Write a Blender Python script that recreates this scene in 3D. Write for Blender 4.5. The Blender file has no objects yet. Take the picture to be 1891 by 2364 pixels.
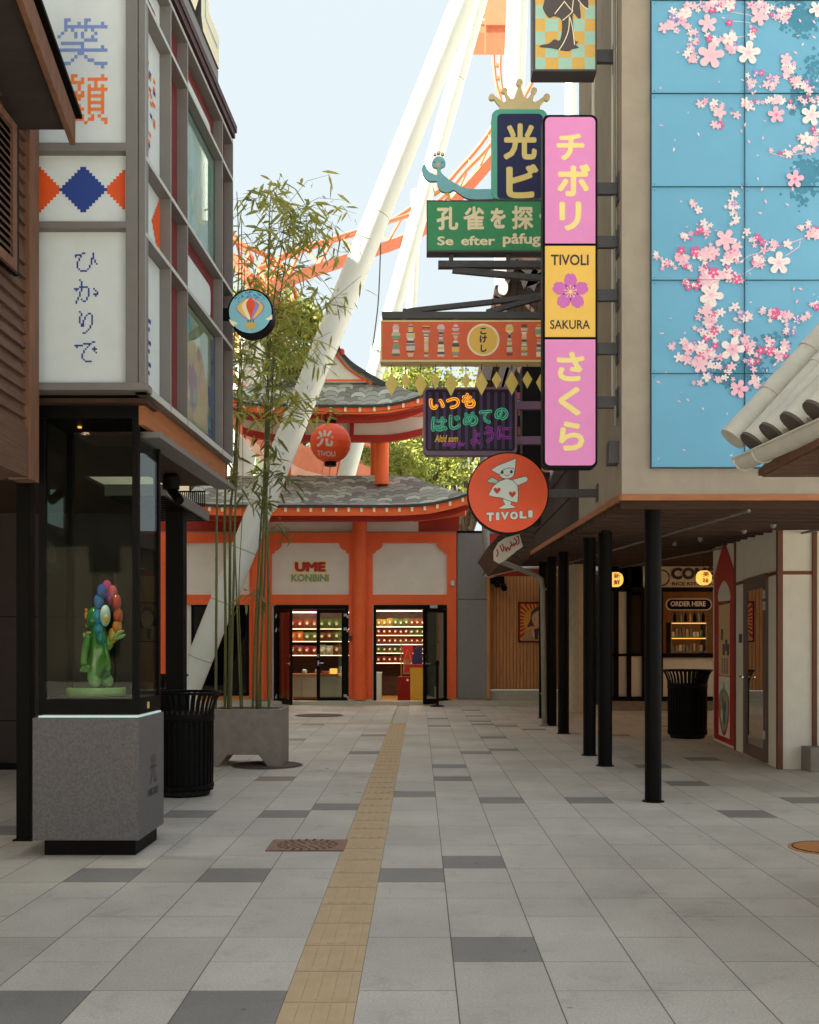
import bpy, math, random
from mathutils import Vector, Matrix
R = math.radians
sc = bpy.context.scene
random.seed(7)

# ---------------------------------------------------------------- camera
F, CX, HY, H = 2400.0, 969.0, 1495.0, 1.4        # focal length, vanishing point and eye height of the view
cam = bpy.data.cameras.new('camera'); camo = bpy.data.objects.new('camera', cam); sc.collection.objects.link(camo)
camo.location = (0, 0, H); camo.rotation_euler = (R(90), 0, 0)
cam.sensor_fit = 'HORIZONTAL'; cam.sensor_width = 36; cam.lens = 36*F/1891
cam.shift_x = -(CX-945.5)/1891; cam.shift_y = (HY-1182)/1891
cam.clip_start = .05; cam.clip_end = 2000
sc.camera = camo
# ---------------------------------------------------------------- light
SUN_EL, SUN_AZ = 44, -110          # azimuth from +Y, negative towards -X
w = bpy.data.worlds.new('World'); sc.world = w; w.use_nodes = True
nt = w.node_tree; bg = nt.nodes['Background']
sky = nt.nodes.new('ShaderNodeTexSky'); sky.sky_type = 'NISHITA'; sky.sun_disc = False
sky.sun_elevation = R(SUN_EL); sky.sun_rotation = R(SUN_AZ); sky.air_density = 1.0; sky.dust_density = .6; sky.ozone_density = 1.5
hs = nt.nodes.new('ShaderNodeHueSaturation'); hs.inputs['Saturation'].default_value = .72
wb = nt.nodes.new('ShaderNodeMix'); wb.data_type = 'RGBA'; wb.blend_type = 'MULTIPLY'; wb.inputs[0].default_value = 1; wb.inputs[7].default_value = (1.03, .90, .68, 1)   # the photo is balanced for the shade
nt.links.new(sky.outputs[0], hs.inputs['Color']); nt.links.new(hs.outputs[0], wb.inputs[6]); cp = nt.nodes.new('ShaderNodeMix'); cp.data_type = 'RGBA'; cp.blend_type = 'DARKEN'; cp.inputs[0].default_value = 1; cp.inputs[7].default_value = (.75, .845, .895, 1)   # sky colour capped: no white glare at the horizon
nt.links.new(wb.outputs[2], cp.inputs[6]); nt.links.new(cp.outputs[2], bg.inputs[0]); bg.inputs[1].default_value = .15
sl = bpy.data.lights.new('sun', 'SUN'); sl.energy = 3.6; sl.angle = R(.6); sl.color = (1, .93, .82)
so = bpy.data.objects.new('sun', sl); sc.collection.objects.link(so)
d = Vector((math.sin(R(SUN_AZ))*math.cos(R(SUN_EL)), math.cos(R(SUN_AZ))*math.cos(R(SUN_EL)), math.sin(R(SUN_EL))))
so.rotation_euler = d.to_track_quat('Z', 'Y').to_euler()
vs = sc.view_settings; vs.view_transform = 'Standard'; vs.look = 'None'; vs.gamma = 1; vs.use_curve_mapping = False
vs.exposure = 2.85
sc.cycles.max_bounces = 7; sc.cycles.diffuse_bounces = 4; sc.cycles.transparent_max_bounces = 16
sc.cycles.sample_clamp_indirect = 6

# ---------------------------------------------------------------- helpers
def hexc(h):
    h = h.lstrip('#'); o = []
    for i in (0, 2, 4):
        c = int(h[i:i+2], 16)/255
        o.append(c/12.92 if c <= .04045 else ((c+.055)/1.055)**2.4)
    return (*o, 1)
MATS = {}
def mat(name, col, rough=.6, metal=0, var=.1, scale=6, bump=0, bscale=40, emit=0, spec=.5, stretch=None, coat=0):
    m = bpy.data.materials.new(name); m.use_nodes = True; n = m.node_tree; b = n.nodes['Principled BSDF']
    c = hexc(col)
    b.inputs['Roughness'].default_value = rough; b.inputs['Metallic'].default_value = metal
    b.inputs['Specular IOR Level'].default_value = spec; b.inputs['Coat Weight'].default_value = coat
    b.inputs['Base Color'].default_value = c
    tc = n.nodes.new('ShaderNodeTexCoord'); src = tc.outputs['Object']
    if stretch:
        mp = n.nodes.new('ShaderNodeMapping'); mp.inputs['Scale'].default_value = stretch
        n.links.new(src, mp.inputs[0]); src = mp.outputs[0]
    if var:
        nz = n.nodes.new('ShaderNodeTexNoise'); nz.inputs['Scale'].default_value = scale; nz.inputs['Detail'].default_value = 6
        nz.inputs['Roughness'].default_value = .65
        n.links.new(src, nz.inputs['Vector'])
        rp = n.nodes.new('ShaderNodeValToRGB'); rp.color_ramp.elements[0].position = .3; rp.color_ramp.elements[1].position = .7
        rp.color_ramp.elements[0].color = tuple(x*(1-var) for x in c[:3])+(1,)
        rp.color_ramp.elements[1].color = tuple(min(1, x*(1+var)) for x in c[:3])+(1,)
        n.links.new(nz.outputs[0], rp.inputs[0]); n.links.new(rp.outputs[0], b.inputs['Base Color'])
    if bump:
        n2 = n.nodes.new('ShaderNodeTexNoise'); n2.inputs['Scale'].default_value = bscale; n2.inputs['Detail'].default_value = 4
        n.links.new(src, n2.inputs['Vector'])
        bp = n.nodes.new('ShaderNodeBump'); bp.inputs['Strength'].default_value = bump; bp.inputs['Distance'].default_value = .01
        n.links.new(n2.outputs[0], bp.inputs['Height']); n.links.new(bp.outputs[0], b.inputs['Normal'])
    if emit:
        b.inputs['Emission Color'].default_value = c; b.inputs['Emission Strength'].default_value = emit
    MATS[name] = m; return m
def glass(name, tint='#e8f0ee', refl=1.0, rough=.0, dark=0):
    m = bpy.data.materials.new(name); m.use_nodes = True; n = m.node_tree; n.nodes.clear()
    o = n.nodes.new('ShaderNodeOutputMaterial'); t = n.nodes.new('ShaderNodeBsdfTransparent'); g = n.nodes.new('ShaderNodeBsdfGlossy')
    c = hexc(tint); k = 1-dark
    t.inputs[0].default_value = (c[0]*k, c[1]*k, c[2]*k, 1); g.inputs['Roughness'].default_value = rough
    f = n.nodes.new('ShaderNodeFresnel'); f.inputs[0].default_value = 1.5
    mu = n.nodes.new('ShaderNodeMath'); mu.operation = 'MULTIPLY'; mu.inputs[1].default_value = refl; mu.use_clamp = True
    n.links.new(f.outputs[0], mu.inputs[0])
    mx = n.nodes.new('ShaderNodeMixShader'); n.links.new(mu.outputs[0], mx.inputs[0]); n.links.new(t.outputs[0], mx.inputs[1]); n.links.new(g.outputs[0], mx.inputs[2])
    n.links.new(mx.outputs[0], o.inputs[0]); MATS[name] = m; return m
def X(px, Y): return (px-CX)/F*Y
def Z(py, Y): return H+(HY-py)/F*Y
ORG = {}
def link(o): sc.collection.objects.link(o); return o
def tag(o, label=None, cat=None, group=None, kind=None):
    if label: o['label'] = label
    if cat: o['category'] = cat
    if group: o['group'] = group
    if kind: o['kind'] = kind
    return o
def thing(name, label, cat, loc=(0, 0, 0), group=None, kind=None):
    o = bpy.data.objects.new(name, None); link(o); o.location = loc; o.empty_display_size = .2
    ORG[o.name] = Vector(loc); tag(o, label, cat, group, kind); return o
def org(p):
    v = Vector((0, 0, 0))
    while p is not None:
        v += Vector(p.location); p = p.parent
    return v
class Fr:
    """a drawing plane: origin, u, v and outward normal"""
    def __init__(s, o, u=(1, 0, 0), v=(0, 0, 1), n=(0, -1, 0)):
        s.o, s.u, s.v, s.n = Vector(o), Vector(u), Vector(v), Vector(n)
    def p(s, u, v, d=0): return s.o+s.u*u+s.v*v+s.n*d
def front(Y): return Fr((0, Y, 0))
class MB:
    def __init__(s): s.v, s.f, s.m, s.uv = [], [], [], {}
    def add(s, vs, fs, mi=0, uvs=None):
        b = len(s.v); s.v += [Vector(x) for x in vs]
        for i, f in enumerate(fs):
            if uvs: s.uv[len(s.f)] = uvs[i]
            s.f.append([b+j for j in f]); s.m.append(mi)
        return s
    def box(s, x0, x1, y0, y1, z0, z1, mi=0):
        v = [(x, y, z) for z in (z0, z1) for y in (y0, y1) for x in (x0, x1)]
        return s.add(v, [(0, 2, 3, 1), (4, 5, 7, 6), (0, 1, 5, 4), (2, 6, 7, 3), (0, 4, 6, 2), (1, 3, 7, 5)], mi)
    def obox(s, p0, p1, a, b, mi=0, up=(0, 0, 1)):
        """a bar from p0 to p1 with section a (across) by b (up)"""
        p0, p1 = Vector(p0), Vector(p1); t = (p1-p0).normalized(); up = Vector(up)
        if abs(t.dot(up)) > .99: up = Vector((0, 1, 0))
        sd = t.cross(up).normalized(); u = sd.cross(t)
        v = []
        for p in (p0, p1):
            for i, j in ((-1, -1), (1, -1), (1, 1), (-1, 1)): v.append(p+sd*i*a/2+u*j*b/2)
        return s.add(v, [(0, 3, 2, 1), (4, 5, 6, 7), (0, 1, 5, 4), (1, 2, 6, 5), (2, 3, 7, 6), (3, 0, 4, 7)], mi)
    def slab(s, fr, pts, d0, d1, mi=0, mi_side=None):
        """extrude the polygon pts (u, v) of plane fr from depth d0 (back) to d1 (front)"""
        n = len(pts); A = sum(pts[i][0]*pts[(i+1) % n][1]-pts[(i+1) % n][0]*pts[i][1] for i in range(n))
        if A < 0: pts = pts[::-1]
        v = [fr.p(a, b, d1) for a, b in pts]+[fr.p(a, b, d0) for a, b in pts]
        s.add(v, [tuple(range(n))], mi)
        b0 = len(s.v)-2*n
        ms = mi if mi_side is None else mi_side
        s.f.append([b0+n+i for i in reversed(range(n))]); s.m.append(ms)
        for i in range(n):
            j = (i+1) % n; s.f.append([b0+j, b0+i, b0+n+i, b0+n+j]); s.m.append(ms)
        return s
    def sheet(s, fr, pts, d, mi=0):
        n = len(pts); A = sum(pts[i][0]*pts[(i+1) % n][1]-pts[(i+1) % n][0]*pts[i][1] for i in range(n))
        if A < 0: pts = pts[::-1]
        return s.add([fr.p(a, b, d) for a, b in pts], [tuple(range(n))], mi)
    def tube(s, pts, rad, n=10, mi=0, cap=True, closed=False):
        pts = [Vector(p) for p in pts]; k = len(pts)
        rad = rad if isinstance(rad, (list, tuple)) else [rad]*k
        vs, up = [], None
        for i, p in enumerate(pts):
            a = pts[(i-1) % k] if closed else pts[max(i-1, 0)]; b = pts[(i+1) % k] if closed else pts[min(i+1, k-1)]
            t = (b-a).normalized()
            if up is None: up = Vector((0, 0, 1)) if abs(t.z) < .9 else Vector((1, 0, 0))
            sd = t.cross(up).normalized(); u2 = sd.cross(t).normalized(); up = u2
            for j in range(n):
                an = 2*math.pi*j/n; vs.append(p+(sd*math.cos(an)+u2*math.sin(an))*rad[i])
        fs = []
        for i in range(k if closed else k-1):
            i2 = (i+1) % k
            for j in range(n):
                j2 = (j+1) % n; fs.append((i*n+j, i*n+j2, i2*n+j2, i2*n+j))
        if cap and not closed: fs += [tuple(reversed(range(n))), tuple((k-1)*n+j for j in range(n))]
        return s.add(vs, fs, mi)
    def lathe(s, c, prof, n=24, mi=0, sx=1, sy=1):
        """prof: list of (r, z) from bottom to top around the vertical through c"""
        vs = []
        for r, z in prof:
            for j in range(n):
                a = 2*math.pi*j/n; vs.append((c[0]+r*sx*math.cos(a), c[1]+r*sy*math.sin(a), c[2]+z))
        fs = [(i*n+j, i*n+(j+1) % n, (i+1)*n+(j+1) % n, (i+1)*n+j) for i in range(len(prof)-1) for j in range(n)]
        if prof[0][0] > 1e-6: fs.append(tuple(reversed(range(n))))
        if prof[-1][0] > 1e-6: fs.append(tuple((len(prof)-1)*n+j for j in range(n)))
        return s.add(vs, fs, mi)
    def ball(s, c, rx, ry, rz, n=14, mi=0, rot=None):
        vs, fs = [], []; k = n//2; M = rot or Matrix.Identity(3); c = Vector(c)
        for i in range(1, k):
            a = math.pi*i/k
            for j in range(n):
                b = 2*math.pi*j/n; vs.append(c+M@Vector((rx*math.sin(a)*math.cos(b), ry*math.sin(a)*math.sin(b), rz*math.cos(a))))
        t = len(vs); vs.append(c+M@Vector((0, 0, rz))); vs.append(c+M@Vector((0, 0, -rz)))
        for i in range(k-2):
            for j in range(n): fs.append((i*n+j, (i+1)*n+j, (i+1)*n+(j+1) % n, i*n+(j+1) % n))
        for j in range(n):
            fs.append((t, j, (j+1) % n)); fs.append((t+1, (k-2)*n+(j+1) % n, (k-2)*n+j))
        return s.add(vs, fs, mi)
    def text(s, body, fr, u0, u1, v0, v1, d=0, mi=0, bold=0, aspect=False, thick=0, shear=0):
        """lettering fitted to the rectangle u0..u1, v0..v1 of plane fr"""
        vs, fs = glyphs(body, 0, shear)
        xs = [p[0] for p in vs]; ys = [p[1] for p in vs]; a, b, c2, e = min(xs)-bold, max(xs)+bold, min(ys)-bold, max(ys)+bold
        ku, kv = (u1-u0)/(b-a), (v1-v0)/(e-c2)
        if aspect: k = min(ku, kv); ou = (u0+u1)/2-k*(a+b)/2; ov = (v0+v1)/2-k*(c2+e)/2; ku = kv = k
        else: ou, ov = u0-ku*a, v0-kv*c2
        offs = [(0, 0)]+([(bold*math.cos(q*.785), bold*math.sin(q*.785)) for q in range(8)] if bold > 0 else [])
        for q, (ox, oy) in enumerate(offs): s.add([fr.p(ou+(p[0]+ox)*ku, ov+(p[1]+oy)*kv, d+q*4e-5) for p in vs], fs, mi)
        return s
    def build(s, name, mats, parent=None, smooth=False, bevel=0, label=None, auto=None):
        if not isinstance(mats, (list, tuple)): mats = [mats]
        o = org(parent) if parent is not None else Vector((0, 0, 0))
        me = bpy.data.meshes.new(name); me.from_pydata([tuple(p-o) for p in s.v], [], s.f)
        for m in mats: me.materials.append(MATS[m] if isinstance(m, str) else m)
        me.polygons.foreach_set('material_index', s.m)
        if s.uv:
            ul = me.uv_layers.new(name='UVMap')
            for fi, uvs in s.uv.items():
                p = me.polygons[fi]
                for k, li in enumerate(p.loop_indices): ul.data[li].uv = uvs[k]
        me.validate()
        if smooth:
            me.polygons.foreach_set('use_smooth', [True]*len(me.polygons))
            if smooth != 'all': me.set_sharp_from_angle(angle=R(40))
        me.update()
        ob = link(bpy.data.objects.new(name, me)); ob.parent = parent
        if bevel:
            bv = ob.modifiers.new('bevel', 'BEVEL'); bv.width = bevel; bv.segments = 2; bv.limit_method = 'ANGLE'; bv.angle_limit = R(50)
        if label: ob['label'] = label
        return ob
GL = {}
def glyphs(body, bold=0, shear=0):
    k = (body, bold, shear)
    if k not in GL:
        c = bpy.data.curves.new('t', 'FONT'); c.body = body; c.offset = bold; c.resolution_u = 3; c.shear = shear; c.fill_mode = 'FRONT'
        o = bpy.data.objects.new('t', c); sc.collection.objects.link(o)
        me = bpy.data.meshes.new_from_object(o.evaluated_get(bpy.context.evaluated_depsgraph_get()))
        GL[k] = ([tuple(v.co) for v in me.vertices], [tuple(p.vertices) for p in me.polygons])
        bpy.data.objects.remove(o); bpy.data.curves.remove(c); bpy.data.meshes.remove(me)
    return GL[k]
def disc(u, v, r, n=32, r2=None): return [(u+r*math.cos(2*math.pi*i/n), v+(r2 or r)*math.sin(2*math.pi*i/n)) for i in range(n)]
def rrect(u0, u1, v0, v1, r, n=5):
    o = []
    for cx, cy, a0 in ((u1-r, v1-r, 0), (u0+r, v1-r, 90), (u0+r, v0+r, 180), (u1-r, v0+r, 270)):
        o += [(cx+r*math.cos(R(a0+90*i/n)), cy+r*math.sin(R(a0+90*i/n))) for i in range(n+1)]
    return o
def rect(u0, u1, v0, v1): return [(u0, v0), (u1, v0), (u1, v1), (u0, v1)]
def pxpoly(pts, Y, ox=0, oy=0, s=1): return [(X(ox+a/s, Y), Z(oy+b/s, Y)) for a, b in pts]
def spline(pts, n=4, closed=True):
    k = len(pts); o = []
    for i in range(k if closed else k-1):
        g = lambda j: pts[j % k] if closed else pts[min(max(j, 0), k-1)]
        p0, p1, p2, p3 = g(i-1), g(i), g(i+1), g(i+2)
        for t in range(n):
            t /= n
            o.append(tuple(.5*((2*p1[q])+(-p0[q]+p2[q])*t+(2*p0[q]-5*p1[q]+4*p2[q]-p3[q])*t*t+(-p0[q]+3*p1[q]-3*p2[q]+p3[q])*t**3) for q in range(len(p1))))
    if not closed: o.append(tuple(pts[-1]))
    return o
def stroke(s, fr, pts, wd, d, mi=0, closed=False):
    """a line of width wd drawn on plane fr"""
    k = len(pts); q = []
    for i in range(k):
        a = pts[(i-1) % k] if closed else pts[max(i-1, 0)]; b = pts[(i+1) % k] if closed else pts[min(i+1, k-1)]
        t = Vector((b[0]-a[0], b[1]-a[1])); t = t.normalized() if t.length else Vector((1, 0)); nn = (-t.y*wd/2, t.x*wd/2)
        q += [fr.p(pts[i][0]+nn[0], pts[i][1]+nn[1], d), fr.p(pts[i][0]-nn[0], pts[i][1]-nn[1], d)]
    s.add(q, [(2*i, 2*i+1, (2*((i+1) % k))+1, 2*((i+1) % k)) for i in range(k if closed else k-1)], mi)
def skin(verts, edges, rad, sub=2, root=0):
    me = bpy.data.meshes.new('sk'); me.from_pydata(verts, edges, []); o = bpy.data.objects.new('sk', me); sc.collection.objects.link(o)
    md = o.modifiers.new('s', 'SKIN'); sv = me.skin_vertices[0].data
    for i, r in enumerate(rad): sv[i].radius = (r, r) if not isinstance(r, tuple) else r
    sv[root].use_root = True
    ss = o.modifiers.new('u', 'SUBSURF'); ss.levels = sub
    m2 = bpy.data.meshes.new_from_object(o.evaluated_get(bpy.context.evaluated_depsgraph_get()))
    r = ([tuple(v.co) for v in m2.vertices], [tuple(p.vertices) for p in m2.polygons])
    bpy.data.objects.remove(o); bpy.data.meshes.remove(me); bpy.data.meshes.remove(m2); return r
def copy_tree(o, parent=None):
    c = o.copy(); link(c); c.parent = parent
    for ch in list(o.children): copy_tree(ch, c)
    return c

# ---------------------------------------------------------------- materials
mat('paving', '#a3a49c', .75, var=.07, scale=9, bump=.25, bscale=160)
mat('white_panel', '#d4dde0', .55, var=.04)
mat('frame_gray', '#75726f', .5, var=.06)
mat('frame_edge', '#b9bdb8', .45, var=.04)
mat('maroon', '#762a2c', .6, var=.12)
mat('dark_maroon', '#3c1416', .6, var=.15)
mat('blue', '#23418f', .6, var=.04); mat('pale_blue', '#7a92d0', .6, var=.05)
mat('orange_ink', '#e2551b', .6, var=.05); mat('orange_light', '#f08040', .6, var=.05)
mat('old_wood', '#5c4234', .7, var=.35, scale=5, stretch=(3, .6, 14), bump=.4, bscale=14)
mat('old_wood_edge', '#6e4a36', .7, var=.3, scale=4, stretch=(6, 6, 1), bump=.3, bscale=14)
mat('black', '#070505', .55, var=.2, spec=.15)
mat('black_matt', '#101013', .8, var=.2)
mat('dark_wall', '#3d3433', .8, var=.12)
mat('pedestal', '#6c6869', .75, var=.35, scale=90, bump=.1, bscale=200)
mat('frosted', '#b4bda6', .5, var=.05); mat('added_shop_glow', '#ffeccc', .5, emit=2.2); mat('sky_dots', '#2f8ac4', .6)
mat('concrete', '#938a80', .85, var=.16, scale=7, bump=.4, bscale=60)
mat('concrete_light', '#c2bcab', .85, var=.1, scale=7, bump=.3, bscale=60)
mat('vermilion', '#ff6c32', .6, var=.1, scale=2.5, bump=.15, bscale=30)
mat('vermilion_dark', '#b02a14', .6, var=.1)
mat('store_white', '#ebe8dc', .75, var=.05, scale=2, bump=.2, bscale=90)
mat('fiber_gray', '#8a8a88', .8, var=.05)
mat('larch', '#cc8d55', .65, var=.22, scale=4, stretch=(9, 9, .7), bump=.2)
mat('joist', '#432a1c', .7, var=.3, scale=4, stretch=(1, 9, 9), bump=.2)
mat('fascia_wood', '#a3653c', .6, var=.2, scale=4, stretch=(1, 1, 9))
mat('plank_dark', '#2c2320', .75, var=.3, scale=4, stretch=(1, 1, 10), bump=.3)
mat('plank_brown', '#553b2d', .75, var=.35, scale=4, stretch=(2, 2, 6), bump=.4)
mat('render_beige', '#a29788', .9, var=.1, scale=3, bump=.3, bscale=120)
mat('mural_blue', '#6cadd0', .6, var=.06, scale=1.2)
mat('mural_teal', '#4488a6', .6, var=.15)
mat('seam', '#31566a', .7)
mat('petal_white', '#f4e4e4', .6, var=.03); mat('petal_pink', '#f0b9cd', .6, var=.06); mat('petal_rose', '#e45c96', .6, var=.06)
mat('petal_lilac', '#9b8fd0', .6, var=.06); mat('petal_soft', '#f2c6d4', .6, var=.05)
mat('steel_white', '#d4d8d0', .35, var=.05, scale=1.5, coat=.3)
mat('bracket_gray', '#4a484b', .5, var=.1)
mat('track_orange', '#cf7654', .45, var=.1)
mat('pink_sign', '#ec92cf', .5, var=.03); mat('cream', '#ffe793', .5, var=.03); mat('cream_pale', '#fff0cc', .5, var=.03)
mat('yellow_sign', '#f6c75a', .5, var=.03); mat('ink', '#3a302e', .6); mat('blossom_pink', '#d66fc0', .5, var=.04)
mat('green_sign', '#3d9c66', .5, var=.12, scale=2); mat('navy', '#23265c', .5, var=.08, scale=3); mat('teal', '#66c4ac', .5, var=.04)
mat('gold', '#efd9a0', .5, var=.05)
mat('gold_tag', '#ecd070', .45, var=.1)
mat('kokeshi_red', '#ec6a42', .55, var=.04); mat('sage', '#94a98c', .6); mat('sand', '#dcd3b4', .6); mat('slate', '#5e5560', .6)
mat('purple_frame', '#8a6c90', .5, var=.05); mat('purple_dark', '#1a0f1c', .5, var=.1); mat('purple_bar', '#4c3878', .5, var=.06)
mat('neon_orange', '#f09a30', .4, emit=.16); mat('neon_green', '#3fa585', .4, emit=.07); mat('neon_magenta', '#8a2a92', .4, emit=.04)
mat('tivoli_red', '#f0562a', .45, var=.06, scale=2); mat('ice_white', '#d9e6e2', .5, var=.03); mat('heart', '#cf3426', .5)
mat('mint', '#a8d0c0', .5, var=.03); mat('mustard', '#dfb45a', .5, var=.03); mat('silhouette', '#544b4b', .6, var=.03)
mat('bird_blue', '#84c4d4', .5, var=.05); mat('shingle_edge', '#3b3f3f', .8)
mat('bamboo_green', '#656838', .5, var=.25, scale=3, stretch=(1, 1, .3)); mat('bamboo_node', '#6c6a42', .6)
mat('soil', '#2a2018', .95, var=.3)
mat('bark', '#4a3b2c', .9, var=.3, bump=.5)
mat('iron', '#6a574b', .75, var=.25, bump=.5, bscale=60)
mat('rust_tile', '#9c7a66', .85, var=.2, scale=20)
mat('tactile', '#c9ad88', .8, var=.08, scale=10)
mat('kawara', '#c4c1b6', .7, var=.12, scale=5, bump=.2, bscale=50); mat('kawara_end', '#564b45', .8, var=.2)
mat('zinc', '#8a877f', .5, var=.12, metal=.2)
mat('white_wall', '#e6dfd2', .8, var=.05); mat('brown_trim', '#6e3a22', .6, var=.15); mat('door_gray', '#6b5854', .55, var=.1)
mat('castle_red', '#bb231f', .5, var=.1); mat('paper', '#d8b98a', .6, var=.06, scale=8)
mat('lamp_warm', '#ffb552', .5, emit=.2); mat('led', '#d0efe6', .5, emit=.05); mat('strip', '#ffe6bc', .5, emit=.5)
mat('red_paper', '#ff5524', .5, var=.04); mat('lantern_white', '#e3cfc4', .6)
mat('bag_brown', '#b98a62', .8, var=.1); mat('red_fabric', '#8f1818', .8, var=.1)
mat('yellow_tile', '#edb32c', .4, var=.05); mat('counter_gray', '#a3a79a', .6, var=.05); mat('shop_wood', '#a6763f', .6, var=.15)
mat('chrome', '#c8c8c4', .25, metal=1)
mat('skin_ink', '#d9a184', .6); mat('hair_ink', '#5a3526', .6); mat('sun_red', '#b3241a', .6); mat('sun_orange', '#e39a2c', .6)
glass('glass', refl=.8); glass('glass_facade', refl=.3); glass('glass_dark', '#6a7070', 1.2, dark=.3); glass('glass_case', '#e8eeea', .22)
mat('plaster', '#dccdb4', .9, var=.05)
def leafmat(name, col, trans=.35):
    m = bpy.data.materials.new(name); m.use_nodes = True; n = m.node_tree; b = n.nodes['Principled BSDF']; o = n.nodes['Material Output']
    c = hexc(col); b.inputs['Roughness'].default_value = .55
    oi = n.nodes.new('ShaderNodeTexNoise'); oi.inputs['Scale'].default_value = 1.7
    tc = n.nodes.new('ShaderNodeTexCoord'); n.links.new(tc.outputs['Object'], oi.inputs['Vector'])
    rp = n.nodes.new('ShaderNodeValToRGB'); rp.color_ramp.elements[0].position = .35; rp.color_ramp.elements[1].position = .65
    rp.color_ramp.elements[0].color = (c[0]*.65, c[1]*.75, c[2]*.7, 1); rp.color_ramp.elements[1].color = (c[0]*1.35, c[1]*1.2, c[2], 1)
    n.links.new(oi.outputs[0], rp.inputs[0]); n.links.new(rp.outputs[0], b.inputs['Base Color'])
    t = n.nodes.new('ShaderNodeBsdfTranslucent'); n.links.new(rp.outputs[0], t.inputs[0])
    mx = n.nodes.new('ShaderNodeMixShader'); mx.inputs[0].default_value = trans
    n.links.new(b.outputs[0], mx.inputs[1]); n.links.new(t.outputs[0], mx.inputs[2]); n.links.new(mx.outputs[0], o.inputs[0])
    MATS[name] = m
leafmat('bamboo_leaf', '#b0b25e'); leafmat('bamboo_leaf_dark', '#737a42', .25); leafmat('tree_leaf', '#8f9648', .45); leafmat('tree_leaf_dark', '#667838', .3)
# a roof of staggered felt shingles (drawn along the roof's own UV, in metres)
def shingle():
    m = bpy.data.materials.new('shingle'); m.use_nodes = True; n = m.node_tree; b = n.nodes['Principled BSDF']; b.inputs['Roughness'].default_value = .9
    uv = n.nodes.new('ShaderNodeTexCoord'); sep = n.nodes.new('ShaderNodeSeparateXYZ'); n.links.new(uv.outputs['UV'], sep.inputs[0])
    def math_(op, a, b_=None, c=None):
        k = n.nodes.new('ShaderNodeMath'); k.operation = op
        for i, q in enumerate((a, b_, c)):
            if q is None: continue
            if isinstance(q, (int, float)): k.inputs[i].default_value = q
            else: n.links.new(q, k.inputs[i])
        return k.outputs[0]
    # hexagon-like tabs: the row joint wanders up and down half a row along u
    row_h, tab = .36, .33
    ph = math_('PINGPONG', math_('ADD', sep.outputs[0], 100.0), tab/2)
    cut = math_('MULTIPLY', math_('SMOOTH_MIN', math_('MULTIPLY', ph, 3.0), .25, .1), .30)
    vv = math_('DIVIDE', math_('ADD', sep.outputs[1], math_('MULTIPLY', cut, -2.4)), row_h)
    row = math_('FLOOR', vv); fr = math_('FRACT', vv)
    off = math_('MULTIPLY', math_('MODULO', row, 2.0), .5)
    col = math_('FLOOR', math_('ADD', math_('DIVIDE', sep.outputs[0], tab), off))
    cb = n.nodes.new('ShaderNodeCombineXYZ'); n.links.new(col, cb.inputs[0]); n.links.new(row, cb.inputs[1])
    wn = n.nodes.new('ShaderNodeTexWhiteNoise'); wn.noise_dimensions = '2D'; n.links.new(cb.outputs[0], wn.inputs['Vector'])
    rp = n.nodes.new('ShaderNodeValToRGB'); e = rp.color_ramp.elements; rp.color_ramp.interpolation = 'CONSTANT'
    e[0].color = hexc('#86837a'); e[1].position = .35; e[1].color = hexc('#a3a396'); x = rp.color_ramp.elements.new(.7); x.color = hexc('#c0c3b5')
    n.links.new(wn.outputs['Value'], rp.inputs[0])
    edge = math_('LESS_THAN', fr, .1)
    mx = n.nodes.new('ShaderNodeMix'); mx.data_type = 'RGBA'; n.links.new(edge, mx.inputs[0]); n.links.new(rp.outputs[0], mx.inputs[6]); mx.inputs[7].default_value = hexc('#3a3a38')
    nz = n.nodes.new('ShaderNodeTexNoise'); nz.inputs['Scale'].default_value = 60; n.links.new(uv.outputs['UV'], nz.inputs[0])
    m2 = n.nodes.new('ShaderNodeMix'); m2.data_type = 'RGBA'; m2.blend_type = 'OVERLAY'; m2.inputs[0].default_value = .5
    n.links.new(mx.outputs[2], m2.inputs[6]); n.links.new(nz.outputs[0], m2.inputs[7]); n.links.new(m2.outputs[2], b.inputs['Base Color'])
    MATS['shingle'] = m
shingle()
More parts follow.
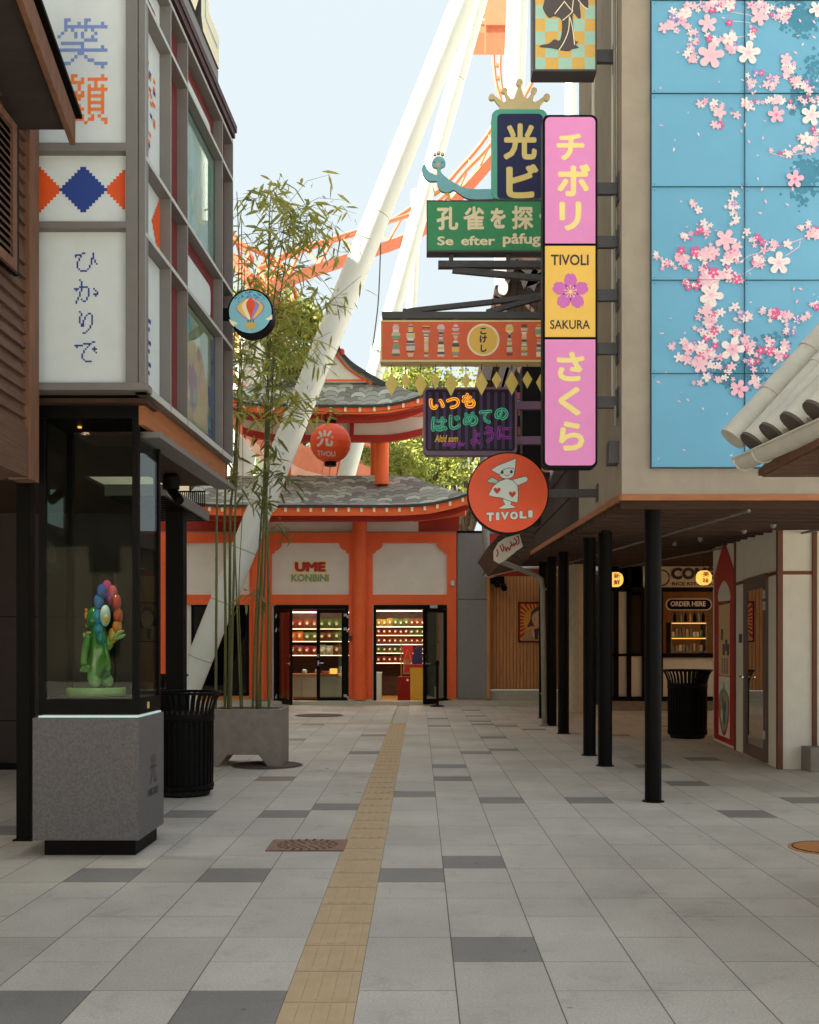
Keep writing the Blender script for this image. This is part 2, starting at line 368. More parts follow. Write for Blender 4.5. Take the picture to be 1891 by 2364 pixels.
# granite slabs: every slab is a face with its own UV (0..1), tone comes from a face colour attribute
def paving_mat():
    m = bpy.data.materials.new('slabs'); m.use_nodes = True; n = m.node_tree; b = n.nodes['Principled BSDF']; b.inputs['Roughness'].default_value = .62
    at = n.nodes.new('ShaderNodeAttribute'); at.attribute_name = 'tone'
    tc = n.nodes.new('ShaderNodeTexCoord'); nz = n.nodes.new('ShaderNodeTexNoise'); nz.inputs['Scale'].default_value = 85; nz.inputs['Detail'].default_value = 8; nz.inputs['Roughness'].default_value = .85
    n.links.new(tc.outputs['Object'], nz.inputs[0])
    big = n.nodes.new('ShaderNodeTexNoise'); big.inputs['Scale'].default_value = 1.1; big.inputs['Detail'].default_value = 7; big.inputs['Roughness'].default_value = .6; n.links.new(tc.outputs['Object'], big.inputs[0])
    r1 = n.nodes.new('ShaderNodeMapRange'); r1.inputs[1].default_value = .3; r1.inputs[2].default_value = .7; r1.inputs[3].default_value = .68; r1.inputs[4].default_value = 1.34; n.links.new(nz.outputs[0], r1.inputs[0])
    r2 = n.nodes.new('ShaderNodeMapRange'); r2.inputs[1].default_value = .3; r2.inputs[2].default_value = .7; r2.inputs[3].default_value = .84; r2.inputs[4].default_value = 1.1; n.links.new(big.outputs[0], r2.inputs[0])
    mu = n.nodes.new('ShaderNodeMath'); mu.operation = 'MULTIPLY'; n.links.new(r1.outputs[0], mu.inputs[0]); n.links.new(r2.outputs[0], mu.inputs[1])
    vo = n.nodes.new('ShaderNodeTexVoronoi'); vo.inputs['Scale'].default_value = 2.3; n.links.new(tc.outputs['Object'], vo.inputs['Vector'])
    gum = n.nodes.new('ShaderNodeMapRange'); gum.inputs[1].default_value = .018; gum.inputs[2].default_value = .034; gum.inputs[3].default_value = .62; gum.inputs[4].default_value = 1; n.links.new(vo.outputs['Distance'], gum.inputs[0])
    st = n.nodes.new('ShaderNodeTexNoise'); st.inputs['Scale'].default_value = 4.5; st.inputs['Detail'].default_value = 9; st.inputs['Roughness'].default_value = .7; st.inputs['Distortion'].default_value = .6; n.links.new(tc.outputs['Object'], st.inputs['Vector'])
    sr = n.nodes.new('ShaderNodeMapRange'); sr.inputs[1].default_value = .28; sr.inputs[2].default_value = .46; sr.inputs[3].default_value = .78; sr.inputs[4].default_value = 1; n.links.new(st.outputs[0], sr.inputs[0])
    m3 = n.nodes.new('ShaderNodeMath'); m3.operation = 'MULTIPLY'; n.links.new(gum.outputs[0], m3.inputs[0]); n.links.new(sr.outputs[0], m3.inputs[1])
    m4 = n.nodes.new('ShaderNodeMath'); m4.operation = 'MULTIPLY'; n.links.new(m3.outputs[0], m4.inputs[0]); n.links.new(mu.outputs[0], m4.inputs[1])
    v = n.nodes.new('ShaderNodeVectorMath'); v.operation = 'SCALE'; n.links.new(at.outputs['Color'], v.inputs[0]); n.links.new(m4.outputs[0], v.inputs['Scale'])
    rr_ = n.nodes.new('ShaderNodeMapRange'); rr_.inputs[3].default_value = .45; rr_.inputs[4].default_value = .8; n.links.new(st.outputs[0], rr_.inputs[0]); n.links.new(rr_.outputs[0], b.inputs['Roughness'])
    # joints from the UV, 4 mm wide on the long joints, finer on the cross joints
    sp = n.nodes.new('ShaderNodeSeparateXYZ'); n.links.new(tc.outputs['UV'], sp.inputs[0])
    def near(o, wd):
        a = n.nodes.new('ShaderNodeMath'); a.operation = 'PINGPONG'; a.inputs[1].default_value = .5; n.links.new(o, a.inputs[0])
        c = n.nodes.new('ShaderNodeMath'); c.operation = 'LESS_THAN'; c.inputs[1].default_value = wd; n.links.new(a.outputs[0], c.inputs[0]); return c.outputs[0]
    a1, a2 = near(sp.outputs[0], .0075), near(sp.outputs[1], .0035)
    k = n.nodes.new('ShaderNodeMath'); k.operation = 'MAXIMUM'; n.links.new(a1, k.inputs[0]); n.links.new(a2, k.inputs[1])
    k2 = n.nodes.new('ShaderNodeMath'); k2.operation = 'MULTIPLY'; k2.inputs[1].default_value = .8; n.links.new(k.outputs[0], k2.inputs[0])
    mx = n.nodes.new('ShaderNodeMix'); mx.data_type = 'RGBA'; n.links.new(k2.outputs[0], mx.inputs[0]); n.links.new(v.outputs[0], mx.inputs[6]); mx.inputs[7].default_value = hexc('#4a3d33')
    n.links.new(mx.outputs[2], b.inputs['Base Color'])
    bp = n.nodes.new('ShaderNodeBump'); bp.inputs['Strength'].default_value = .3; bp.inputs['Distance'].default_value = .004; n.links.new(nz.outputs[0], bp.inputs['Height']); n.links.new(bp.outputs[0], b.inputs['Normal'])
    MATS['slabs'] = m
paving_mat()
# ================================================================ ground
g = MB(); g.box(-400, 400, -60, 900, -.5, -.02); tag(g.build('ground', 'concrete_light'), kind='structure')
# paving: 40 cm granite slabs, grey and darker ones mixed, a few brown ones near the shop
SL, SR, PITCH, Y0 = -.537, -.25, .4, 4.24
def snap(px, py):
    Y = F*H/(py-HY); x = X(px, Y)
    c = int(math.floor((x-SR)/PITCH)) if x > SR else -int(math.floor((SL-x)/PITCH))-1
    return c, int(math.floor((Y-Y0)/.392))
K = 1.0963
dark = {snap(a*K, b*K) for a, b in [(80, 2118), (485, 2120), (1045, 1997), (865, 1843), (1000, 1813), (490, 1845), (215, 1837), (1270, 1690), (1062, 1680), (880, 1670),
        (705, 1700), (600, 1717), (400, 1709), (960, 1643), (950, 1611), (1015, 1583), (1075, 1578), (1065, 1553), (1670, 1690), (1622, 1716), (760, 1588), (1110, 1535), (930, 1530), (1450, 1650), (1370, 1610), (700, 1508), (640, 1560), (20, 1752),
        (1030, 1525), (905, 1512), (1500, 1600)]}
rust = {snap(a*K, b*K) for a, b in [(665, 1527), (760, 1549), (545, 1640), (990, 1508), (1000, 1518), (1052, 1528), (980, 1496), (1290, 1547), (1420, 1530)]}
pv = MB(); tones = []
rnd = random.Random(3)
for c in range(-16, 22):
    if c >= 0: x0 = SR+c*PITCH; x1 = x0+PITCH
    else: x1 = SL+(c+1)*PITCH; x0 = x1-PITCH
    r = -12
    while r < 56:
        y0 = Y0+r*.392; k = 1
        if (c, r) not in dark | rust and (c, r+1) not in dark | rust and rnd.random() < .55: k = 2
        y1 = y0+.392*k
        pv.add([(x0, y0, 0), (x1, y0, 0), (x1, y1, 0), (x0, y1, 0)], [(0, 1, 2, 3)], 0, [[(0, 0), (1, 0), (1, 1), (0, 1)]])
        t = rnd.uniform(.93, 1.05)
        if (c, r) in dark: tones.append((.27*t, .25*t, .235*t, 1))
        elif (c, r) in rust: tones.append((.34*t, .25*t, .19*t, 1))
        elif rnd.random() < .035: tones.append((.50*t, .455*t, .40*t, 1))
        else: tones.append((.58*t, .53*t, .465*t, 1))
        r += k
po = pv.build('pavement', 'slabs'); tag(po, kind='structure')
ca = po.data.color_attributes.new('tone', 'FLOAT_COLOR', 'CORNER')
for p, t in zip(po.data.polygons, tones):
    for li in p.loop_indices: ca.data[li].color = t
# tactile guiding strip: ridged sand coloured tiles
ts = MB(); YE = 19.05
ts.box(SL, SR, -1, YE, -.015, .0)
for i in range(4):
    xc = SL+.05+i*.0625
    for a in range(0, 51):
        y = -.6+a*.392+.02
        if y+.36 < YE: ts.box(xc-.014, xc+.014, y, y+.345, 0, .004)
for a in range(0, 51): ts.box(SL+.002, SR-.002, -.6+a*.392-.002, -.6+a*.392+.001, 0, .0006, 1)
ts.box(-2.4, SR+.0, YE+.002, YE+.3, -.015, .002)
tag(ts.build('guiding_strip', ['tactile', 'ink']), kind='structure')
ts = MB(); ts.box(-6.2, 3.2, 25.15, 25.5, -.02, .1); tag(ts.build('kerb', 'concrete_light'), kind='structure')

def manhole(px, py, r, label, kind='round', m='iron'):
    Y = F*H/(py-HY); x = X(px, Y)
    t = thing('manhole_cover', label, 'manhole cover', (x, Y, 0)); b = MB(); q = MB()
    if kind == 'round':
        b.lathe((x, Y, 0), [(r, 0), (r, .006), (r-.02, .007)], 40)
        b.build('cover', m, t, smooth=True)
        q.tube([(x+(r-.03)*math.cos(a*.1571), Y+(r-.03)*math.sin(a*.1571), .007) for a in range(40)], .006, 6, closed=True); q.build('ring', 'ink', t)
        q = MB()
        for k in range(-9, 10):
            xx = k*r/10; h = math.sqrt(max(0, (r*.85)**2-xx*xx))
            q.box(x+xx-.008, x+xx+.008, Y-h, Y+h, .007, .011)
        q.build('tread', m, t)
    else:
        b.box(x-r, x+r, Y-r*.72, Y+r*.72, 0, .007); b.build('cover', 'rust_tile', t)
        q0 = MB()
        for e_ in ((x-r, x+r, Y-r*.72-.012, Y-r*.72), (x-r, x+r, Y+r*.72, Y+r*.72+.012)): q0.box(*e_, 0, .006)
        q0.build('frame_edge', 'iron', t)
        for ring, cnt in ((.06, 6), (.11, 12), (.16, 18), (.2, 22)):
            for k in range(cnt):
                a = 2*math.pi*k/cnt; u, v_ = math.cos(a), math.sin(a)
                q.obox((x+u*(ring-.014), Y+v_*(ring-.014), .009), (x+u*(ring+.014), Y+v_*(ring+.014), .009), .016, .004)
        q.build('slots', 'iron', t)
manhole(648*K, 1781*K, .27, 'square drain grate with a sunburst of slots, left of the sand coloured strip', 'square')
manhole(563*K, 1612*K, .42, 'round ribbed iron cover in front of the bamboo planter')
manhole(672*K, 1507*K, .5, 'round iron cover in the paving close to the shop doors')
manhole(1742*K, 1787*K, .26, 'round rust tan cover cut by the right edge of the picture', m='larch')

# ================================================================ timber house, left foreground
t = thing('timber_house', 'dark brown clapboard house corner with louvred window, nearest on the left', 'house', (-3.4, 5, 0))
b = MB(); WX = -2.47; z = 2.50; wide = [(3.955, 4.10)]
b.box(-4.4, WX-.03, 3, 6.62, 2.47, 5.6)
z = 2.75
while z < 5.9:
    h = .088 if not (3.78 < z < 3.87) else .16
    b.add([(WX-.03, 3, z+h), (WX-.03, 6.56, z+h), (WX-.004, 6.56, z+.002), (WX-.004, 3, z+.002), (WX-.03, 3, z), (WX-.03, 6.56, z)], [(0, 3, 2, 1), (3, 4, 5, 2)]); z += h
b.box(WX-.03, WX+.01, 3, 6.56, 2.47, 2.75)
b.build('wall', 'old_wood', t)
b = MB(); b.box(WX-.12, WX+.018, 6.54, 6.70, 2.46, 5.6); b.build('corner_board', 'old_wood_edge', t, bevel=.004)
# louvred shutter window
b = MB(); b.box(WX, WX+.03, 5.2, 6.33, 3.66, 4.55); o = b.build('window', 'black', t)
b = MB()
for (y0, y1, z0, z1) in ((6.19, 6.25, 3.72, 4.49), (5.3, 6.25, 3.66, 3.72), (5.3, 6.25, 4.49, 4.54)): b.box(WX+.03, WX+.05, y0, y1, z0, z1)
b.build('shutter_frame', 'old_wood_edge', o)
b = MB()
for k in range(17):
    zz = 3.74+k*.045; b.add([(WX+.031, 5.3, zz+.04), (WX+.031, 6.19, zz+.04), (WX+.052, 6.19, zz), (WX+.052, 5.3, zz)], [(0, 3, 2, 1)])
b.build('louvres', 'old_wood', o)
# roof: rake falling away from the street corner
def zr(y): return 4.51-.42*(y-6.4)
b = MB(); XR = -2.16
for (x0, x1, y0, y1, za, zb) in ((-4.6, XR-.0, 2.6, 6.38, .06, .20),):
    b.add([(x0, y0, zr(y0)+za), (x1, y0, zr(y0)+za), (x1, y1, zr(y1)+za), (x0, y1, zr(y1)+za), (x0, y0, zr(y0)+zb), (x1, y0, zr(y0)+zb), (x1, y1, zr(y1)+zb), (x0, y1, zr(y1)+zb)],
          [(0, 3, 2, 1), (4, 5, 6, 7), (0, 1, 5, 4), (1, 2, 6, 5), (2, 3, 7, 6), (3, 0, 4, 7)])
o = b.build('roof', 'plank_dark', t)
b = MB(); f_ = [(0, 3, 2, 1), (4, 5, 6, 7), (0, 1, 5, 4), (1, 2, 6, 5), (2, 3, 7, 6), (3, 0, 4, 7)]
def rake(b, x0, x1, y0, y1, za, zb, mi=0):
    b.add([(x0, y0, zr(y0)+za), (x1, y0, zr(y0)+za), (x1, y1, zr(y1)+za), (x0, y1, zr(y1)+za), (x0, y0, zr(y0)+zb), (x1, y0, zr(y0)+zb), (x1, y1, zr(y1)+zb), (x0, y1, zr(y1)+zb)], f_, mi)
rake(b, XR, XR+.035, 2.6, 6.42, 0, .17); b.build('bargeboard', 'old_wood_edge', o, bevel=.003)
b = MB(); rake(b, -4.6, XR+.06, 2.6, 6.47, .21, .235); b.build('roof_edge', 'black', o)
b = MB(); b.box(-4.6, WX-.03, 6.385, 6.41, 4.4, 4.72); b.build('eave_board', 'plank_dark', o)

# ================================================================ panelled building, left
PB = thing('panelled_building', 'grey grid framed building with white, red and poster panels, left of the street', 'building', (-3, 8, 0))
def fx(Y): return -2.055+.0375*Y
FU = Vector((.0375, 1, 0)).normalized(); FN = Vector((1, -.0375, 0)).normalized()
SF = Fr((fx(0), 0, 0), Vector((.0375, 1, 0)), (0, 0, 1), FN)     # side plane; u is the depth Y
b = MB(); b.box(-5, -1.96, 6.9, 9.40, 3.1, 6.05); b.box(-1.96, -1.90, 6.9, 9.42, 3.1, 6.05); b.build('core', 'dark_wall', PB)
# front face
FY = 6.8; FF = front(FY); f1 = MB()
xL, xR = -3.2, fx(6.8)
f1.box(X(290, FY), xR-.045, FY, FY+.12, 3.13, 6.3)                # broad corner board
f1.box(xR-.04, xR, FY-.0, FY+.10, 3.13, 6.3)
for za, zb in ((4.65, 4.705), (4.145, 4.19)): f1.box(xL, X(290, FY), FY, FY+.10, za, zb)
f1.box(xL, xR+.02, FY-.02, FY+.12, 3.08, 3.13)
f1.build('front_frame', 'frame_gray', PB, bevel=.004)
for za, zb, nm in ((4.705, 6.3, 'banner_panel'), (4.19, 4.65, 'diamond_panel'), (3.13, 4.145, 'letter_panel')):
    b = MB(); b.box(xL, X(290, FY), FY+.07, FY+.095, za, zb); PN = b.build(nm, 'white_panel', PB)
    b = MB()
    def cells(grid, x0, y0, c, mi=0):
        for r, row in enumerate(grid):
            for q in row:
                a, e = (q, q+1) if not isinstance(q, tuple) else q
                b.sheet(front(FY+.07), rect(X(x0+a*c, FY+.07), X(x0+e*c, FY+.07), Z(y0+(r+1)*c, FY+.07), Z(y0+r*c, FY+.07)), .002, mi)
    if nm == 'banner_panel':
        cells([[(2, 4), (8, 10)], [2, 6, 8, 13], [(2, 15)], [2, 4, 8, 10], [1, 5, 7, 11], [0, 5, 7, 10], [(8, 12)], [(1, 8)], [7, 13], [(0, 15)], [(6, 8)], [5, 8], [4, (9, 11)], [(2, 4), (11, 15)], [(0, 2), 13]], 133, 42.6, 7.7)
        cells([[(4, 6), 13], [4, 7, (9, 15)], [(1, 8), 11], [1, 2, 6, 9, 11, 13], [1, 3, 6, (9, 15)], [1, 3, 5, 7, 9, 13], [1, (3, 8), (9, 14)], [1, (5, 7), 9, 13], [1, (3, 5), (9, 14)], [1, 6, 9, 13],
               [1, (5, 8), (9, 14)], [1, (3, 5), 9, 13], [0, 7, 10, 12], [0, (5, 8), (9, 11), (13, 15)], [0, (3, 5), 8, 14]], 133.2, 171.4, 7.7, 1)
        b.build('lettering', ['pale_blue', 'orange_light'], PN)
    elif nm == 'diamond_panel':
        c = 7.6
        for cx_, mi in ((192.5, 0), (97-.5-15+7, 1), (296, 1)):
            for k in range(-7, 8):
                h = (8-abs(k))*6.9
                x0, x1 = cx_-h, cx_+h
                x1 = min(x1, 289.5)
                if x0 < x1: b.sheet(front(FY+.07), rect(X(x0, FY+.07), X(x1, FY+.07), Z(438+(k+.5)*7, FY+.07), Z(438+(k-.5)*7, FY+.07)), .002 if mi else .003, mi)
        b.build('diamonds', ['blue', 'orange_ink'], PN)
    else:
        c = 4.06
        cells([[4, 5, 10], [0, 1, 2, 3, 10], [0, 3, 10], [2, 9, 10], [2, 9, 11], [1, 9, 11], [1, 9, 12], [1, 8], [1, 8], [2, 7], [(3, 7)]], 173, 583, c)
        cells([[3], [4], [4], [4], [(3, 8)], [0, 1, 2, 4, 8, 11], [1, 4, 8, 12], [3, 8, 13], [3, 8, (11, 14)], [3, 8, 12], [2, 7], [2, 4, 7], [1, (5, 7)], [1]], 170.5, 644.7, c)
        cells([[0], [1, 5, 6], [1, 4, 7], [0, 3, 7], [0, 3, 7], [0, 2, 7], [0, 2, 7], [1, 2, 7], [1, 2, 6], [6], [5], [4], [(2, 4)]], 182.4, 718.2, c)
        cells([[(10, 12)], [(5, 10)], [(0, 5), 8], [1, 7, 11], [6, (10, 13)], [5, 11], [5, 12], [4], [4], [4], [5], [(6, 10)]], 171.7, 787.8, c)
        b.build('lettering', ['blue'], PN)
# side grid
bays = [6.83, 7.43, 7.89, 9.05, 9.47]; rails = [3.105, 4.12, 4.62, 5.655, 6.0]
for i, y in enumerate(bays):
    b = MB()
    z0, z1 = 3.13, 6.0 if i != 1 else 6.0
    b.slab(SF, rect(y-.012, y, z0, z1+.02), -.085, 0, 0); b.sheet(SF, rect(y-.011, y-.001, z0, z1+.02), .001, 1)
    b.build('mullion', ['frame_gray', 'frame_edge'], PB)
for i, zc in enumerate(rails):
    b = MB(); hgt = .035 if i else .05
    for j in range(4):
        u0, u1 = bays[j]+.0003, bays[j+1]-.0125
        b.slab(SF, rect(u0, u1, zc-hgt/2, zc+hgt/2), -.085, -.0005, 0); b.sheet(SF, rect(u0, u1, zc-hgt/2+.002, zc+hgt/2-.002), .0008, 1)
    b.build('rail', ['frame_gray', 'frame_edge'], PB)
for j in range(4):
    for k in range(4):
        u0, u1 = bays[j]+.001, bays[j+1]-.013; za, zb = rails[k]+.02, rails[k+1]-.02
        d = -.08
        red = j in (1, 3)
        b = MB(); b.slab(SF, rect(u0, u1, za, zb), d-.02, d, 0)
        o = b.build('red_panel' if red or (j == 2 and k in (1, 3)) else 'white_panel' if j == 0 else 'poster_panel', 'maroon' if red else 'white_panel', PB)
        b = MB()
        if j == 0:
            if k == 1:
                for q in range(-6, 7):
                    h = (7-abs(q))*.028; zc = (za+zb)/2+q*.034; b.sheet(SF, rect(max(u0, u1-h), u1, zc-.017, zc+.017), d+.003, 0)
            elif k == 0:
                rr = random.Random(5)
                for q in range(14): b.sheet(SF, rect(u0+.22+.03*(q % 4), u0+.25+.03*((q*3) % 5), za+.12+q*.03, za+.15+q*.03), d+.003, 1)
            else:
                rr = random.Random(9+k)
                for q in range(26):
                    uu = u0+.25+.025*rr.randint(0, 7); zz = za+.15+.028*rr.randint(0, int((zb-za-.3)/.028))
                    b.sheet(SF, rect(uu, uu+.05, zz, zz+.028), d+.003, 1 if q % 6 == 0 else 2)
            b.build('pixel_marks', ['orange_ink', 'blue', 'orange_light'], o)
        if j == 2:
            if k in (1, 3):                                        # white board with a painted red surround
                b.sheet(SF, rect(u0, u1, za, zb), d+.001, 0)
                b.slab(SF, rrect(u0+.0, u1-.12, za+.09, zb-.11, .06), d, d+.006, 1); b.build('picture', ['maroon', 'white_panel'], o)
            else:
                cols = ['white_panel', 'sand', 'frame_edge', 'cream_pale', 'white_panel', 'sand', 'ice_white', 'mint'] if k == 2 else ['petal_lilac', 'sand', 'bird_blue', 'petal_soft', 'sand', 'petal_pink', 'cream_pale', 'sand']
                rr = random.Random(k+11)
                b.sheet(SF, rect(u0, u1, za, zb), d+.001, 0 if k == 2 else 4)
                for q in range(46):
                    cu, cv = rr.uniform(u0+.06, u1-.1), rr.uniform(za+.08, zb-.08); r_ = rr.uniform(.03, .12)
                    pts = [(min(max(cu+r_*rr.uniform(.5, 1.2)*math.cos(a*.785), u0+.01), u1-.02), min(max(cv+1.6*r_*rr.uniform(.5, 1.2)*math.sin(a*.785), za+.01), zb-.01)) for a in range(8)]
                    b.sheet(SF, pts, d+.0015+q*.0001, rr.randint(0, 7))
                if k == 0:
                    b.sheet(SF, rect(u1-.13, u1-.01, za+.02, zb-.05), d+.0075, 5)
                    b.sheet(SF, rect(u1-.125, u1-.015, za+.02, zb-.05), d+.0078, 0); b.text('ガ', SF, u1-.12, u1-.02, zb-.35, zb-.2, d+.009, 8, .02); b.text('ミ', SF, u1-.12, u1-.02, za+.1, za+.25, d+.009, 8, .02)
                b.build('poster_print', cols+['blue'], o)
        if j == 2 and k in (0, 2):
            b = MB(); b.slab(SF, rect(u0, u1, za, zb), d+.016, d+.018); b.build('glass_pane', 'glass_facade', o)
# red fascia over the grid, roof sign
b = MB(); b.slab(SF, rect(6.83, 9.47, 6.035, 6.10), -.06, .02, 0); b.slab(SF, rect(6.83, 9.5, 6.1, 6.16), -3.1, .03, 0); b.build('roof', 'dark_maroon', PB)
# brown board and soffit below the grid
b = MB(); b.slab(SF, rect(7.0, 9.44, 2.90, 3.075), -.1, -.06); b.build('wood_band', 'fascia_wood', PB)
b = MB(); b.slab(SF, rect(7.15, 9.5, 2.845, 2.885), -.16, 0); b.build('lower_trim', 'frame_gray', PB)
b = MB(); b.box(-4.9, fx(8)-.17, 7.2, 9.43, 2.95, 2.98); b.box(-8, -3.06, 9.44, 12, 2.95, 2.98); b.box(-5, fx(7)-.02, 6.92, 7.19, 3.03, 3.06)
b.slab(SF, rect(7.16, 9.44, 2.87, 2.89), -.6, -.16); b.build('soffit', 'joist', PB)
# recessed ground floor
b = MB(); b.box(-8, -3.04, 12, 12.2, 0, 3.0); o = b.build('ground_floor_wall', 'dark_wall', PB)
b = MB(); b.box(X(215, 11.97), X(265, 11.97), 11.95, 11.995, .0, 2.25, 0); b.build('door', 'black', o)
b = MB()
for a in (.55, 1.75): b.box(-8, X(213, 11.97), 11.99, 11.999, a, a+.012)
b.build('panel_joint', 'black', o)
b = MB(); b.box(-8, -3.0, 11.9, 11.998, 0, .07); b.build('skirting', 'black', o)

def post(px, Y, r, z1, label, sq=False, cat='post', z0=0, group='black posts along the arcade'):
    x = X(px, Y); t = thing('steel_post', label, cat, (x, Y, 0), group)
    b = MB()
    if sq: b.box(x-r, x+r, Y-r, Y+r, z0, z1); b.build('shaft', 'black', t, bevel=.004)
    else: b.lathe((x, Y, 0), [(r, z0+.012), (r, z1)], 24); b.build('shaft', 'black', t, smooth=True)
    b = MB(); b.lathe((x, Y, 0), [(r+.025, 0), (r+.025, .008), (r+.01, .012)], 24) if not sq else b.box(x-r-.02, x+r+.02, Y-r-.02, Y+r+.02, 0, .01); b.build('base_plate', 'black', t)
    return t
post(59, 7.58, .05, 2.94, 'square black post left of the display case pedestal', True, group=None)
post(407, 11.0, .092, 2.84, 'square black post behind the slatted bin on the left', True, group=None)
# low canopy behind the left post
t = thing('canopy', 'small dark grey canopy with slatted underside over the left post', 'canopy', (-2.8, 11, 2.9))
b = MB(); b.box(-3.0, X(483, 11.9), 9.9, 11.9, 2.85, 2.955); b.build('roof_slab', 'frame_gray', t)
b = MB()
for k in range(14): b.box(-2.98, X(483, 11.9)-.03, 9.95+k*.14, 10.03+k*.14, 2.835, 2.849)
b.build('slats', 'black', t)
b = MB()
for k in range(14): b.box(X(430, 11.9)+k*.022, X(430, 11.9)+k*.022+.008, 11.5, 11.52, 2.955, 3.12)
b.box(X(430, 11.9), X(430, 11.9)+.3, 11.5, 11.52, 3.12, 3.135); b.build('railing', 'black', t)
# security camera under the soffit
t = thing('security_camera', 'black security camera under the wooden soffit by the display case', 'camera', (X(395, 8.8), 8.8, 2.8))
b = MB(); cx_, cy_ = X(395, 8.8), 8.8; b.lathe((cx_, cy_, 2.74), [(.07, 0), (.075, .1), (.05, .13)], 16); b.build('mount', 'black', t, smooth=True)
b = MB(); b.tube([(cx_-.0, cy_, 2.74), (cx_+.05, cy_-.03, 2.68), (cx_+.09, cy_-.08, 2.63)], .04, 12); b.build('camera_body', 'black', t, smooth=True)

# hot air balloon sign
Yb = 9.05; xs, zs = X(578, Yb), Z(720, Yb); r = 53/F*Yb
t = thing('balloon_sign', 'round black rimmed sign with a hot air balloon picture on the left building', 'sign', (xs, Yb, zs))
fr = front(Yb); b = MB(); b.slab(fr, disc(xs, zs, r, 48), -.17, 0); b.build('case', 'black', t, smooth=True)
b = MB(); b.box(fx(9.1)-.02, xs-r+.02, Yb+.05, Yb+.10, zs-.05, zs+.05); b.build('bracket', 'black', t)
def bpx(pts): return [(X(520+a/13.27, Yb), Z(650+c/13.27, Yb)) for a, c in pts]
b = MB(); b.sheet(fr, disc(xs, zs, r*.925, 48), .002, 0)
rr = random.Random(2)
for q in range(170):
    a, c = rr.uniform(-.7, .7), rr.uniform(.42, .88)
    if a*a+c*c < .78 and rr.random() < (c-.3)*1.8: b.sheet(fr, rect(xs+r*a-.005, xs+r*a+.005, zs+r*c-.005, zs+r*c+.005), .003, 5)
b.sheet(fr, bpx([(335, 770), (560, 545), (640, 520), (760, 480), (920, 520), (1100, 620), (1220, 760), (1180, 900), (1000, 1090), (880, 1190), (690, 1190), (540, 1090), (335, 880)]), .0035, 1)
b.sheet(fr, bpx([(365, 770), (560, 570), (700, 520), (860, 520), (1050, 620), (1170, 760), (1120, 900), (960, 1070), (860, 1150), (710, 1150), (560, 1060), (380, 860)]), .004, 2)
b.sheet(fr, bpx([(510, 740), (640, 560), (760, 490), (760, 1180), (700, 1160), (600, 980), (520, 830)]), .0045, 3)
b.sheet(fr, bpx([(820, 520), (940, 590), (1060, 720), (980, 900), (870, 1060), (850, 1170), (780, 1170), (830, 900)]), .0048, 1)
b.sheet(fr, bpx([(650, 650), (760, 480), (850, 560), (910, 660), (900, 800), (840, 950), (790, 1160), (740, 1000), (690, 900), (650, 780)]), .0052, 4)
for a in (690, 765, 845): b.sheet(fr, bpx([(a, 1180), (a+28, 1180), (a+28, 1260), (a, 1260)]), .0052, 7)
b.sheet(fr, bpx([(620, 1255), (950, 1255), (950, 1330), (910, 1330), (910, 1450), (650, 1450), (650, 1330), (620, 1330)]), .0055, 6)
b.sheet(fr, bpx([(110, 1150), (220, 1210), (340, 1240), (380, 1310), (270, 1330), (280, 1400), (170, 1290)]), .0035, 3)
b.sheet(fr, bpx([(1230, 1160), (1350, 1080), (1440, 1010), (1440, 1160), (1330, 1190)]), .0035, 3)
b.build('picture', ['bird_blue', 'petal_lilac', 'yellow_sign', 'cream_pale', 'tivoli_red', 'sky_dots', 'mustard', 'ink'], t)

# channel letters on the roof edge
t = thing('rooftop_sign', 'cream and blue rooftop letters above the red fascia, cut by the top edge', 'sign', (fx(8.4), 8.4, 6.16))
b = MB(); b.slab(SF, rect(6.9, 8.84, 6.17, 6.30), -.16, .01); b.build('sign_base', 'frame_gray', t)
for ch, u0, u1 in (('U', 7.2, 8.15), ('L', 8.22, 8.83)):
    b = MB()
    if ch == 'U':
        b.slab(SF, [(u0, 7.4), (u0, 6.5), (u0+.12, 6.32), (u1-.12, 6.32), (u1, 6.5), (u1, 7.4), (u1-.28, 7.4), (u1-.28, 6.62), (u0+.28, 6.62), (u0+.28, 7.4)], -.14, .02, 0, 1)
    else:
        b.slab(SF, [(u0, 7.4), (u0, 6.40), (u0+.06, 6.31), (u1, 6.31), (u1, 6.58), (u0+.25, 6.58), (u0+.25, 7.4)], -.14, .02, 0, 1)
    o = b.build('letter', ['cream_pale', 'bracket_gray'], t)
    b = MB()
    if ch == 'U': q = [(u0+.14, 7.4), (u0+.14, 6.56), (u0+.2, 6.46), (u1-.2, 6.46), (u1-.14, 6.56), (u1-.14, 7.4)]
    else: q = [(u0+.13, 7.4), (u0+.13, 6.46), (u1-.06, 6.46)]
    stroke(b, SF, q, .03, .023); b.build('tube', 'bird_blue', o)
# unseen blocks added for the light: they shade the street and throw light back into it
t = thing('plaster_building', 'tall plastered building standing behind the grey panelled front', 'building', (-11, 18, 0))
b = MB(); b.box(-15, -8.2, -2, 8.8, 0, 21); b.box(-15, -8.2, 8.81, 18, 0, 14.4); b.box(-15, -8.2, 18.01, 40, 0, 16.2); b.build('wall', 'plaster', t)
b = MB(); b.box(-15.3, -7.9, -2.3, 9, 21, 21.3); b.box(-15.3, -7.9, 18.3, 40.3, 16.2, 16.4); b.build('roof', 'shingle_edge', t)
for yy in range(1, 38, 4):
    for zz in (3.4, 6.8, 10.2):
        b = MB(); b.box(-8.2, -8.14, yy, yy+1.2, zz, zz+1.6); w_ = b.build('window', 'black', t)
t = thing('plaster_building', 'sunlit plastered building across the square behind the viewer', 'building', (0, -32, 0))
b = MB(); b.box(-16, 18, -37, -30, 0, 8); b.build('wall', 'plaster', t)
